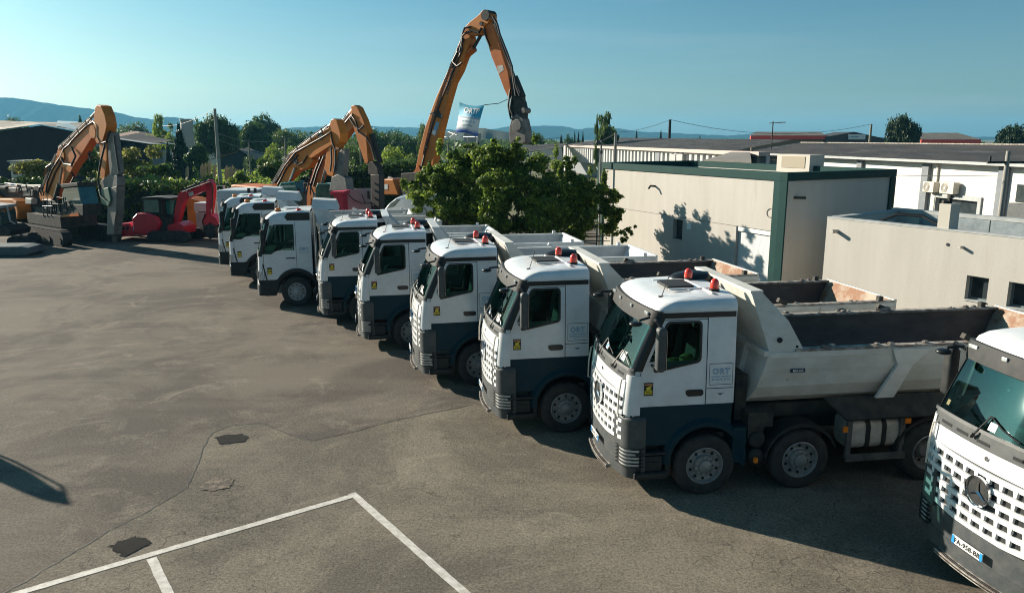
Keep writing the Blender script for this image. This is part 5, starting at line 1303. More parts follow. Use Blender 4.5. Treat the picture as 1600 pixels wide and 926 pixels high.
b = MB(); E1.poly(b, [(760, 32), (766, 27), (774, 31), (775, 45), (783, 68), (790, 92), (797, 112), (800, 130), (803, 150), (797, 152), (791, 140), (780, 110), (771, 88), (763, 60)], -.34, .34); ar = b.build('stick', M['orange'], E1.root, bevel=.03)
b = MB(); E1.poly(b, [(780, 104), (789, 102), (791, 110), (783, 116)], -.352, -.345); b.build('stick_panel', M['alu'], ar)
b = MB(); E1.tube(b, [(706, 128, .0), (732, 84, .0)], .20, n=10); E1.tube(b, [(731, 84, .0), (741, 76, .0), ], .22, n=10); b.build('cylinder_barrel', M['orange'], E1.root, smooth=40)
b = MB(); E1.tube(b, [(738, 79, .0), (751, 56, .0)], .10, n=8); b.build('cylinder_rod', M['frame'], E1.root, smooth=40)
b = MB(); E1.poly(b, [(694, 180), (690, 171), (676, 178), (684, 182)], -.46, -.43); E1.poly(b, [(683, 174), (697, 180), (695, 186), (682, 181)], -.47, -.43); b.build('boom_band', M['frame'], bpy.data.objects['boom'])
b = MB(); E1.poly(b, [(686, 190), (691, 192), (685, 212), (680, 208)], -.432, -.425, 0); E1.poly(b, [(681, 203), (686, 205), (684, 212), (679, 209)], -.438, -.433, 1); b.build('boom_sticker', [M['blue'], M['plate']], bpy.data.objects['boom'])
lt = MB(); p = E1.l(707, 127, 0); ux = (E1.l(716, 106) - E1.l(705, 140)).normalized(); uy = V(-ux.z, 0, ux.x)
add_text(lt, "LIEBHERR", .42, E1.l(708.5, 126) + V(0, -.435*.62-.008, 0), ux, uy, 0, bold=.006, space=1.0); lt.build('boom_lettering', M['black'], bpy.data.objects['boom'])
hoses(E1, 'hydraulic_hose', [[(724, 60, -.5), (721, 70, -.6), (722, 78, -.5), (716, 92, -.46), (711, 104, -.45), (700, 130, -.45), (688, 160, -.45), (676, 195, -.45), (664, 240, -.45), (655, 275, -.45)],
    [(730, 50, -.5), (723, 56, -.7), (722, 66, -.6), (718, 82, -.5)], [(736, 42, -.5), (726, 44, -.6), (722, 54, -.6), (720, 66, -.5), (713, 88, -.5), (706, 105, -.48)],
    [(727, 52, -.5), (738, 48, -.55), (748, 52, -.55), (752, 44, -.55)], [(756, 44, -.5), (760, 60, -.4), (765, 72, -.4)],
    [(764, 28, -.5), (772, 30, -.5), (777, 46, -.4), (786, 74, -.4), (796, 100, -.4), (803, 116, -.4), (806, 135, -.4), (812, 150, -.4)],
    [(770, 26, -.5), (777, 38, -.5), (781, 54, -.4), (793, 84, -.4), (800, 104, -.4), (802, 125, -.4), (806, 150, -.4)],
    [(797, 140, -.4), (794, 165, -.5), (798, 185, -.5), (806, 190, -.4)], [(800, 150, -.4), (797, 170, -.55), (802, 182, -.5)], [(715, 80, -.5), (707, 96, -.5), (714, 104, -.5), (722, 98, -.5)]], .06, E1.root)
b = MB(); E1.poly(b, [(797, 126), (804, 118), (806, 128), (812, 140), (819, 152), (820, 162), (814, 160), (806, 150), (800, 148)], -.22, .22)
E1.tube(b, [(805, 120, 0), (812, 137, 0), (818, 152, 0)], .16, n=8)
E1.poly(b, [(800, 146), (812, 154), (819, 158), (822, 172), (821, 186), (806, 188), (801, 178), (803, 164)], -.38, .38)
b.build('tool_linkage', M['frame'], E1.root, bevel=.02)
b = MB(); E1.poly(b, [(805, 184), (812, 178), (822, 186), (826, 204), (826, 222), (817, 226), (812, 216), (802, 226), (800, 212), (801, 198)], -.5, .5)
E1.poly(b, [(799, 196), (806, 196), (807, 228), (803, 228)], -.3, .3); p = E1.l(822, 173); b.cyl((p.x, -.28, p.z), (p.x, .28, p.z), .16, n=12); p = E1.l(813, 196); b.cyl((p.x, -.38, p.z), (p.x, .38, p.z), .34, n=14)
b.build('crusher_jaw', mat('jaw_steel', (.09, .085, .08), (.18, .17, .155), 2, .7, bump=.4), E1.root, bevel=.03)
b = MB(); E1.poly(b, [(599, 280), (629, 279), (633, 290), (638, 304), (599, 303)], -1.4, 1.0); cw_ = b.build('counterweight', M['yelor'], E1.root, bevel=.06)
b = MB(); E1.poly(b, [(613, 287), (621, 287), (621, 295), (613, 295)], -1.42, -1.39); b.build('access_hatch', M['plate'], cw_)
b = MB(); E1.poly(b, [(640, 270), (668, 268), (672, 306), (640, 306)], -1.3, .9); b.build('engine_house', M['frame'], E1.root, bevel=.05)
b = MB(); E1.poly(b, [(675, 268), (694, 268), (697, 305), (676, 305)], -1.4, -.4); b.build('cab', M['mglass'], E1.root, bevel=.05)
b = MB(); E1.poly(b, [(612, 279), (624, 277), (625, 280), (612, 281)], -1.0, .3); E1.poly(b, [(616, 275), (620, 277), (619, 280), (615, 279)], -.9, -.6); b.build('exhaust_cover', M['alu'], E1.root)
track(E1.root, E1.l(606, 310).x, E1.l(694, 310).x, .02, 1.3, (-1.5, 1.4))
b = MB(); b.box(E1.l(625, 0).x, E1.l(680, 0).x, -1.1, 1.1, 1.1, 1.75); b.build('slew_ring', M['frame'], E1.root)

# --- middle pair ----------------------------------------------------------------
E2 = Mach('boom_excavator', 450, 300, 44, 'orange excavator of middle pair, lower arm peak and nearer long flat counterweight', 'excavator', turn=38)
b = MB(); E2.poly(b, [(380, 288), (386, 287), (426, 291), (426, 299), (381, 299)], -1.4, 1.2); b.build('counterweight', M['orange'], E2.root, bevel=.08)
b = MB(); E2.poly(b, [(424, 298), (432, 288), (440, 289), (447, 310), (450, 345), (420, 345)], -.5, .5); E2.poly(b, [(380, 299), (450, 299), (452, 338), (380, 338)], -.3, 1.1); b.build('upper_frame', M['orange'], E2.root)
b = MB(); E2.poly(b, [(429, 290), (444, 268), (456, 248), (462, 238), (474, 239), (495, 250), (486, 262), (468, 268), (446, 292), (438, 296)], -.34, .34); b.build('boom_foot', M['yelor'], E2.root, bevel=.03)
b = MB(); E2.poly(b, [(450, 250), (470, 230), (500, 211), (519, 199), (528, 188), (533, 206), (531, 222), (512, 234), (488, 250), (470, 256), (462, 252)], -.36, .36); bm = b.build('boom', M['yelor'], E2.root, bevel=.03)
b = MB(); E2.poly(b, [(523, 188), (527, 185.5), (532, 188), (538, 208), (537, 222), (531, 229), (524, 226), (520, 214), (519, 202)], -.42, .42); E2.poly(b, [(520, 218), (534, 226), (530, 252), (524, 276), (516, 274), (511, 262), (514, 240)], -.30, .30); b.build('stick', M['yelor'], E2.root, bevel=.03)
b = MB(); E2.tube(b, [(470, 231, -.1), (499, 209, -.1)], .13, n=10); b.build('cylinder_barrel', M['frame'], E2.root, smooth=40)
b = MB(); E2.tube(b, [(499, 209, -.1), (523, 190, -.1)], .075, n=8); b.build('cylinder_rod', M['hyd'], E2.root, smooth=40)
b = MB(); E2.tube(b, [(452, 285, -.45), (461, 262, -.45)], .07, n=8); b.build('cylinder_rod', M['hyd'], E2.root, smooth=40)
b = MB(); E2.tube(b, [(444, 310, -.45), (452, 285, -.45)], .12, n=8); b.build('cylinder_barrel', M['frame'], E2.root, smooth=40)
b = MB(); E2.poly(b, [(530, 240), (537, 234), (543, 232), (542, 252), (538, 290), (532, 296), (526, 280)], -.28, .28); E2.poly(b, [(524, 276), (534, 272), (545, 278), (548, 296), (520, 298)], -.4, .4); b.build('hydraulic_breaker', M['hammer'], E2.root, bevel=.02)
for q in ((467, 251), (507, 213)): p = E2.l(*q); b = MB(); b.cyl((p.x, -.28, p.z), (p.x, .28, p.z), .20, n=14); b.build('pivot_pin', M['dark'], bm)
hoses(E2, 'hydraulic_hose', [[(430, 286, -.4), (446, 258, -.45), (462, 238, -.45), (480, 228, -.4), (505, 214, -.4), (517, 206, -.45), (519, 222, -.5), (524, 234, -.5), (531, 232, -.5)], [(434, 288), (448, 262), (466, 242)],
   [(460, 250), (466, 258), (474, 254), (480, 244)], [(517, 230, -.4), (518, 250, -.4), (516, 268, -.4)], [(524, 235, -.4), (524, 255, -.4), (522, 268, -.4)]], .05)
b = MB(); E2.poly(b, [(452, 290), (456, 284), (478, 282), (482, 300), (482, 345), (452, 345)], -1.2, -.1); b.build('cab', M['mglass'], E2.root, bevel=.06)
track(E2.root, E2.l(405, 340).x, E2.l(475, 340).x, .02, 1.1, (-1.1, 1.4))

E3 = Mach('boom_excavator', 520, 300, 47, 'orange excavator of middle pair, higher arm peak holding a black breaker', 'excavator', turn=38)
b = MB(); E3.poly(b, [(478, 345), (480, 300), (486, 290), (498, 291), (506, 303), (508, 345), (500, 345), (498, 316), (492, 308), (490, 345)], -.5, .5); b.build('upper_frame', M['yelor'], E3.root)
b = MB(); E3.poly(b, [(483, 296), (490, 270), (497, 252), (506, 234), (515, 240), (512, 262), (500, 292), (492, 302)], -.32, .32); b.build('boom_foot', M['orange'], E3.root, bevel=.03)
b = MB(); E3.poly(b, [(500, 240), (512, 228), (530, 206), (547, 182), (556, 166), (562, 176), (558, 196), (544, 214), (528, 236), (514, 252), (504, 252)], -.34, .34); bm3 = b.build('boom', M['yelor'], E3.root, bevel=.03)
b = MB(); E3.poly(b, [(553, 166), (558, 164.5), (563, 168), (572, 187), (578, 205), (577, 218), (580, 254), (575, 256), (567, 232), (559, 206), (554, 190)], -.36, .36); b.build('stick', M['yelor'], E3.root, bevel=.03)
b = MB(); E3.tube(b, [(534, 190, -.1), (553, 169, -.1)], .08, n=8); b.build('cylinder_rod', M['hyd'], E3.root, smooth=40)
b = MB(); E3.tube(b, [(508, 224, -.1), (534, 190, -.1)], .13, n=10); b.build('cylinder_barrel', M['frame'], E3.root, smooth=40)
b = MB(); E3.tube(b, [(502, 290, -.45), (509, 262, -.45)], .08, n=8); b.build('cylinder_rod', M['hyd'], E3.root, smooth=40)
b = MB(); E3.tube(b, [(581, 210, .1), (594, 254, .1)], .17, n=8); E3.poly(b, [(578, 252), (587, 252), (594, 262), (595, 274), (580, 272)], -.34, .34); b.build('tool_linkage', M['frame'], E3.root, bevel=.02)
b = MB(); E3.poly(b, [(583, 272), (597, 272), (597, 340), (584, 340)], -.34, .34); bk = b.build('hydraulic_breaker', M['hose'], E3.root, bevel=.05)
b = MB()
for y in (285, 296, 308, 320): p = E3.l(590, y); b.cyl((p.x-.1, -.26, p.z), (p.x-.1, -.23, p.z), .07, n=8)
b.build('bolt', M['hyd'], bk)
b = MB(); E3.poly(b, [(508, 292), (511, 285), (534, 286), (540, 302), (540, 345), (508, 345)], -1.2, .0); b.build('cab', M['mglass'], E3.root, bevel=.06)
hoses(E3, 'hydraulic_hose', [[(484, 292), (494, 262), (503, 240), (514, 226), (536, 196), (549, 180), (556, 190), (560, 206), (572, 214), (580, 228), (586, 250)], [(488, 296), (496, 268), (506, 244)], [(551, 178), (547, 186), (555, 198), (562, 202), (568, 196)], [(504, 238), (510, 244), (516, 236)]], .05)
track(E3.root, E3.l(488, 340).x, E3.l(550, 340).x, .02, 1.1, (-1.1, 1.4))

# --- left excavator ---------------------------------------------------------------
E4 = Mach('breaker_excavator', 90, 368, 45.5, 'orange excavator at the far left with long pointed breaker hanging to the ground', 'excavator', turn=38)
b = MB(); E4.poly(b, [(-25, 298), (0, 298), (12, 309), (44, 309), (51, 314), (54, 330), (53, 341), (10, 339), (-25, 341)], -1.5, -.2); cw_ = b.build('counterweight', M['yelor'], E4.root, bevel=.07)
b = MB(); E4.poly(b, [(22, 317), (33, 317), (33, 328), (22, 328)], -1.53, -1.48); b.build('access_hatch', M['plate'], cw_)
b = MB(); E4.poly(b, [(-25, 290), (62, 290), (66, 298), (66, 338), (-25, 338)], -.2, 1.4); b.build('engine_house', M['frame'], E4.root, bevel=.05)
b = MB(); E4.poly(b, [(0, 288), (18, 287), (20, 291), (0, 292)], -.1, .9); E4.poly(b, [(26, 295), (52, 293), (52, 297), (26, 299)], -.6, .6); b.build('engine_cover', M['alu'], E4.root)
b = MB(); 
for x in (68, 74, 80): E4.tube(b, [(x, 338, -1.3), (x, 310, -1.3)], .03)
for y in (312, 322): E4.tube(b, [(67, y, -1.3), (82, y, -1.3)], .03)
E4.tube(b, [(8, 286, -.9), (30, 289, -.9), (34, 297, -.9)], .035); E4.tube(b, [(40, 290, -.9), (64, 290, -.9), (64, 298, -.9)], .035); b.build('handrail', M['hammer'], E4.root)
b = MB(); E4.poly(b, [(66, 305), (72, 292), (84, 262), (94, 240), (103, 243), (126, 252), (117, 268), (108, 284), (98, 300), (92, 312), (70, 314)], -.36, .36); b.build('boom_foot', M['yelor'], E4.root, bevel=.03)
b = MB(); E4.poly(b, [(95, 242), (98, 228), (112, 224), (122, 214), (136, 198), (149, 188), (156, 200), (150, 216), (140, 232), (126, 254), (112, 256), (100, 252)], -.38, .38); bm4 = b.build('boom', M['orange'], E4.root, bevel=.03)
b = MB(); E4.poly(b, [(157, 168), (160, 164), (166, 166), (172, 180), (175, 196), (173, 206), (168, 222), (160, 225), (154, 214), (154, 190)], -.44, .44); E4.poly(b, [(160, 216), (172, 214), (172, 250), (168, 281), (162, 280), (161, 246)], -.28, .28); b.build('stick', M['yelor'], E4.root, bevel=.03)
b = MB(); E4.tube(b, [(110, 222, -.1), (135, 192, -.1)], .13, n=10); b.build('cylinder_barrel', M['frame'], E4.root, smooth=40)
b = MB(); E4.tube(b, [(135, 192, -.1), (157, 168, -.1)], .08, n=8); b.build('cylinder_rod', M['hyd'], E4.root, smooth=40)
for dy in (-.5, .5):
    b = MB(); E4.tube(b, [(93, 290, dy), (97, 262, dy)], .07, n=8); b.build('cylinder_rod', M['hyd'], E4.root, smooth=40)
    b = MB(); E4.tube(b, [(86, 312, dy), (93, 288, dy)], .13, n=10); b.build('cylinder_barrel', M['frame'], E4.root, smooth=40)
for q in ((104, 242), (153, 206)): p = E4.l(*q); b = MB(); b.cyl((p.x, -.29, p.z), (p.x, .29, p.z), .34, n=18); b.build('pivot_pin', M['yelor'], bm4)
b = MB(); E4.poly(b, [(172, 206), (182, 208), (190, 270), (186, 276), (176, 272), (173, 240)], -.25, .25); E4.poly(b, [(163, 283), (176, 272), (189, 275), (190, 290), (182, 300), (166, 298)], -.34, .34)
b.build('tool_linkage', M['hammer'], E4.root, bevel=.02)
b = MB(); E4.poly(b, [(162, 296), (178, 292), (182, 312), (178, 322), (168, 318)], -.5, .3); b.build('breaker_bracket', M['hgreen'], E4.root, bevel=.03)
b = MB(); E4.poly(b, [(175, 294), (189, 290), (188, 330), (185, 352), (184, 366), (173, 366), (174, 330)], -.35, .35); b.build('breaker_body', M['hammer'], E4.root, bevel=.03)
b = MB(); E4.poly(b, [(176, 366), (184, 366), (183, 378), (178, 378)], -.12, .12); b.build('breaker_chisel', M['frame'], E4.root)
hoses(E4, 'hydraulic_hose', [[(72, 300), (74, 284), (82, 264), (95, 244), (100, 232), (108, 226), (116, 216), (136, 196), (146, 190), (152, 196), (152, 212), (158, 224), (166, 222), (172, 206)], [(74, 302), (86, 270), (98, 248)], [(96, 246, -.5), (100, 256, -.6), (112, 258, -.6), (118, 244, -.6), (112, 230, -.5)], [(138, 240, -.4), (142, 250, -.5), (140, 236, -.5)],
   [(164, 226, -.4), (158, 250, -.5), (153, 280, -.5), (158, 305, -.5), (166, 312, -.5)], [(178, 212, -.4), (182, 240, -.4), (186, 268, -.4)], [(69, 275, -.4), (72, 262, -.5), (84, 254, -.4)], [(112, 270, -.4), (116, 276, -.4), (106, 296, -.4), (100, 306, -.4)]], .055)
b = MB(); E4.poly(b, [(116, 292), (138, 290), (144, 318), (146, 334), (112, 334), (113, 300)], -.9, .6); cbx = b.build('cab', M['mglass'], E4.root, bevel=.06)
b = MB(); E4.poly(b, [(112, 287), (139, 284), (140, 290), (114, 293)], -1.0, .7); E4.poly(b, [(110, 318), (147, 318), (147, 336), (110, 336)], -.95, .65); b.build('cab_frame', M['frame'], cbx, bevel=.03)
b = MB(); E4.poly(b, [(113, 335), (140, 331), (142, 336), (114, 338)], -1.0, .3); b.build('cab_sill', M['orange'], E4.root)
b = MB(); b.box(E4.l(66, 345).x, E4.l(118, 345).x, -.8, 1.2, .9, 1.5); b.build('slew_ring', M['frame'], E4.root)
track(E4.root, E4.l(52, 355).x, E4.l(140, 355).x, .02, .86, (-1.2, 1.5), .5)

# --- small machine cut by the left edge ------------------------------------------
E5 = Mach('compact_loader', 4, 370, 43, 'dark compact machine cab cut off by the left photo edge', 'loader')
b = MB(); E5.poly(b, [(-14, 321), (10, 322), (13, 330), (16, 352), (12, 366), (-14, 366)], -.7, .7); cbx = b.build('cab', M['mglass'], E5.root, bevel=.08)
b = MB(); E5.poly(b, [(-16, 318), (11, 320), (13, 324), (-16, 324)], -.8, .8); E5.tube(b, [(11, 322, -.7), (16, 345, -.7), (24, 350, -.6)], .05); b.build('cab_roof', M['conc'], cbx)
b = MB(); E5.poly(b, [(-16, 352), (22, 350), (34, 358), (32, 366), (-16, 366)], -.9, .9); b.build('lower_frame', M['frame'], E5.root, bevel=.05)
track(E5.root, E5.l(-20, 0).x, E5.l(30, 0).x, .01, .55, (-.9, .9), .35)
a = gz(-20, 392); b_ = gz(73, 388); s_ = MB()
s_.prism([(-28.9, 0), (-26.2, 0), (-25.95, .12), (-26.05, .42), (-26.5, .50), (-28.9, .50)], 0, 1.5)
o_ = s_.build('steel_ballast_block', mat('slab_grey', (.07, .09, .095), (.11, .125, .125), 2, .55, bump=.2), None, (1.35, 40.3, .01), bevel=.06, rotz=R(4)); tag(o_, 'long low grey slab shaped ballast block on the asphalt, far left', 'ballast block')

# --- red mini excavator ----------------------------------------------------------
E6 = Mach('mini_excavator', 250, 376, 45, 'small bright red excavator with cab and folded arm', 'excavator', turn=8)
b = MB(); E6.poly(b, [(221, 338), (228, 331), (244, 330), (258, 335), (265, 346), (260, 357), (246, 365), (224, 363)], -.95, .1); b.build('engine_cover', M['machr'], E6.root, bevel=.12, bseg=3)
b = MB(); E6.poly(b, [(236, 334), (262, 334), (272, 340), (272, 364), (236, 364)], -.7, .9); b.build('upper_frame', M['dark'], E6.root, bevel=.05)
b = MB(); E6.poly(b, [(235, 309), (260, 309), (262, 331), (236, 330)], -.75, .35); cbx = b.build('cab', M['mglass2'], E6.root, bevel=.04)
b = MB(); E6.poly(b, [(234, 307), (258, 306), (278, 308), (278, 311), (234, 310)], -.82, .7); E6.poly(b, [(259, 310), (263, 310), (265, 334), (261, 334)], -.78, .4); E6.poly(b, [(234, 330), (262, 331), (262, 336), (236, 336)], -.80, .4); E6.poly(b, [(233.5, 310), (236, 310), (237, 331), (234.5, 331)], -.78, .4); b.build('cab_frame', M['dark'], cbx, bevel=.03)
b = MB(); E6.poly(b, [(263, 312), (277, 312), (274, 334), (266, 334)], -.3, .9); b.build('front_glass', M['mglass2'], cbx)
b = MB(); E6.poly(b, [(274, 346), (276, 326), (281, 304), (286, 297), (294, 300), (297, 306), (288, 320), (282, 344), (278, 350)], -.22, .22); b.build('boom_foot', M['machr'], E6.root, bevel=.02)
b = MB(); E6.poly(b, [(290, 302), (304, 294), (320, 289), (330, 281), (335, 290), (332, 296), (316, 300), (300, 308), (292, 312)], -.2, .2); bm6 = b.build('boom', M['machr'], E6.root, bevel=.02)
b = MB(); E6.poly(b, [(297, 301), (304, 298), (306, 304), (299, 307)], -.215, -.20); b.build('boom_sticker', M['alu'], bm6)
b = MB(); E6.poly(b, [(325, 283), (330, 280), (335, 287), (336, 300), (332, 334), (324, 334), (325, 306)], -.2, .2); b.build('stick', M['machr'], E6.root, bevel=.02)
b = MB(); E6.tube(b, [(289, 296, .0), (306, 289, .0)], .09, n=8); b.build('cylinder_barrel', M['frame'], E6.root); b = MB(); E6.tube(b, [(306, 289, .0), (327, 282, .0)], .05, n=8); b.build('cylinder_rod', M['hyd'], E6.root)
b = MB(); E6.poly(b, [(324, 332), (334, 334), (344, 342), (347, 350), (340, 352), (332, 346), (330, 352), (324, 356), (321, 345)], -.35, .35); b.build('quick_coupler', M['machr'], E6.root, bevel=.03)
b = MB(); E6.poly(b, [(323, 352), (334, 348), (342, 352), (342, 366), (334, 372), (326, 366)], -.45, .45); b.build('bucket', M['frame'], E6.root, bevel=.04)
b = MB(); E6.poly(b, [(186, 351), (196, 348), (216, 346), (222, 352), (240, 356), (236, 362), (212, 366), (196, 369), (186, 370)], -.9, .9); bl = b.build('dozer_blade', M['machr'], E6.root, bevel=.03)
b = MB()
for x in (192, 199, 206, 212): E6.poly(b, [(x, 352), (x+4, 351.4), (x+4, 356), (x, 356.6)], -.92, -.895)
b.build('blade_slot', M['seam'], bl)
b = MB(); E6.poly(b, [(272, 350), (286, 345), (297, 351), (299, 363), (272, 363)], -.7, .6); b.build('front_housing', M['machr'], E6.root, bevel=.04)
b = MB(); E6.poly(b, [(222, 341), (226, 341), (227, 357), (223, 357)], -.90, -.80); b.build('side_panel', M['plate'], E6.root)
hoses(E6, 'hydraulic_hose', [[(285, 300), (300, 294), (318, 288), (328, 284), (333, 292), (332, 310), (331, 334)], [(322, 334), (316, 345), (318, 354), (326, 356)]], .035)
track(E6.root, E6.l(213, 0).x, E6.l(280, 0).x, .01, .62, (-.95, .75), .4)

# --- pipe runs, clamps and worn steel on the arms
def pipes(m, name_root, runs, off, dy0, clamp=M['frame']):
    for run in runs:
        dy = dy0
        b = MB(); c = MB()
        P_ = [m.l(*p) for p in run]; dy = dy*m.th
        for k in range(3):
            o = V(0, dy - .0, .0); pts = []
            for i, p in enumerate(P_):
                q = P_[min(i+1, len(P_)-1)]; r = P_[max(i-1, 0)]; t_ = (q-r).normalized(); n = V(-t_.z, 0, t_.x)
                pts.append(p + n*(off + .075*k) + V(0, dy, 0))
            b.tube(pts, .026, 5, mi=k % 2)
        for i in range(len(P_)-1):
            n_ = max(1, int((P_[i+1]-P_[i]).length/.9))
            for k in range(n_):
                p = P_[i].lerp(P_[i+1], (k+.5)/n_); t_ = (P_[i+1]-P_[i]).normalized(); n = V(-t_.z, 0, t_.x); ang = math.atan2(t_.z, t_.x)
                c.cbox(p + n*(off+.07) + V(0, dy, 0), (.06, .06, .24), Matrix.Rotation(-ang, 3, 'Y'))
        o1 = b.build('pipe_run', [M['frame'], M['hose']], name_root); c.build('pipe_clamp', clamp, o1)
pipes(E4, E4.root, [[(72, 300), (84, 268), (96, 243)], [(100, 232), (112, 222), (136, 198), (150, 186)]], -.05, -.46)
pipes(E2, E2.root, [[(432, 288), (446, 264), (458, 244)], [(458, 242), (484, 222), (518, 198)]], -.05, -.44)
pipes(E3, E3.root, [[(486, 290), (493, 266), (505, 240)], [(512, 228), (532, 204), (550, 178)]], -.05, -.42)
pipes(E1, E1.root, [[(664, 240), (676, 190), (694, 136), (712, 88), (727, 58)]], -.28, -.52); pipes(E1, E1.root, [[(773, 36), (786, 66), (801, 110), (806, 128)]], .05, -.42)
pipes(E6, E6.root, [[(288, 298), (304, 292), (326, 282)]], -.08, -.24)
random.seed(12)
for m_, boxes in ((E4, [(-20, 8, 286, 292), (8, 22, 289, 295), (24, 40, 292, 300), (44, 60, 296, 306), (56, 66, 308, 318), (66, 84, 322, 334), (84, 98, 312, 330), (98, 112, 318, 334)]), (E2, [(452, 470, 298, 320), (466, 480, 290, 304)]), (E3, [(508, 522, 300, 322), (496, 506, 300, 316)])):
    for (x0, x1, y0, y1) in boxes:
        b = MB(); d0 = random.uniform(-1.0, -.5); E_ = m_; E_.poly(b, [(x0, y0), (x1, y0+random.uniform(-1, 2)), (x1, y1), (x0, y1)], d0, d0+random.uniform(.5, 1.1)); b.build('deck_cover', random.choice([M['frame'], M['hammer'], M['alu'], M['frame']]), E_.root, bevel=.04)
    b = MB()
    for _ in range(9):
        x0, x1, y0, y1 = random.choice(boxes); x = random.uniform(x0, x1); y = y0-1; m_.tube(b, [(x, y1, -.9), (x+random.uniform(-5, 5), y-3, -1.1), (x+random.uniform(3, 12), y-2, -1.0), (x+random.uniform(6, 14), y1, -.9)], .035)
    b.build('loose_hose', M['hose'], m_.root, smooth=60)

# --- bits around -------------------------------------------------------------------
o_ = empty('equipment_cabinet', (0, 0, 0)); tag(o_, 'tall pale grey cabinet behind the red excavator arm', 'cabinet')
a = at(304, 317, 46.5); b2 = at(326, 362, 46.5); s_ = MB(); s_.box(a[0], b2[0], 46.5, 47.6, 0.05, a[2]-.55); s_.build('cabinet_body', M['conc'], o_, bevel=.03)
s_ = MB(); s_.box(a[0]-.05, b2[0]+.03, 46.45, 47.65, a[2]-.52, a[2]); s_.build('cabinet_lid', M['tipc'], o_, bevel=.05)
o_ = empty('dumper_frame', (0, 0, 0)); tag(o_, 'pale open roll frame of a small dumper behind the red excavator stick', 'dumper')
s_ = MB(); c = lambda x, y, d=48: at(x, y, d)
for run in ([(336, 345), (337, 290), (350, 290), (351, 340)], [(336, 308), (354, 308)]): s_.tube([c(*p) for p in run], .09)
for run in ([(336, 345), (337, 290), (350, 290), (351, 340)],): s_.tube([c(*p, 49) for p in run], .08)
s_.build('roll_frame', M['tipc'], o_)
s_ = MB(); p0, p1 = c(336, 345), c(352, 312); s_.box(p0[0], p1[0], 48, 49.5, 0.1, 1.9); s_.build('dumper_body', M['alu'], o_, bevel=.06)
for xs_, lab in (((300, 318, 322, 345), 'orange machine hood behind the pale grey cabinet'),):
    a = at(xs_[0]-10, 310, 50); b2 = at(xs_[1], 345, 50); s_ = MB(); s_.prism([(a[0], 0.2), (b2[0]+.4, 0.2), (b2[0]+.2, a[2]-.3), (b2[0]-.8, a[2]), (a[0], a[2])], 50, 52); o_ = s_.build('road_roller', M['orange'], bevel=.06); tag(o_, lab, 'roller')
o_ = empty('site_cabin', (0, 0, 0)); tag(o_, 'white panelled container with a black bracket, behind the farthest truck cabs', 'container')
a = at(353, 297, 43.5); b2 = at(428, 330, 43.5); s_ = MB(); s_.box(a[0], b2[0]-.4, 42, 44.6, .4, a[2]+.1); s_.build('container_shell', M['tipc'], o_, bevel=.12)
s_ = MB(); q0, q1 = at(388, 291, 41.9), at(398, 291, 41.9); s_.tube([(q0[0], 41.93, 1.4), (q0[0], 41.93, a[2]+.2), (q1[0], 41.93, a[2]+.2), (q1[0], 41.93, 1.4)], .09); s_.build('black_bracket', M['rubber'], o_)
s_ = MB()
for x in np.linspace(a[0]+.3, b2[0]-.8, 12):
    if not (q0[0]-.3 < x < q1[0]+.2): s_.box(x, x+.10, 41.97, 42.0, a[2]-.6, a[2]-.42)
s_.build('vent_slot', M['grey'], o_)
o_ = empty('red_hopper', (0, 0, 0)); tag(o_, 'bright red steel hopper standing beside the concrete panel', 'hopper')
a = at(517, 299, 43); b2 = at(539, 340, 43); s_ = MB(); s_.box(a[0]+.15, b2[0]-.1, 43, 44.4, 0, a[2]-.2); s_.build('hopper_body', M['machred2'], o_, bevel=.03)
s_ = MB(); s_.box(a[0], b2[0]+.03, 42.8, 44.6, a[2]-.2, a[2]); 
for z in (.8, 1.5): s_.box(a[0]+.1, b2[0]-.05, 42.93, 43.0, z, z+.12)
s_.build('hopper_rim', M['machred2'], o_, bevel=.02)
o_ = empty('concrete_wall_panel', (0, 0, 0)); tag(o_, 'grey concrete wall panel with hanging cable between red hopper and black breaker', 'wall panel')
a = at(539, 294.5, 45.5); b2 = at(581, 330, 45.5); s_ = MB(); s_.box(a[0], b2[0], 45.5, 45.75, 0, a[2]); s_.build('panel', M['conc'], o_)
s_ = MB(); s_.tube([at(541, 300, 45.4), at(552, 312, 45.4), at(566, 318, 45.4), at(580, 317, 45.4)], .025); s_.tube([at(565, 303, 45.4), at(571, 318, 45.4)], .025); s_.box(at(564, 0, 45.4)[0]-.06, at(564, 0, 45.4)[0]+.06, 45.4, 45.49, a[2]-.6, a[2]-.15); s_.build('cable', M['hose'], o_)
# van behind the tree
o_ = empty('white_van', (0, 0, 0)); tag(o_, 'white vehicle with sloped nose half hidden left of the foreground tree', 'van')
a = lambda x, y, d=38: at(x, y, d); s_ = MB(); pr_ = [a(598, 331), a(606, 320), a(618, 310), a(634, 306), a(690, 306), a(690, 350), a(596, 350)]
s_.prism([(p[0], max(.35, p[2])) for p in pr_], 38, 40, 'y'); vb = s_.build('body', M['white'], o_, bevel=.12, bseg=3)
s_ = MB(); pr_ = [a(604, 326), a(611, 317), a(620, 311.5), a(626, 312), a(616, 323)]; s_.prism([(p[0], p[2]) for p in pr_], 37.97, 38.0); s_.build('side_window', M['mglass'], vb)
for x in (610, 672):
    s_ = MB(); p = a(x, 345); s_.cyl((p[0], 37.95, .36), (p[0], 38.2, .36), .36, n=20); wo_ = s_.build('wheel', M['tyre'], o_, smooth=40); s_ = MB(); s_.cyl((p[0], 37.93, .36), (p[0], 37.96, .36), .2, n=16); s_.build('rim', M['rimw'], wo_)
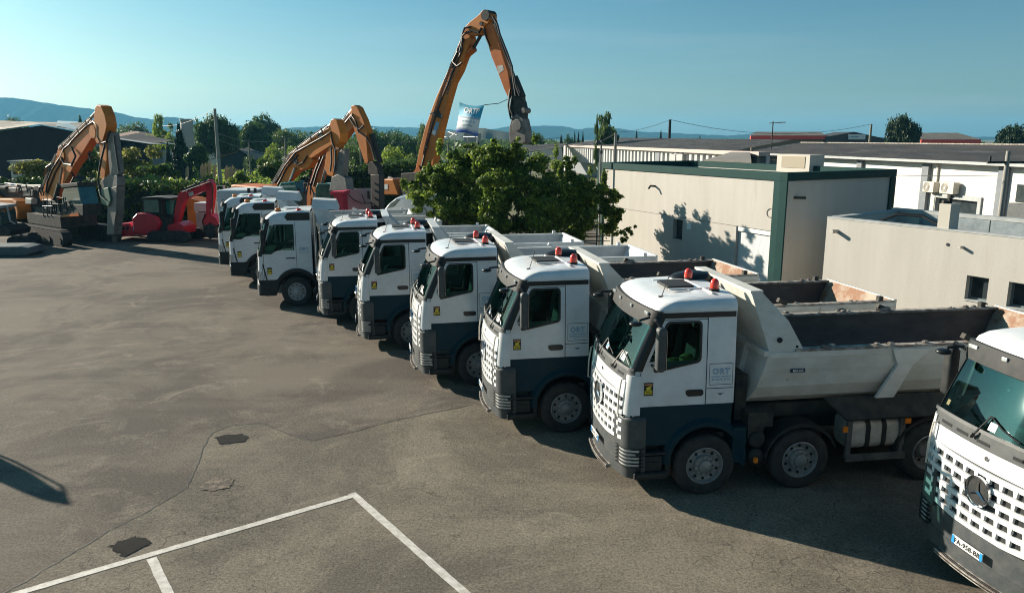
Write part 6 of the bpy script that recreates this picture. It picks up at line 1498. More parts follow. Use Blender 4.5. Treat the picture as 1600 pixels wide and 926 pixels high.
# silver car beyond the hedge
def car(px, py, D, lab, m, L_=4.2):
    x, _, z0 = at(px, py, D); o = empty('parked_car', (x, D, 0)); o.rotation_euler = (0, 0, R(200)); tag(o, lab, 'car')
    zb = max(0, z0)
    s = MB(); s.prism([(-L_/2, .35+zb), (-L_/2, .85+zb), (-L_/2+1.0, .95+zb), (L_/2-.3, .95+zb), (L_/2, .8+zb), (L_/2, .35+zb)], -.85, .85); bo = s.build('body', m, o, bevel=.12, bseg=3)
    s = MB(); s.prism([(-L_/2+.9, .93+zb), (-L_/2+1.6, 1.42+zb), (L_/2-1.1, 1.42+zb), (L_/2-.4, .93+zb)], -.74, .74); s.build('windows', M['mglass'], bo, bevel=.08)
    s = MB(); s.box(-L_/2+1.65, L_/2-1.2, -.66, .66, 1.42+zb, 1.45+zb); s.build('roof', m, bo)
    for wx in (-L_/2+.8, L_/2-.8):
        for y in (-.8, .8):
            s = MB(); s.cyl((wx, y-.08, .32+zb), (wx, y+.08, .32+zb), .32, n=16); s.build('wheel', M['tyre'], o)
silver = mat('car_silver', (.42, .45, .48), None, rough=.3, metal=.4, coat=.6)
car(400, 284, 98, 'silver car beyond the hedge, behind the middle excavator pair', silver)
car(301, 262, 150, 'small white car glinting beyond the pampas grass', M['white'], 3.8)
car(704, 264, 140, 'pale car roof glimpsed behind the foreground tree', silver)

# --- poles and wires ----------------------------------------------------------------
wood = mat('pole_wood', (.22, .21, .16), (.16, .15, .12), 3, .9)
conp = mat('pole_concrete', (.30, .29, .26), (.24, .235, .21), 3, .9)
def pole(px, yt, yb, D, r, lab, m=None, arm=False, group=None):
    p = at(px, yt, D); o = empty('utility_pole', (p[0], D, 0)); tag(o, lab, 'utility pole', group); s = MB(); s.cyl((0, 0, 0), (0, 0, p[2]), r*1.25, r*.85, n=10); s.build('shaft', m or conp, o, smooth=40)
    if arm:
        s = MB(); s.box(-.8, .8, -.05, .05, p[2]-.5, p[2]-.4)
        for x in (-.7, 0, .7): s.cyl((x, 0, p[2]-.4), (x, 0, p[2]-.2), .05, n=6)
        s.build('cross_arm', M['frame'], o)
    return (p[0], D, p[2])
P1 = pole(335.5, 170, 235, 80, .17, 'tall pale concrete utility pole right of the tower')
P2 = pole(1047, 187, 213, 120, .24, 'dark utility pole above the ribbed warehouse roof', M['frame'])
P3 = pole(1361.5, 194, 222, 140, .22, 'utility pole standing left of the round pine', wood)
P4 = pole(1576, 236, 338, 31, .10, 'slim pole with cross arm in front of the white warehouse wall', conp, True)
P5 = pole(388.5, 222, 260, 95, .10, 'thin pole just right of the shed with the brown roof', wood)
P6 = pole(445, 215, 262, 85, .10, 'thin dark pole in front of the bright green trees', wood)
P7 = pole(732, 163+50, 262, 66, .07, 'thin mast under the floating banner')
P8 = pole(962, 208, 255, 60, .13, 'utility pole in front of the ribbed warehouse, beside the lamp mast', conp)
P9 = pole(700, 224, 262, 80, .10, 'thin pole left of the white board sign', wood)
P10 = pole(563, 226, 268, 80, .10, 'thin dark pole between the two middle excavator arms', wood)
lp = at(939.5, 219, 36.4); o_ = empty('lamp_mast', (lp[0], 36.4, 0)); tag(o_, 'thin mast with a small floodlight at the left corner of the cream building', 'lamp mast')
s_ = MB(); s_.cyl((0, 0, 0), (0, 0, lp[2]), .06, .045, n=8); s_.build('mast', conp, o_, smooth=40)
s_ = MB(); s_.cbox((-.14, -.06, lp[2]-.12), (.24, .16, .14), Matrix.Rotation(R(20), 3, 'Y')); s_.cbox((0, 0, lp[2]), (.2, .06, .05)); s_.cbox((0, -.06, lp[2]-.55), (.12, .12, .16)); s_.build('floodlight', M['grey'], o_, bevel=.02)
an_ = at(1208, 190, 70); o_ = empty('tv_aerial', (an_[0], 70, 0)); tag(o_, 'tv aerial on a thin mast above the dark roofs', 'aerial')
s_ = MB(); s_.cyl((0, 0, 3.5), (0, 0, an_[2]), .05, n=6); s_.build('mast', M['frame'], o_)
s_ = MB(); s_.cyl((-.3, 0, an_[2]-.15), (1.1, 0, an_[2]-.05), .03, n=5)
for x in (-.2, .1, .4, .7, 1.0): s_.cyl((x, -.35, an_[2]-.12), (x, .35, an_[2]-.12), .018, n=5)
s_.build('aerial_rods', M['frame'], o_)
def wire(a, b, sag, lab, r=.022, gr='overhead wires'):
    a, b = V(*a), V(*b); pts = []
    for k in range(17):
        u = k/16; p = a.lerp(b, u); p.z -= sag*4*u*(1-u); pts.append(p)
    s = MB(); s.tube(pts, r, 5); tag(s.build('overhead_wire', wirem), lab, 'wire', gr)
wirem = mat('wire_pale', (.20, .20, .19), None, rough=.6)
wire(P1, at(240, 193, 160), 1.0, 'overhead wire leaving the tall concrete pole leftwards')
wire((P1[0], P1[1], P1[2]-2.4), (P6[0], P6[1], P6[2]-.1), .6, 'overhead wire sagging from the tall concrete pole to the thin dark pole', .03)
wire((P1[0], P1[1], P1[2]-3.0), at(540, 220, 88), 1.6, 'lowest overhead wire sagging right of the tall concrete pole', .03)
wire(P6, at(700, 218, 84), .5, 'overhead wire crossing behind the middle excavator arms', .026)
wire(at(655, 223, 80), at(880, 214, 80), .4, 'overhead wire crossing below the floating banner', .026)
wire(P2, at(930, 205, 118), .8, 'overhead wire running left from the dark roof pole', .03)
wire(P2, P3, 1.9, 'long overhead wire between the dark roof pole and the pine side pole', .035)
wire((P4[0]-.3, P4[1], at(1576, 274, 31)[2]), at(1400, 274, 33.5), .02, 'thin cable crossing the white warehouse wall', .012)
wire(P8, at(888, 226, 60), .4, 'short wire down to the corner of the ribbed warehouse', .02)
# --- sign board below banner
o_ = empty('board_sign', (0, 0, 0)); tag(o_, 'pale blank billboard standing beneath the floating banner', 'sign board'); a, b2 = at(725, 208, 70), at(752, 222, 70); s_ = MB(); s_.box(a[0], b2[0], 70, 70.12, b2[2], a[2]); s_.build('board', M['conc'], o_)
s_ = MB(); s_.box(a[0]+.2, a[0]+.3, 70.02, 70.1, 0, b2[2]); s_.box(b2[0]-.3, b2[0]-.2, 70.02, 70.1, 0, b2[2]); s_.build('post', M['frame'], o_)

# --- inflated banner --------------------------------------------------------------
bm_ = bpy.data.materials.new('banner_print'); bm_.use_nodes = True; t = bm_.node_tree; N = t.nodes; L = t.links; b = N['Principled BSDF']; b.inputs['Roughness'].default_value = .5
tc = N.new('ShaderNodeTexCoord'); sp = N.new('ShaderNodeSeparateXYZ'); cr = N.new('ShaderNodeValToRGB'); L.new(tc.outputs['UV'], sp.inputs[0])
nz = N.new('ShaderNodeTexNoise'); nz.inputs['Scale'].default_value = 2.2; L.new(tc.outputs['UV'], nz.inputs['Vector']); ma = N.new('ShaderNodeMath'); ma.operation = 'MULTIPLY_ADD'; L.new(nz.outputs[0], ma.inputs[0]); ma.inputs[1].default_value = .22; L.new(sp.outputs[1], ma.inputs[2]); L.new(ma.outputs[0], cr.inputs[0])
e = cr.color_ramp.elements; e[0].position = .16; e[0].color = (.01, .10, .42, 1); e[1].position = .30; e[1].color = (.70, .76, .78, 1); x = e.new(.62); x.color = (.72, .78, .80, 1); x = e.new(.74); x.color = (.03, .36, .58, 1); x = e.new(1.0); x.color = (.02, .38, .55, 1)
L.new(cr.outputs[0], b.inputs['Base Color'])
cor = [V(*at(711, 208, 46.5)), V(*at(746, 214, 45.5)), V(*at(757, 164, 45.3)), V(*at(718, 160, 46.3))]
def bq(u, v, o=0):
    p = cor[0]*(1-u)*(1-v) + cor[1]*u*(1-v) + cor[2]*u*v + cor[3]*(1-u)*v
    pin = .10*math.sin(math.pi*v)*(.5-u)*2*.6; p = p + V(pin - .10*0, 0, 0); p.z += -.12*math.sin(math.pi*u)*(v-.5)*2
    bulge = .28*math.sin(math.pi*u)*math.sin(math.pi*v)
    return p + V(0, -bulge-o, 0)
rows = [[bq(i/20, j/14) for i in range(21)] for j in range(15)]; rb = [[V(2*0+p.x, p.y, p.z) + V(0, .06+2*.28*math.sin(math.pi*i/20)*math.sin(math.pi*j/14), 0) for i, p in enumerate(r_)] for j, r_ in enumerate(rows)]
s_ = MB(); s_.grid(rows); s_.grid([list(reversed(r_)) for r_ in rb])
bo = s_.build('banner', bm_, smooth=60); tag(bo, 'blue and white inflated banner lettered ORTP, floating beside the tall orange boom', 'banner')
uvl = bo.data.uv_layers.new(name='UVMap'); n1 = 21*15
for pl in bo.data.polygons:
    for li in pl.loop_indices:
        vi = bo.data.loops[li].vertex_index; k = vi % n1; i, j = k % 21, k//21
        uvl.data[li].uv = ((i if vi < n1 else 20-i)/20, j/14)
s_ = MB()
def btext(body, size, u0, v0, mi, bold):
    vs, fs = text_geo(body, size, bold)
    for v in [0]:
        s_.add([bq(u0+vx/1.95, v0+vy/1.9, .02) for vx, vy, _ in vs], fs, mi)
btext("ORTP", .50, .54, .80, 0, .018); btext("DEMOLITION TERRASSEMENT", .13, .52, .55, 1, .003); btext("04 90 76 37 91", .20, .50, .42, 1, .004); btext("LOCATION", .17, .48, .28, 1, .004)
s_.build('banner_lettering', [M['plate'], M['letter'] if 'letter' in M else M['blue']], bo)
for k, (a, b2) in enumerate(((cor[0], at(693, 214, 50)), (cor[0], at(708, 262, 50)), (cor[2], at(800, 152, 50)), (cor[1], at(741, 262, 47)), (cor[1], at(700, 206, 50)))):
    s_ = MB(); s_.tube([V(*a), (V(*a)+V(*b2))/2 - V(0, 0, .15), V(*b2)], .022, 5); s_.build('tether_rope', M['plate'] if k != 2 else M['frame'], bo)

# --- unseen flag shape, a stand-in added to cast the lower left shadow ---------------------------
tip = gz(117, 784); k = 3.6/math.tan(SUN_EL); sx, sy = math.cos(SUN_AZ), math.sin(SUN_AZ)
side_ = V(-sy, sx, 0); base_ = V(tip[0]+sx*k*1.0, tip[1]+sy*k, 0) - side_*.34
o_ = empty('shadow_stand_in', (base_.x, base_.y, 0)); tag(o_, 'unseen rounded stand-in beyond the left edge, added to cast the curved shadow on asphalt', 'shadow caster')
s_ = MB(); s_.tube([V(0, 0, 0), V(0, 0, 2.6), side_*.12+V(0, 0, 3.3), side_*.45+V(0, 0, 3.6)], .03); s_.build('pole', M['dark'], o_)  # bent stem of the added shadow caster
pl = [(0, .9), (.50, .9), (.52, 3.2), (.50, 3.42), (.43, 3.56), (.34, 3.58), (.24, 3.45), (.09, 2.9), (0, 2.0)]; pl = [(a*1.15, z) for a, z in pl]
s_ = MB(); s_.add([side_*a + V(0, 0, z) for a, z in pl] + [side_*a + V(sx*.02, sy*.02, z) for a, z in pl], [tuple(range(9)), tuple(range(17, 8, -1))]); s_.build('caster_panel', M['dark'], o_)
# ------------------------------------------------------------------ vegetation
def leafm(name, c1, c2, tr=.25, isl=.35, scale=.5, sp=.15):
    return mat(name, c1, c2, scale, .5, island=isl, transl=tr, spec=sp)
LM = {
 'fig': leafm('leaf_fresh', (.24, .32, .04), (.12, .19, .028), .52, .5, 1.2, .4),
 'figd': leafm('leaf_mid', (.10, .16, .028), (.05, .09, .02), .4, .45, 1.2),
 'dark': leafm('leaf_dark', (.045, .10, .026), (.07, .13, .03), .3, .4, .3),
 'mid': leafm('leaf_olive', (.11, .17, .035), (.065, .11, .026), .35, .4, .3),
 'bright': leafm('leaf_bright', (.24, .32, .045), (.16, .23, .035), .45, .35, .3),
 'hedge': leafm('leaf_hedge', (.09, .15, .025), (.05, .09, .018), .18, .45, .4),
 'oliv': leafm('leaf_straw', (.24, .24, .06), (.13, .15, .04), .35, .35, .3),
 'pine': leafm('leaf_pine', (.018, .038, .015), (.03, .055, .02), .06, .4, .4)}
bark = mat('bark', (.10, .085, .065), (.16, .14, .11), 6, .95, bump=.5)
def leaves(name, clumps, n, size, m, parent=None, loc=(0, 0, 0), seed=0, flat=.35, shell=.55, sz2=None):
    """n leaf quads scattered through ellipsoid clumps (x,y,z,rx,ry,rz)"""
    rs = np.random.RandomState(seed); cl = np.array(clumps, float); vol = cl[:, 3]*cl[:, 4]*cl[:, 5]; w = vol**.75; w /= w.sum()
    idx = rs.choice(len(cl), n, p=w); d = rs.normal(size=(n, 3)); d /= np.linalg.norm(d, axis=1)[:, None]
    r = shell + (1-shell)*rs.rand(n); r *= (1 + .12*rs.normal(size=n))
    p = cl[idx, :3] + d*cl[idx, 3:6]*r[:, None]
    a = rs.normal(size=(n, 3)); a /= np.linalg.norm(a, axis=1)[:, None]
    nn = d*.6 + a*.8 + np.array([0, 0, flat]); nn /= np.linalg.norm(nn, axis=1)[:, None]
    u = np.cross(nn, rs.normal(size=(n, 3))); u /= np.linalg.norm(u, axis=1)[:, None]; v = np.cross(nn, u)
    s = size*(.6+.8*rs.rand(n))[:, None]
    q = np.stack([p - u*s*.5, p + v*s*.36 + nn*s*.10, p + u*s*.5, p - v*s*.36 + nn*s*.10], 1).reshape(-1, 3)
    me = bpy.data.meshes.new(name); me.vertices.add(4*n); me.vertices.foreach_set('co', q.ravel()); me.loops.add(4*n); me.loops.foreach_set('vertex_index', np.arange(4*n)); me.polygons.add(n)
    me.polygons.foreach_set('loop_start', np.arange(0, 4*n, 4)); me.materials.append(m); me.update(calc_edges=True); me.validate()
    o = bpy.data.objects.new(name, me); COL.objects.link(o); o.location = loc
    if parent: o.parent = parent
    return o
def crown_clumps(rs, R_, H0, H1, n, cr, squash=.8):
    out = []
    for _ in range(n):
        d = rs.normal(size=3); d /= np.linalg.norm(d); rr = rs.rand()**.4
        z = (H0+H1)/2 + d[2]*(H1-H0)/2*rr*.85; k = math.sqrt(max(.1, 1-((z-(H0+H1)/2)/((H1-H0)/2+1e-6))**2*.8))
        s = cr*(.6+.7*rs.rand()); out.append((d[0]*R_*rr*k*.85, d[1]*R_*rr*k*.85, z, s, s, s*squash))
    return out
def limbs(name, base_r, h, targets, m, parent, seed=0):
    rs = random.Random(seed); b = MB()
    b.tube([(0, 0, -.05), (rs.uniform(-.1, .1), 0, h*.5), (0, 0, h)], [base_r*1.2, base_r*.9, base_r*.7], 9)
    for t in targets:
        t = V(*t); s0 = V(0, 0, h*rs.uniform(.6, 1.0)); mid_ = s0.lerp(t, .5) + V(rs.uniform(-.2, .2), rs.uniform(-.2, .2), .15*t.z*.2)
        b.tube([s0, mid_, t], [base_r*.5, base_r*.3, base_r*.08], 6)
    return b.build(name, m, parent, smooth=50)

# foreground trees
def pxz(px, py, D): p = at(px, py, D); return p
def fore_tree(name, lab, bx, D, clpx, n, size, leafset, seed, trunk_h, br=.16):
    p = at(bx, 300, D); o = empty(name, (p[0], D, 0)); tag(o, lab, 'tree'); rs = np.random.RandomState(seed); cl = []
    for (x, y, r, dy) in clpx:
        q = at(x, y, D+dy); rr = r/F*D
        for _ in range(8):
            d = rs.normal(size=3)*rr*.55; s = rr*(.30+.34*rs.rand()); cl.append((q[0]-p[0]+d[0], dy+d[1]*1.1, q[2]+d[2]*.8, s, s, s*.75))
        for _ in range(2):
            d = rs.normal(size=3)*rr*.8; h_ = rr*(.3+.35*rs.rand()); cl.append((q[0]-p[0]+d[0], dy+d[1], q[2]+abs(d[2])*.6+h_*.4, .14, .14, h_))
    k = len(cl)
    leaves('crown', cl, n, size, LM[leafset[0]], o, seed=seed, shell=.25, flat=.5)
    leaves('crown_darker_leaves', cl[::2]+cl[1::3], n//2, size*1.05, LM[leafset[1]], o, seed=seed+1, shell=.2, flat=.5)  # second leaf set in a darker green, mixed through the same clumps
    tg_ = [(c[0]*.85, c[1]*.85, c[2]*.92) for c in cl[::15]]
    limbs('trunk', br, trunk_h, tg_, bark, o, seed)
    # twigs sticking out of the outline
    b = MB()
    for c in cl[::3]:
        d = V(*(rs.normal(size=3)*np.array([1, 1, .7]) + np.array([0, 0, .5]))).normalized(); a = V(c[0], c[1], c[2]); b.tube([a, a+d*c[3]*1.5], [.02, .006], 4)
    b.build('twig', bark, o)
    return o
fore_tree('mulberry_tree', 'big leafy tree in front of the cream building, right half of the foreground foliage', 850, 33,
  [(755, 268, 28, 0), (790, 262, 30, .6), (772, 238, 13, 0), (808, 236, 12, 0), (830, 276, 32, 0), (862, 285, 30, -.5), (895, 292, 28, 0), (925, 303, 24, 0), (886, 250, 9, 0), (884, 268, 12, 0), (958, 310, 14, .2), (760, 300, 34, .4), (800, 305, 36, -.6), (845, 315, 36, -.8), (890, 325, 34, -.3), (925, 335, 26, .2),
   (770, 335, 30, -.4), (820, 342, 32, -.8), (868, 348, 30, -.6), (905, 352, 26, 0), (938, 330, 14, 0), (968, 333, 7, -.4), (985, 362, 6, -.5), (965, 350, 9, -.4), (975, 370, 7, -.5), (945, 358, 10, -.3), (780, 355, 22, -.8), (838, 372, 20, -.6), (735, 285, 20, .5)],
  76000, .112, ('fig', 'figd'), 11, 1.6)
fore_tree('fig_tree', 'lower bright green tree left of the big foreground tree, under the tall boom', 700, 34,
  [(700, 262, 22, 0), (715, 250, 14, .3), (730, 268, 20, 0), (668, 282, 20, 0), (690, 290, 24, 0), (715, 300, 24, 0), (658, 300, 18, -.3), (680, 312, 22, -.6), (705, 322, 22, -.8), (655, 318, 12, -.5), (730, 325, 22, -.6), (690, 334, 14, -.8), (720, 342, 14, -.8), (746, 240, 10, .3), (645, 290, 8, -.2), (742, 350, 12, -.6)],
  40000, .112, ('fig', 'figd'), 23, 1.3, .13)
# yellow-green plant by the cream wall
p = at(921, 378, 33); 
o_ = empty('garden_bin', (p[0], 33, 0)); tag(o_, 'small lime green bin at the foot of the cream building', 'bin'); s_ = MB(); s_.prism([(-.16, 0), (.16, 0), (.2, 1.05), (-.2, 1.05)], -.18, .18); s_.build('bin_body', mat('lime_plastic', (.35, .65, .02), None), o_, bevel=.03); s_ = MB(); s_.box(-.22, .22, -.2, .2, 1.05, 1.12); s_.build('lid', mat('lime_plastic', (.35, .65, .02), None), o_, bevel=.02)

# hedge at the back of the yard
def hedge(name, lab, segs, D, n, seed, m='hedge'):
    rs = np.random.RandomState(seed); cl = []
    for (x0, x1, y0, y1) in segs:
        k = max(2, int((x1-x0)/9))
        for i in range(k):
            x = x0+(x1-x0)*(i+.5)/k; y = y0+(y1-y0)*(i+.5)/k; p = at(x, y, D); zt = p[2]
            for z in np.arange(.5, zt, .75): cl.append((p[0]+rs.normal()*.15, D+rs.normal()*.15, min(z, zt-.45)+rs.normal()*.10, .62+.2*rs.rand(), .6, .55))
    o = leaves(name, cl, n, .26, LM[m], seed=seed, shell=.55, flat=.35)
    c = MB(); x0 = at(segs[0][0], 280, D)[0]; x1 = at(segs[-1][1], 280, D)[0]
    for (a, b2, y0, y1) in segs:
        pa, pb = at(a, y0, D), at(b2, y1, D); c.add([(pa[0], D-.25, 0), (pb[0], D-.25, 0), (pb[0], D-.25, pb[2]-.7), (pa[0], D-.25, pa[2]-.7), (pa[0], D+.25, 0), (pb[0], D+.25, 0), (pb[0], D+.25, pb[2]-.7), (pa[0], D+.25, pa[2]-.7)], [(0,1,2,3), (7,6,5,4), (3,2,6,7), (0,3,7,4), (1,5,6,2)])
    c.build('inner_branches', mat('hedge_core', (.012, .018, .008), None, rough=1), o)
    tag(o, lab, 'hedge'); return o
hedge('clipped_hedge', 'long dark clipped hedge behind the left and red excavators', [(-60, 60, 272, 273), (60, 200, 276, 284), (200, 300, 283, 283), (300, 400, 284, 286), (400, 470, 290, 292)], 54, 15000, 31)
hedge('tall_hedge', 'taller dark hedge behind the middle excavators, right stretch', [(470, 530, 262, 256), (530, 600, 254, 250), (600, 700, 252, 250), (700, 780, 250, 252)], 57, 11000, 37, 'dark')
# loose shrubs on the hedge
def shrub(name, px, py, w, h, D, m, lab, n=900, size=.3, seed=1, cat='shrub', group=None):
    p = at(px, py, D); rs = np.random.RandomState(seed); k = D/F; cl = []; zc = p[2]; W_, H_ = w*k/2, h*k/2
    for _ in range(12):
        cl.append((rs.normal()*W_*.45, rs.normal()*W_*.3, zc+rs.normal()*H_*.35, W_*.42, W_*.4, H_*.42))
    o = leaves(name, cl, n, size, LM[m], loc=(p[0], D, 0), seed=seed); tag(o, lab, cat, group)
    s = MB(); s.tube([(0, 0, 0), (0, 0, zc)], [.12, .06], 6); s.build('stem', bark, o); return o
shrub('bush', 75, 262, 90, 34, 60, 'oliv', 'yellowish feathery bush left of the left excavator boom', 1600, .3, 3)
shrub('bush', 205, 252, 70, 46, 62, 'oliv', 'yellowish bush right of the left excavator breaker', 1800, .3, 4)
shrub('bush', 140, 258, 50, 40, 60, 'mid', 'green bush seen beneath the left excavator arm', 1000, .3, 5)
shrub('bush', 250, 268, 60, 26, 60, 'mid', 'low green bush in front of the cypress', 900, .3, 6)
shrub('bush', 375, 280, 26, 22, 56, 'bright', 'light green bush beside the silver car', 600, .28, 7)
shrub('bush', 425, 268, 40, 34, 64, 'mid', 'green bush right of the silver car', 900, .3, 8)
shrub('bush', 310, 246, 40, 34, 90, 'dark', 'dark rounded olive bush beside the cypress', 1200, .4, 9)

# pampas grass
pl_ = leafm('plume', (.50, .42, .28), (.42, .35, .22), .3, .2)
for i, (x, y) in enumerate(((291, 266), (314, 262), (319, 261), (326, 258), (334, 264), (352, 265), (357, 267), (361, 265), (366, 270), (372, 271))):
    p = at(x, y, 60); o_ = empty('pampas_plume', (p[0], 60, 0)); tag(o_, ['pale pampas plume left of the plume row, by the white car', 'pale feathery pampas plume standing above the hedge'][min(i, 1)], 'pampas grass', 'pampas plumes above the hedge')
    s_ = MB(); s_.tube([(0, 0, 0), (0, 0, p[2]-.3)], .02, 4); s_.build('stem', bark, o_); s_ = MB(); s_.tube([(0, 0, p[2]-.8), (.03, 0, p[2]-.35), (.08, 0, p[2]+.1), (.16, 0, p[2]+.35)], [.05, .15, .12, .02], 6); s_.build('plume', pl_, o_)

# ---- far trees: four kinds of crown, copied and scaled
PROTO = {}
def proto(kind, m, seed):
    rs = np.random.RandomState(seed)
    if kind == 'round': cl = crown_clumps(rs, 1.0, .38, 1.0, 40, .24); n, sz = 5200, .062
    elif kind == 'dense': cl = crown_clumps(rs, 1.0, .40, 1.0, 60, .27); n, sz = 12000, .075
    elif kind == 'loose': cl = crown_clumps(rs, .95, .2, 1.0, 22, .22); n, sz = 3000, .07
    elif kind == 'cypress': cl = [(0, 0, .06+.9*i/16, .5*(1-(i/16)**1.6)+.06, .5*(1-(i/16)**1.6)+.06, .08) for i in range(17)]; n, sz = 3600, .10
    elif kind == 'poplar': cl = [(rs.normal()*.25, rs.normal()*.25, .15+.8*rs.rand(), .28, .28, .09) for i in range(26)]; n, sz = 2200, .10
    o = leaves('crown', cl, n, sz, LM[m], seed=seed, shell=.5); COL.objects.unlink(o); return o.data
def trunk_data():
    b = MB(); b.tube([(0, 0, -.02), (.01, 0, .3), (0, 0, .75)], [.06, .045, .015], 7)
    for a in range(6): b.tube([(0, 0, .25+.06*a), (.45*math.cos(a*1.9), .45*math.sin(a*1.9), .55+.05*a)], [.03, .006], 5)
    o = b.build('trunk', bark); COL.objects.unlink(o); return o.data
TD = trunk_data()
def ftree(px, yt, w, D, kind, m, lab, seed=0, name=None, yaw=0):
    key = (kind, m, seed % 3)
    if key not in PROTO: PROTO[key] = proto(kind, m, 50+seed % 3+len(PROTO)*7)
    p = at(px, yt, D); h = p[2]; r = w/F*D/2
    nm = name or {'round': 'broadleaf_tree', 'dense': 'pine_tree', 'loose': 'broadleaf_tree', 'cypress': 'cypress_tree', 'poplar': 'poplar_tree'}[kind]
    o = empty(nm, (p[0], D, 0), yaw or (px*1.7) % 6.28); tag(o, lab, 'tree'); k = 1.0 if kind != 'cypress' else .56
    rr = r/(.88 if kind in ('round', 'loose', 'dense') else (.56 if kind == 'cypress' else .5))
    c = bpy.data.objects.new('crown', PROTO[key]); COL.objects.link(c); c.parent = o; c.scale = (rr, rr, h/1.08)
    t_ = bpy.data.objects.new('trunk', TD); COL.objects.link(t_); t_.parent = o; t_.scale = (rr*.8 if kind != 'cypress' else rr*.4, rr*.8 if kind != 'cypress' else rr*.4, h/1.1); return o
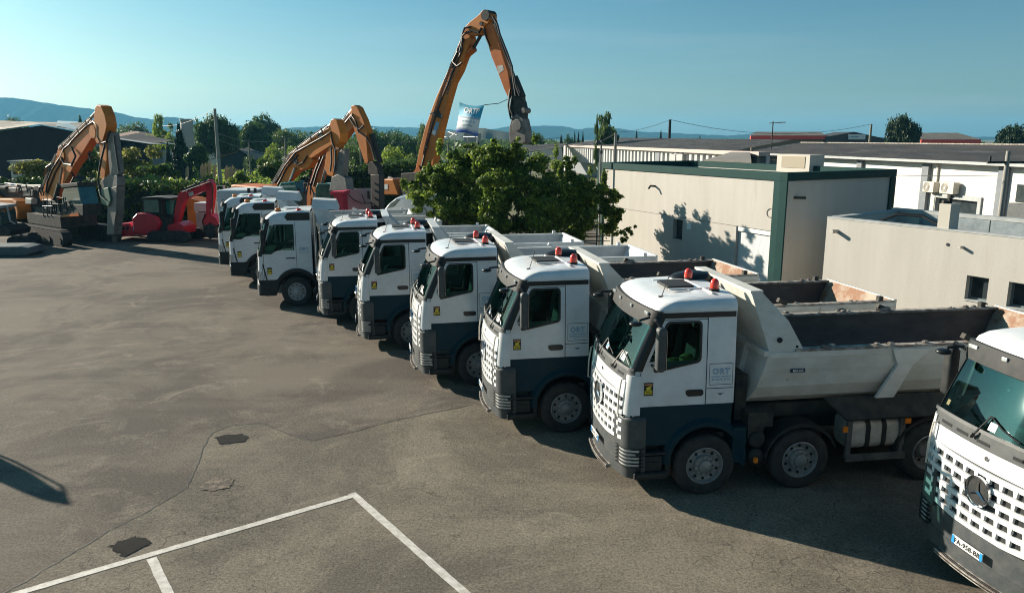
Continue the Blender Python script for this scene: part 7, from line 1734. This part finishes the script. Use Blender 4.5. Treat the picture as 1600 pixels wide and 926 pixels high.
FT = [
 (336, 181, 62, 130, 'dense', 'dark', 'large dark round tree directly behind the tall concrete pole', 0),
 (411, 183, 46, 190, 'dense', 'dark', 'dark round topped tree on the skyline left of the middle excavators', 1),
 (392, 196, 60, 150, 'dense', 'dark', 'broad dark tree in front of the skyline tree, right of the shed roof', 2),
 (278, 188, 36, 92, 'cypress', 'pine', 'tall dark pointed cypress left of the pale tower', 0),
 (261, 218, 16, 96, 'cypress', 'pine', 'short dark clipped cypress left of the tall one', 1),
 (244, 172, 12, 125, 'poplar', 'bright', 'slender pale poplar with a tuft on top', 0),
 (256, 184, 16, 140, 'poplar', 'mid', 'darker slender tree between poplar and cypress', 1),
 (228, 208, 40, 118, 'loose', 'bright', 'bright green low tree at the poplar foot', 0),
 (262, 206, 34, 122, 'loose', 'bright', 'bright green small tree behind the tall cypress', 1),
 (124, 176, 22, 160, 'cypress', 'dark', 'dark conifer tip behind the barn roof', 2),
 (136, 182, 20, 165, 'loose', 'dark', 'thin dark tree right of the conifer tip behind the barn', 2),
 (205, 190, 60, 210, 'round', 'mid', 'wide dull green tree behind the brown tiled house', 0),
 (160, 200, 40, 150, 'loose', 'mid', 'dull tree behind the left excavator arm tip', 1),
 (450, 200, 60, 170, 'round', 'mid', 'dull green tree behind the middle excavator boom', 1),
 (425, 222, 44, 105, 'loose', 'bright', 'bright yellow green tree left of the middle boom', 2),
 (462, 226, 40, 100, 'loose', 'bright', 'bright yellow green tree partly behind the middle boom', 0),
 (395, 236, 40, 100, 'loose', 'dark', 'dark low tree right of the brown roofed shed', 0),
 (590, 200, 70, 150, 'round', 'dark', 'dark wide tree right of the higher middle excavator arm', 2),
 (635, 203, 60, 145, 'round', 'dark', 'dark tree left of the tall boom foot', 0),
 (668, 191, 38, 110, 'round', 'mid', 'round olive green tree touching the tall boom', 1),
 (560, 222, 60, 95, 'loose', 'mid', 'mid green tree seen between the two middle arms', 2),
 (612, 226, 70, 92, 'loose', 'bright', 'light green shrubby tree row behind the tall hedge, left of the tall boom', 1),
 (648, 234, 44, 84, 'loose', 'mid', 'low green tree right behind the tall hedge', 0),
 (718, 232, 60, 90, 'loose', 'mid', 'green tree behind the blank billboard', 1),
 (770, 222, 44, 100, 'loose', 'mid', 'green tree right of the billboard', 2),
 (828, 204, 22, 170, 'round', 'dark', 'dark tree just right of the crusher jaw', 0),
 (842, 208, 20, 170, 'round', 'dark', 'second dark tree right of the crusher jaw', 1),
 (877, 208, 12, 180, 'cypress', 'pine', 'leftmost cypress of the group above the ribbed annex', 0),
 (888, 203, 16, 185, 'loose', 'dark', 'loose dark tree among the cypresses above the annex', 2),
 (898, 203, 8, 180, 'cypress', 'pine', 'thin cypress left of its equally thin neighbour', 1),
 (904, 202, 8, 182, 'cypress', 'pine', 'middle thin cypress of three above the annex', 2),
 (911, 202, 8, 184, 'cypress', 'pine', 'rightmost thin cypress of three above the annex', 0),
 (946, 166, 22, 120, 'poplar', 'mid', 'tall wispy poplar rising behind the ribbed warehouse', 0),
 (960, 180, 22, 122, 'poplar', 'mid', 'shorter wispy poplar right of the tall wispy one', 1),
 (933, 176, 7, 118, 'poplar', 'mid', 'very thin bare poplar left of the tall wispy one', 2),
 (995, 200, 7, 230, 'cypress', 'pine', 'small lone cypress on the roofline right of the wispy poplars', 0),
 (1033, 201, 9, 230, 'cypress', 'pine', 'small dark conifer just left of the dark roof pole', 1),
 (1094, 208, 6, 240, 'cypress', 'pine', 'tiny dark conifer tip right of the dark roof pole', 2),
 (1413, 183, 50, 140, 'dense', 'pine', 'round dark pine rising above the long dark roof', 0),
 (1592, 193, 60, 150, 'dense', 'pine', 'dark pine at the upper right photo edge', 1),
 (15, 184, 60, 230, 'round', 'dark', 'dark tree behind the barn at the left edge', 1),
]
for f in FT: ftree(*f)
# far woodland and fields that read as one mass
rs = np.random.RandomState(99); cl = []
for _ in range(520):
    D = rs.uniform(170, 620); px = rs.uniform(-150, 1750); p = at(px, 216, D)
    if 880 < px and D < 330: continue
    h = rs.uniform(3.2, 5.6) if px > 640 else rs.uniform(4, 7.5); h = min(h, HC + (10 if px < 640 else 3)/F*D)
    s = h*rs.uniform(.5, .9); cl.append((p[0], D, h*.55, s*1.5, s, h*.5))
wl = leaves('distant_woodland', cl, 60000, 1.15, LM['mid'], seed=5, shell=.7); tag(wl, kind='stuff')
cl = []
for _ in range(330):
    D = rs.uniform(68, 150); px = rs.uniform(150, 800); p = at(px, 216, D); h = rs.uniform(.8, 2.0); cl.append((p[0], D, h*.5, h*1.4, h, h*.6))
wl = leaves('undergrowth', cl, 30000, .42, LM['bright'], seed=6, shell=.6); tag(wl, kind='stuff')
# rubble heaps
rub = mat('rubble', (.20, .19, .17), (.30, .28, .25), 3, .95, bump=.5)
b = MB(); random.seed(8)
for _ in range(260):
    x = random.uniform(-25, -20); y = random.uniform(46.5, 50); s = random.uniform(.06, .28); h = max(0, 1.3 - abs(x+22.4)*.55 - abs(y-48)*.35)
    b.sphere((x, y, random.uniform(0, 1)*h), s, 6, 4, (1.2, 1, .8))
tag(b.build('rubble_heap', rub), kind='stuff')
# haze
hz = bpy.data.materials.new('haze_air'); hz.use_nodes = True; t = hz.node_tree; t.nodes.clear(); o_ = t.nodes.new('ShaderNodeOutputMaterial'); pv = t.nodes.new('ShaderNodeVolumePrincipled')
pv.inputs['Color'].default_value = (.20, .60, .92, 1); pv.inputs['Density'].default_value = .00015; pv.inputs['Anisotropy'].default_value = .2; t.links.new(pv.outputs[0], o_.inputs['Volume'])
b = MB(); b.box(-6050, 6050, -320, 6450, -2, 158); hb_ = b.build('haze', hz); tag(hb_, kind='stuff')
